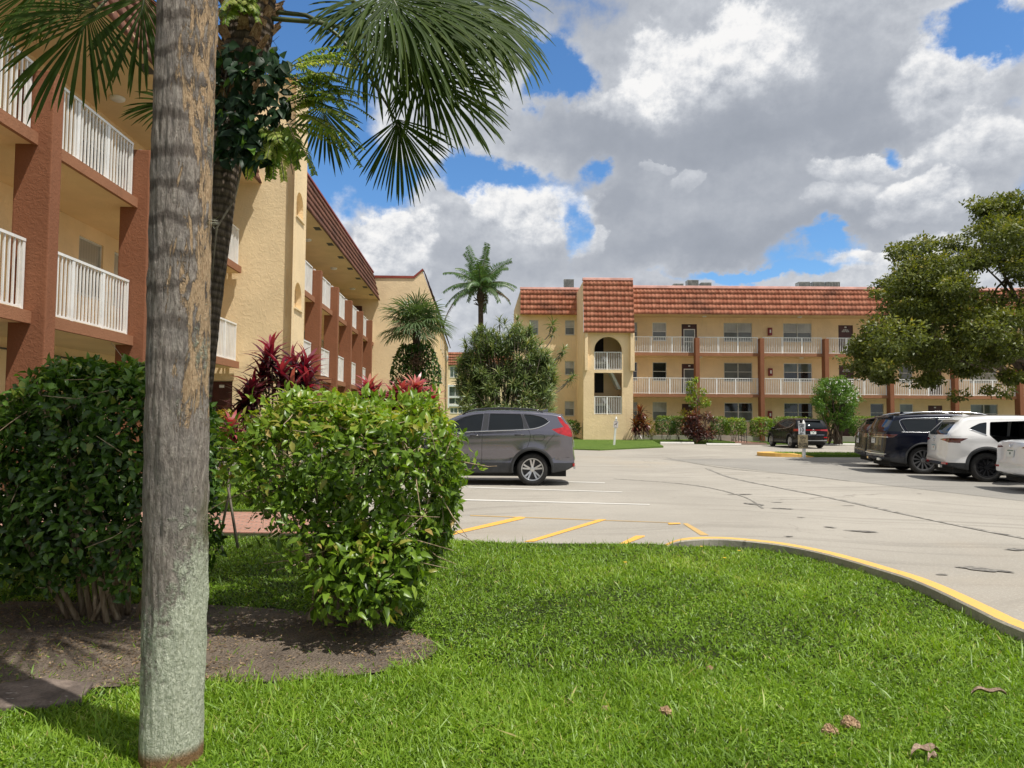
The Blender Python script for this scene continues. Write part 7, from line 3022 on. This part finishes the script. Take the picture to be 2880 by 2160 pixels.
def base_profile(ovr, wb, ovf, H, tail=(.0, .0), hood=1.05):
    """generic two-box silhouette, rear to front"""
    f = wb + ovf
    top = [(-ovr, .58), (-ovr + .02, .66), (-ovr + .035, .80), (-ovr + .045, .98), (-ovr + .06, H * .66), (-ovr + .11, H * .73), (-ovr + .30 + tail[0], H * .915), (-ovr + .37 + tail[0], H * .952), (-ovr + .62, H * .975),
           (.1, H * .995), (wb * .27, H), (wb * .42, H * .993), (wb * .56, H * .965), (wb * .66, H * .918), (wb * .76, H * .845), (wb * .97, hood + .02), (wb * 1.01, hood), (wb + .45, hood - .06), (f - .22, hood - .16), (f - .08, .78), (f, .56)]
    bot = [(-ovr, .42), (-ovr + .2, .34), (-ovr + .5, .29), (0, .27), (wb, .26), (f - .4, .24), (f - .12, .29), (f, .40)]
    return top, bot


# -- grey SUV -------------------------------------------------------
S_GREY = dict(
    top=[(-1.02, .58), (-1.005, .64), (-.985, .80), (-.975, 1.0), (-.965, 1.15), (-.93, 1.28), (-.72, 1.555), (-.665, 1.60), (-.45, 1.635), (0, 1.672), (.6, 1.69), (1.0, 1.683), (1.35, 1.65), (1.65, 1.575), (1.95, 1.44), (2.55, 1.10), (2.65, 1.075), (3.1, 1.02), (3.4, .93), (3.52, .8), (3.56, .6)],
    bot=[(-1.02, .44), (-.85, .35), (-.5, .29), (0, .28), (2.66, .26), (3.2, .25), (3.45, .3), (3.56, .42)],
    W=.925, belt=[(-1.0, 1.20), (0, 1.22), (1.5, 1.17), (2.6, 1.05), (3.5, .85)], wb=2.66, R=.362, Rr=.245, clad=.515, tumble=.34,
    cuts=[('window', 's', round_poly([(.20, 1.60), (.0, 1.588), (-.2, 1.545), (-.33, 1.48), (-.365, 1.44), (-.285, 1.384), (-.14, 1.318), (.066, 1.272)], .02, 2), M_TINT, 0),
          ('window', 's', round_poly([(.965, 1.612), (.265, 1.604), (.225, 1.45), (.20, 1.27), (1.0, 1.235)], .02, 2), M_TINT, 0),
          ('window', 's', round_poly([(1.11, 1.605), (1.32, 1.585), (1.54, 1.528), (1.78, 1.42), (2.15, 1.20), (2.15, 1.17), (1.16, 1.225)], .02, 2), M_TINT, 0),
          ('pillar_trim', 's', [(.98, 1.615), (1.095, 1.61), (1.145, 1.225), (1.015, 1.235)], M_GLOSSB, 0),
          ('pillar_trim', 's', [(.215, 1.602), (.25, 1.603), (.185, 1.27), (.085, 1.272)], M_GLOSSB, 0),
          ('tail_light', 's', [(-.56, 1.556), (-.635, 1.55), (-.737, 1.40), (-.80, 1.37), (-.854, 1.267), (-.99, 1.165), (-.99, 1.107), (-.84, 1.10), (-.577, 1.175), (-.43, 1.268), (-.70, 1.318), (-.60, 1.457)], M_REDL, 0),
          ('rear_window', 'r', [(-.58, 1.28), (.58, 1.28), (.50, 1.54), (-.50, 1.54)], M_TINT, 0),
          ('tail_light', 'r', [(.50, 1.12), (.86, 1.12), (.86, 1.25), (.50, 1.22)], M_REDL, 0),
          ('tail_light', 'r', [(-.50, 1.12), (-.86, 1.12), (-.86, 1.25), (-.50, 1.22)], M_REDL, 0),
          ('windscreen', 'f', [(-.62, 1.13), (.62, 1.13), (.52, 1.58), (-.52, 1.58)], M_TINT, 0)],
    chrome=[[(2.1, 1.16), (1.15, 1.213), (.06, 1.258), (-.15, 1.305), (-.30, 1.375), (-.385, 1.445)]], chrome_r=.012,
    seams=[[(1.13, 1.22), (1.14, .8), (1.135, .30)], [(.10, 1.26), (.03, 1.12), (.13, .83), (.17, .80)], [(-.52, 1.17), (-.32, .97), (-.27, .84)], [(2.15, 1.15), (2.2, .8), (2.1, .4)],
           [(-.02, 1.13), (-.03, 1.03), (-.06, 1.01), (-.22, 1.01), (-.265, 1.05), (-.265, 1.12), (-.24, 1.145), (-.06, 1.145), (-.02, 1.13)], [(-.44, .61), (-.9, .64)]],
    handles=[(.29, 1.135), (1.29, 1.115)], handle_mat=M_GLOSSB, mirror=(2.05, 1.13), plate=.92, spokes=('split', 5), spin=.95, arch_w=.06, Ra=.445,
    extra=[slab_extra('spoiler', ([(-.44, 1.632), (-.66, 1.612), (-.735, 1.600), (-.70, 1.585), (-.60, 1.575), (-.46, 1.60)], -.56, .56), None), fin_antenna(-.30), roof_rails(-.25, 1.6, M_GLOSSB),
           rear_bar('bumper_reflector', .62, .80, .43, .50, M_REDL, .012, True), rear_bar('skid_plate', -.6, .6, .36, .43, M_ALLOY, .012),
           slab_extra('rear_wiper', ([(-.80, 1.40), (-.965, 1.30), (-.985, 1.285), (-.82, 1.395)], -.02, .02), M_GLOSSB)])


def place(name, label, spec, mat, P, rotz, cat='car'):
    t = thing(name, label, cat, (P[0], P[1], .004), rotz)
    Car(spec).make(t, mat)
    return t


gp = gnd(1497, 1366.5, 0)
place('parked_car', 'grey family SUV parked side-on behind the bright hedge', S_GREY, MC_GREY, (gp.x, gp.y + .87), R(180))

# -- black crossover by the far hedge ---------------------------------
t_, b_2 = base_profile(.98, 2.67, .88, 1.62, (.06, 0), .98)
S_KIA = dict(top=t_, bot=b_2, W=.92, belt=[(-1.0, 1.08), (0, 1.06), (1.5, 1.0), (2.6, .95), (3.5, .8)], wb=2.67, R=.355, Rr=.235, clad=.48, tumble=.36,
             cuts=[('window', 's', round_poly([(.35, 1.50), (-.30, 1.43), (-.42, 1.36), (-.2, 1.22), (.35, 1.12)], .03, 2), M_TINT, 0), ('window', 's', round_poly([(.40, 1.505), (1.0, 1.515), (1.02, 1.06), (.40, 1.11)], .02, 2), M_TINT, 0),
                   ('window', 's', round_poly([(1.08, 1.515), (1.5, 1.46), (2.0, 1.15), (1.98, 1.02), (1.08, 1.06)], .02, 2), M_TINT, 0),
                   ('rear_window', 'r', round_poly([(-.66, 1.14), (.66, 1.14), (.54, 1.48), (-.54, 1.48)], .05, 2), M_TINT, 0), ('tail_light', 'r', [(.42, .97), (.95, .93), (.95, 1.06), (.42, 1.03)], M_REDL, 0), ('tail_light', 'r', [(-.42, .97), (-.95, .93), (-.95, 1.06), (-.42, 1.03)], M_REDL, 0),
                   ('tail_light', 's', [(-.62, 1.06), (-1.0, 1.07), (-1.0, .95), (-.75, .98)], M_REDL, 0), ('windscreen', 'f', [(-.62, 1.03), (.62, 1.03), (.52, 1.5), (-.52, 1.5)], M_TINT, 0)],
             chrome=[[(1.95, 1.0), (1.1, 1.045), (.3, 1.10), (-.2, 1.20), (-.43, 1.355)], [(2.2, .36), (.5, .36)]], seams=[[(1.05, 1.04), (1.06, .5)], [(.2, 1.1), (.1, .9), (.3, .7), (.35, .5)]], handles=[(.25, .98), (1.25, .96)], mirror=(1.95, 1.02),
             plate=.86, emblem=('oval', 1.0, .05), spokes=('five', 7), rim_mat=M_ALLOY,
             extra=[rear_bar('light_bar', -.42, .42, .985, 1.025, M_REDL, .01), rear_bar('chrome_strip', -.62, .62, .735, .75, M_CHROME, .014), rear_bar('bumper_reflector', .58, .78, .58, .63, M_REDL, .012, True), fin_antenna(-.25), slab_extra('spoiler', ([(-.42, 1.575), (-.70, 1.53), (-.73, 1.51), (-.60, 1.50), (-.44, 1.54)], -.56, .56), None)])
kl, kr = gnd(2229, 1261.5, 0), gnd(2307, 1261.5, 0)
place('parked_car', 'black crossover parked nose to the hedge behind the speed limit sign', S_KIA, MC_BLACK, (16.25, 39.4), R(91.5))

# -- the row on the right, nose away from the aisle ---------------------
HEAD = math.atan2(nr_.y, nr_.x)
t_, b_2 = base_profile(1.08, 3.02, .95, 1.735, (.02, 0), 1.10)
S_NAVY = dict(top=t_, bot=b_2, W=.985, belt=[(-1.1, 1.17), (0, 1.17), (1.5, 1.14), (3.0, 1.06), (4.0, .9)], wb=3.02, R=.395, Rr=.285, clad=.46, tumble=.28, rear_corner=(.40, .12), tail_bow=.09,
              cuts=[('window', 's', round_poly([(.36, 1.575), (-.56, 1.545), (-.40, 1.21), (.36, 1.20)], .03, 2), M_TINT, 0), ('window', 's', round_poly([(.42, 1.58), (1.32, 1.585), (1.34, 1.19), (.42, 1.20)], .02, 2), M_TINT, 0),
                    ('window', 's', round_poly([(1.40, 1.585), (1.8, 1.55), (2.4, 1.27), (2.4, 1.16), (1.42, 1.19)], .02, 2), M_TINT, 0), ('pillar_glass', 's', [(-.60, 1.545), (-.80, 1.50), (-.93, 1.22), (-.45, 1.205)], M_TINT, 0),
                    ('rear_window', 'r', round_poly([(-.80, 1.19), (.80, 1.19), (.66, 1.56), (-.66, 1.56)], .04, 2), M_TINT, 0), ('windscreen', 'f', [(-.66, 1.15), (.66, 1.15), (.56, 1.62), (-.56, 1.62)], M_TINT, 0),
                    ('tail_light', 's', [(-.68, 1.125), (-1.1, 1.13), (-1.1, 1.03), (-.80, 1.04)], M_DREDL, 0)],
              chrome=[[(2.4, 1.15), (1.4, 1.18), (0, 1.19), (-.6, 1.195)], [(-.50, 1.20), (-.60, 1.38), (-.63, 1.55), (-.3, 1.59), (.6, 1.62), (1.5, 1.62), (1.9, 1.55)]], chrome_r=.010, seams=[[(1.36, 1.15), (1.38, .5)], [(.38, 1.18), (.36, .95), (.52, .75)]], handles=[(.6, 1.06), (1.6, 1.05)], mirror=(2.3, 1.12),
              plate=.93, plate_ink=M_GRIME, plate_band=M_GRIME, spokes=('blade', 12), rim_mat=M_ALLOY, spin=.1, arch_black=True, arch_w=.04, handle_mat=None,
              extra=[rear_bar('tail_light', -.93, .93, 1.075, 1.125, M_DREDL, .014), rear_bar('chrome_strip', -.93, .93, 1.035, 1.06, M_CHROME, .015), rear_bar('chrome_strip', -.90, .90, .545, .57, M_CHROME, .016), rear_bar('tailgate_panel', -.62, .62, .80, 1.02, M_GLOSSB, .006),
                     roof_rails(-.55, 2.0, M_CHROME), slab_extra('spoiler', ([(-.50, 1.69), (-.80, 1.645), (-.84, 1.62), (-.68, 1.605), (-.52, 1.65)], -.66, .66), None), fin_antenna(-.20),
                     rear_bar('exhaust_tip', .40, .60, .36, .43, M_CHROME, .02, True)])
HEAD = R(-10.5)
LATD = Vector((-math.sin(HEAD), math.cos(HEAD), 0))
NV = Vector((11.77, 20.4, 0)) + LATD * .92
place('parked_car', 'long navy SUV with chrome roof rails and a full width red light bar', S_NAVY, MC_NAVY, NV, HEAD)

t_, b_2 = base_profile(.96, 2.70, .90, 1.665, (.10, 0), 1.03)
_rows_black = dict(top=t_, bot=b_2, W=.93, belt=[(-1.0, 1.13), (0, 1.12), (1.5, 1.06), (2.7, 1.0), (3.5, .85)], wb=2.70, R=.36, Rr=.245, clad=.44, tumble=.33,
                   cuts=[('window', 's', round_poly([(.3, 1.53), (-.35, 1.45), (-.45, 1.38), (-.2, 1.22), (.3, 1.17)], .03, 2), M_TINT, 0), ('window', 's', round_poly([(.36, 1.54), (1.0, 1.55), (1.02, 1.12), (.36, 1.16)], .02, 2), M_TINT, 0), ('window', 's', round_poly([(1.08, 1.55), (1.5, 1.49), (2.0, 1.2), (1.98, 1.08), (1.08, 1.12)], .02, 2), M_TINT, 0),
                         ('rear_window', 'r', round_poly([(-.68, 1.18), (.68, 1.18), (.56, 1.52), (-.56, 1.52)], .05, 2), M_TINT, 0), ('tail_light', 'r', [(.52, .98), (.95, .98), (.95, 1.12), (.52, 1.10)], M_DREDL, 0), ('tail_light', 'r', [(-.52, .98), (-.95, .98), (-.95, 1.12), (-.52, 1.10)], M_DREDL, 0), ('windscreen', 'f', [(-.62, 1.08), (.62, 1.08), (.52, 1.55), (-.52, 1.55)], M_TINT, 0)],
                   handles=[(.25, 1.02), (1.25, 1.0)], mirror=(1.95, 1.06), plate=.86, plate_ink=M_GRIME, emblem=('star', 1.07, .06), spokes=('five', 5), extra=[fin_antenna(-.2), rear_bar('rear_wiper', -.3, .1, 1.17, 1.19, M_GLOSSB, .03), slab_extra('spoiler', ([(-.45, 1.61), (-.72, 1.57), (-.75, 1.55), (-.60, 1.54), (-.45, 1.58)], -.58, .58), None)])
BK = (12.56, 23.77, 0)
place('parked_car', 'black SUV mostly hidden behind the long navy SUV', _rows_black, MC_BLACK, BK, R(-14))

OPEN = round_poly([(.06, 1.17), (.12, 1.50), (1.12, 1.545), (1.16, .52), (.52, .52), (.47, .72), (.30, .93)], .03, 2)


def open_door(s, root, mat):
    """cabin seen through the open rear door, and the door itself swung out"""
    mb = MB()
    mb.box((.0, -s.W + .10, .42), (2.0, s.W - .10, .52))
    mb.box((.0, s.W - .14, .5), (2.0, s.W - .12, 1.12))
    mb.build('cabin_lining', M_SEAT, root, recalc=False)
    for (x, y, w) in ((.20, -.42, .46), (.20, .28, .80), (1.42, -.40, .5), (1.42, .40, .5)):
        mb = MB()
        mb.box((x - .02, y - w / 2, .52), (x + .50, y + w / 2, .72))
        mb.prism([(x - .14, 1.28), (x - .02, 1.28), (x + .14, .70), (x - .02, .70)], (0, y - w / 2, 0), (1, 0, 0), (0, 0, 1), (0, 1, 0), w)
        st = mb.build('seat', M_SEAT, root, bevel=.04)
        mb = MB()
        mb.box((x - .16, y - .13, 1.29), (x - .05, y + .13, 1.47))
        mb.build('headrest', M_SEAT, st, bevel=.035)
    # door shell, hinged at its front edge on the right side
    hinge = Vector((1.16, -(s.hw(1.16, 1.0)), 0))
    ang = R(62)
    mb = MB()
    N = len(OPEN)
    def P(x, z, off):
        q = Vector((x, -s.hw(x, z) + off, z)) - hinge
        c, s_ = math.cos(ang), math.sin(ang)
        return hinge + Vector((q.x * c - q.y * s_, q.x * s_ + q.y * c, q.z))
    zb = lambda x: 1.155 - .03 * (x - .36)
    low = [p for p in OPEN if p[1] < 1.13] + []
    lowp = [(.07, 1.13)] + [(.30, .93), (.47, .72), (.52, .52), (1.15, .52), (1.155, 1.13)]
    for poly, off in ((lowp, 0.0),):
        base = [P(x, z, .0) for x, z in poly]
        back = [P(x, z, .11) for x, z in poly]
        k_ = len(poly)
        mb._add(base + back, [tuple(range(k_)), tuple(range(k_, 2 * k_))[::-1]] + [(i, (i + 1) % k_, (i + 1) % k_ + k_, i + k_) for i in range(k_)])
    d = mb.build('rear_door', mat, root, bevel=.01)
    d['label'] = 'open rear door'
    mb = MB()
    fr = [(.08, 1.13), (.14, 1.48), (1.11, 1.525), (1.15, 1.13)]
    mb.tube([P(x, z, .03) for x, z in smooth2(fr)], .022, 6)
    mb.build('window_frame', mat, d, smooth=True)
    mb = MB()
    mb.quad(*[P(x, z, .03) for x, z in [(.10, 1.13), (.155, 1.47), (1.10, 1.515), (1.14, 1.13)]])
    mb.build('pane', M_TINT, d, recalc=False)


t_, b_2 = base_profile(.95, 2.70, .90, 1.655, (.12, 0), 1.03)
S_WHITE = dict(top=t_, bot=b_2, W=.92, belt=[(-1.0, 1.15), (0, 1.14), (1.5, 1.08), (2.7, 1.0), (3.5, .85)], wb=2.70, R=.368, Rr=.24, clad=.47, tumble=.34, Ra=.45, arch_w=.075,
               cuts=[('window', 's', round_poly([(.04, 1.49), (-.12, 1.46), (-.32, 1.36), (-.36, 1.32), (-.2, 1.26), (-.02, 1.18)], .02, 2), M_TINT, 0), ('door_opening', 's', OPEN, None, -1), ('window', 's', round_poly([(.14, 1.50), (1.10, 1.53), (1.12, 1.12), (.10, 1.17)], .02, 2), M_TINT, 1),
                     ('window', 's', round_poly([(1.20, 1.53), (1.6, 1.47), (2.1, 1.2), (2.08, 1.09), (1.20, 1.12)], .02, 2), M_TINT, 0), ('rear_window', 'r', round_poly([(-.70, 1.17), (.70, 1.17), (.52, 1.49), (-.52, 1.49)], .05, 2), M_TINT, 0),
                     ('tail_light', 'r', round_poly([(.36, 1.045), (.95, .96), (.95, 1.09), (.60, 1.085)], .02, 2), M_DREDL, 0), ('tail_light', 'r', round_poly([(-.36, 1.045), (-.95, .96), (-.95, 1.09), (-.60, 1.085)], .02, 2), M_DREDL, 0),
                     ('tail_light', 's', [(-.42, 1.09), (-.95, 1.09), (-.95, .965), (-.62, .985)], M_DREDL, 0), ('windscreen', 'f', [(-.62, 1.08), (.62, 1.08), (.52, 1.55), (-.52, 1.55)], M_TINT, 0)],
               chrome=[[(.0, 1.17), (-.18, 1.25), (-.35, 1.315)]], seams=[[(1.18, 1.12), (1.19, .5)]], handles=[(1.35, 1.02)], mirror=(2.0, 1.06), plate=.83, plate_ink=simple('plate_orange', (.55, .25, .08), .5), plate_band=simple('plate_teal', (.05, .25, .28), .5), emblem=('wing', 1.05, .065), spokes=('thin', 11), rim_mat=M_ALLOYD,
               extra=[open_door, fin_antenna(-.15), slab_extra('spoiler', ([(-.40, 1.605), (-.60, 1.575), (-.64, 1.55), (-.50, 1.535), (-.42, 1.57)], -.60, .60), None), rear_bar('lamp_core', .56, .70, 1.02, 1.06, M_REDL, .010, True), rear_bar('bumper_reflector', .55, .78, .42, .47, M_REDL, .012, True),
                      rear_bar('rear_wiper', -.1, .42, 1.165, 1.18, M_GLOSSB, .03), rear_bar('exhaust_tip', .40, .50, .33, .40, M_CHROME, .02, True)])
HEADW = R(-14)
WH = Vector((11.85, 17.8, 0)) + Vector((-math.sin(HEADW), math.cos(HEADW), 0)) * .86
place('parked_car', 'white SUV with its rear passenger door standing open', S_WHITE, MC_WHITE, WH, HEADW)

S_SEDAN = dict(top=[(-1.06, .58), (-1.04, .66), (-1.02, .80), (-1.01, .95), (-.98, 1.035), (-.90, 1.075), (-.55, 1.10), (-.35, 1.125), (-.05, 1.26), (.35, 1.395), (.7, 1.44), (1.1, 1.45), (1.5, 1.425), (1.8, 1.34), (2.3, 1.06), (2.5, .98), (2.9, .93), (3.3, .84), (3.5, .72), (3.56, .55)],
               bot=[(-1.06, .40), (-.8, .28), (-.4, .22), (0, .2), (2.7, .2), (3.2, .18), (3.45, .25), (3.56, .36)], W=.90, belt=[(-1.0, 1.0), (0, 1.0), (1.5, .94), (2.6, .88), (3.5, .75)], wb=2.70, R=.33, Rr=.225, clad=.36, tumble=.42,
               cuts=[('window', 's', round_poly([(.40, 1.34), (.05, 1.22), (-.15, 1.10), (.40, 1.03)], .02, 2), M_TINT, 0), ('window', 's', round_poly([(.46, 1.355), (1.1, 1.385), (1.1, .99), (.46, 1.03)], .02, 2), M_TINT, 0), ('window', 's', round_poly([(1.16, 1.385), (1.5, 1.35), (2.1, 1.06), (2.1, .95), (1.16, .985)], .02, 2), M_TINT, 0),
                     ('tail_light', 'r', round_poly([(.38, .95), (.93, .90), (.93, 1.01), (.60, 1.015)], .02, 2), M_DREDL, 0), ('tail_light', 'r', round_poly([(-.38, .95), (-.93, .90), (-.93, 1.01), (-.60, 1.015)], .02, 2), M_DREDL, 0), ('tail_light', 's', [(-.62, .99), (-1.0, 1.0), (-1.0, .90), (-.72, .93)], M_DREDL, 0), ('rear_window', 'r', round_poly([(-.54, 1.15), (.54, 1.15), (.46, 1.385), (-.46, 1.385)], .03, 2), M_TINT, 0), ('windscreen', 'f', [(-.60, 1.0), (.60, 1.0), (.50, 1.37), (-.50, 1.37)], M_TINT, 0)],
               seams=[[(1.13, .98), (1.14, .4)]], handles=[(.3, .90), (1.3, .88)], mirror=(2.05, .98), r_lim=1.75, plate=.82, emblem=('wing', 1.0, .06), spokes=('thin', 10), arch_trim=False, rim_mat=M_ALLOY,
               extra=[rear_bar('bumper_reflector', .58, .78, .50, .54, M_REDL, .012, True)])


SD = Vector((11.91, 15.4, 0))
place('parked_car', 'pearl white saloon cut off by the right edge of the photo', S_SEDAN, MC_SILW, SD, HEAD)

# ------------------------------------------------------------------ signs, wheel stops, island
gw = 'white concrete wheel stops'
for (x0, x1, y, lab) in ((1859, 1949, 1246, 'white wheel stop nearest the arched tower'), (1989, 2081, 1250, 'white wheel stop left of the entrance walk'), (2322, 2400, 1249.5, 'white wheel stop to the right of the black crossover')):
    a, b = gnd(x0, y + 3, 0), gnd(x1, y + 3, 0)
    Lw = b.x - a.x
    mb = MB()
    mb.prism([(-.09, 0), (.09, 0), (.09, .05), (.055, .13), (-.055, .13), (-.09, .05)], (-Lw / 2, 0, .002), (0, 1, 0), (0, 0, 1), (1, 0, 0), Lw)
    o = mb.build('wheel_stop', M_WPAINT, bevel=.015)
    o.location = ((a.x + b.x) / 2, (a.y + b.y) / 2, 0)
    tag(o, lab, 'wheel stop', gw)

# kerbed island with the speed sign
i0, i1 = gnd(2152, 1285, 0), gnd(2285, 1286, 0)
IY0, IY1 = i1.y, i1.y + 1.75
IX0 = i0.x
M_ISL = M_YKERB
nose = [(IX0 + .9 - .9 * math.cos(t), (IY0 + IY1) / 2 + (IY1 - IY0) / 2 * math.sin(t)) for t in np.linspace(-math.pi / 2, math.pi / 2, 13)]
out = nose + [(26, IY1 + 1.2), (26, IY0 + 1.2)]
c = (IX0 + 6, (IY0 + IY1) / 2)
inn = [(IX0 + 1.25 - .55 * math.cos(t), (IY0 + IY1) / 2 + (IY1 - IY0 - .34) / 2 * math.sin(t)) for t in np.linspace(-math.pi / 2, math.pi / 2, 13)]
mb = MB()
zt_ = .15
k = len(nose)
xe = IX0 + 2.0
no = [(xe, IY0)] + [tuple(p) for p in nose] + [(xe, IY1)]
ni = [(xe, IY0 + .17)] + [tuple(p) for p in inn] + [(xe, IY1 - .17)]
for i in range(len(no) - 1):
    A, B = Vector((*no[i], 0)), Vector((*no[i + 1], 0))
    C, D = Vector((*ni[i + 1], 0)), Vector((*ni[i], 0))
    hz = [(.15 if no[j][0] < xe - .3 else .03) for j in (i, i + 1)]
    Az, Bz, Cz, Dz = Vector((0, 0, hz[0])), Vector((0, 0, hz[1])), Vector((0, 0, hz[1])), Vector((0, 0, hz[0]))
    mb.quad(A, B, B + Bz, A + Az)
    mb.quad(A + Az, B + Bz, C + Cz, D + Dz)
    mb.quad(D + Dz, C + Cz, C, D)
struct(mb.build('island_kerb', M_ISL))
isl = [(xe, IY0 + .02), (26, IY0 + 1.5), (26, IY1 + 1.5), (xe, IY1 - .02)] + [tuple(p) for p in inn[::-1]]
struct(poly_sheet('island_lawn', isl, .10, M_LAWNF, skirt=.12))
n = 9000
x = RNG.uniform(IX0 + .8, 22, n)
y = IY0 + .1 + (x - xe).clip(0) * .062 + RNG.random(n) * 1.5
a2 = NP()
a2.add(blades(x, y, np.full(n, .10), .09 * RNG.uniform(.6, 1.3, n), .014, np.clip(RNG.normal(.45, .18, n), 0, 1)))
o = a2.build('grass', ML_GRASS)
tag(o, 'grass on the narrow island behind the speed limit sign', 'grass', kind='stuff')

M_INK = simple('black_ink', (0.02, 0.02, 0.02), .6)
M_TAN = simple('tan_sign_board', (0.33, 0.27, 0.16), .7, var=.12, vscale=5)
M_SIGNW = simple('white_sign_board', (0.62, 0.64, 0.66), .5, var=.05)
sb = gnd(2261, 1281, .1)
t = thing('sign_post', 'white post with a 10 mile speed limit plate and a tan slow down board', 'sign', (sb.x, sb.y, .10))
Ys = sb.y
sz = lambda px, py: at(2140 + px / 7.373, 1140 + py / 7.373, Ys)
zt2 = sz(840, 300).z - .10
mb = MB()
mb.box((-.055, -.055, -.1), (.055, .055, zt2 - .16))
mb.build('post', M_WHITE, t, bevel=.006)
mb = MB()
mb.lathe([(.075, zt2 - .16), (.078, zt2 - .135), (.06, zt2 - .12), (.055, zt2 - .09), (.028, zt2 - .03), (.0, zt2)], 4, Matrix.Rotation(R(45), 4, 'Z'))
mb.build('post_cap', M_WHITE, t)
def board(parent, name, x0, x1, y0, y1, m_, yo):
    a, b = sz(x0, y1), sz(x1, y0)
    mb = MB()
    mb.box((a.x - sb.x, yo - .008, a.z - .10), (b.x - sb.x, yo, b.z - .10))
    o = mb.build(name, m_, parent, bevel=.003)
    return o, ((a.x + b.x) / 2 - sb.x, a.z - .10, b.z - .10)
o1, (cx, z0, z1) = board(t, 'speed_plate', 766, 893, 380, 600, M_SIGNW, -.062)
h = z1 - z0
for body, f, s_, bo in (('SPEED', .88, .085, .0018), ('LIMIT', .70, .085, .0018), ('10', .40, .20, .004), ('MPH', .10, .075, .0015)):
    text_mesh('lettering', body, s_, M_INK, o1, frame_mat((cx, -.0725, z0 + h * f), (1, 0, 0), (0, 0, 1), (0, -1, 0)), bold=bo)
o2, (cx, z0, z1) = board(t, 'slow_board', 752, 957, 612, 892, M_TAN, -.078)
h = z1 - z0
for body, f, s_ in (('YOU', .80, .125), ('GO', .56, .11), ('SLOW', .34, .125), ('DOWN', .15, .125)):
    text_mesh('lettering', body, s_, M_INK if body != 'GO' else simple('faded_ink', (.16, .13, .08), .7), o2, frame_mat((cx, -.0885, z0 + h * f), (1, 0, 0), (0, 0, 1), (0, -1, 0)), bold=.0012)

sb2 = gnd(1600 + 936 / 7.373, 1130 + 908 / 7.373, .07)
t = thing('sign_post', 'leaning white post with a small dog notice on the grass by the arched tower', 'sign', (sb2.x, sb2.y, .06))
t.rotation_euler = (0, R(4.6), 0)
hh = 1.62
mb = MB()
mb.box((-.055, -.05, -.1), (.055, .05, hh - .14))
mb.build('post', M_WHITE, t, bevel=.006)
mb = MB()
mb.lathe([(.07, hh - .14), (.075, hh - .12), (.05, hh - .08), (.0, hh + .02)], 4, Matrix.Rotation(R(45), 4, 'Z'))
mb.build('post_cap', M_WHITE, t)
mb = MB()
M_PINKW = simple('pinkish_notice', (0.72, 0.64, 0.64), .5)
mb.box((-.13, -.062, hh - .63), (.13, -.054, hh - .26))
bo_ = mb.build('notice_board', M_PINKW, t, bevel=.003)
a = MB()
def px_(pts, y=-.066):
    a.prism(pts, (0, y, hh - .45), (1, 0, 0), (0, 0, 1), (0, 1, 0), .003)
px_([(-.075, -.01), (-.02, .0), (.04, .03), (.07, .045), (.075, .07), (.03, .075), (-.03, .045), (-.075, .03)])
px_([(-.07, -.01), (-.05, -.01), (-.05, -.08), (-.065, -.08)])
px_([(.02, .02), (.04, .02), (.045, -.06), (.03, -.06)])
px_([(-.09, .13), (.09, .13), (.09, .14), (-.09, .14)])
px_([(-.09, .155), (.09, .155), (.09, .165), (-.09, .165)])
px_([(-.09, -.14), (.09, -.14), (.09, -.13), (-.09, -.13)])
a.build('dog_pictogram', M_INK, bo_)
a = MB()
a.prism([(-.035, 0), (.0, .015), (.03, .0), (.035, .02), (.0, .035), (-.03, .02)], (0, -.056, hh - .20), (1, 0, 0), (0, 0, 1), (0, 1, 0), .004)
a.prism([(-.008, -.02), (.008, -.02), (.008, .03), (-.008, .03)], (0, -.057, hh - .20), (1, 0, 0), (0, 0, 1), (0, 1, 0), .003)
a.build('post_mark', M_INK, t)

# iron gate rail beside the entrance walk
a = MB()
p0, p1 = at(2094, 1210, 45.0), at(2097, 1245, 44.4)
for z in (.2, .45, .7, .95):
    a.tube([(p0.x, 46.2, z + .1), (p0.x, 44.6, z)], .02, 5)
for y in (44.6, 45.1, 45.6, 46.2):
    a.tube([(p0.x, y, .02), (p0.x, y, 1.05)], .022, 5)
o = a.build('handrail', M_GRILL)
tag(o, 'dark metal handrail beside the entrance walk', 'handrail')
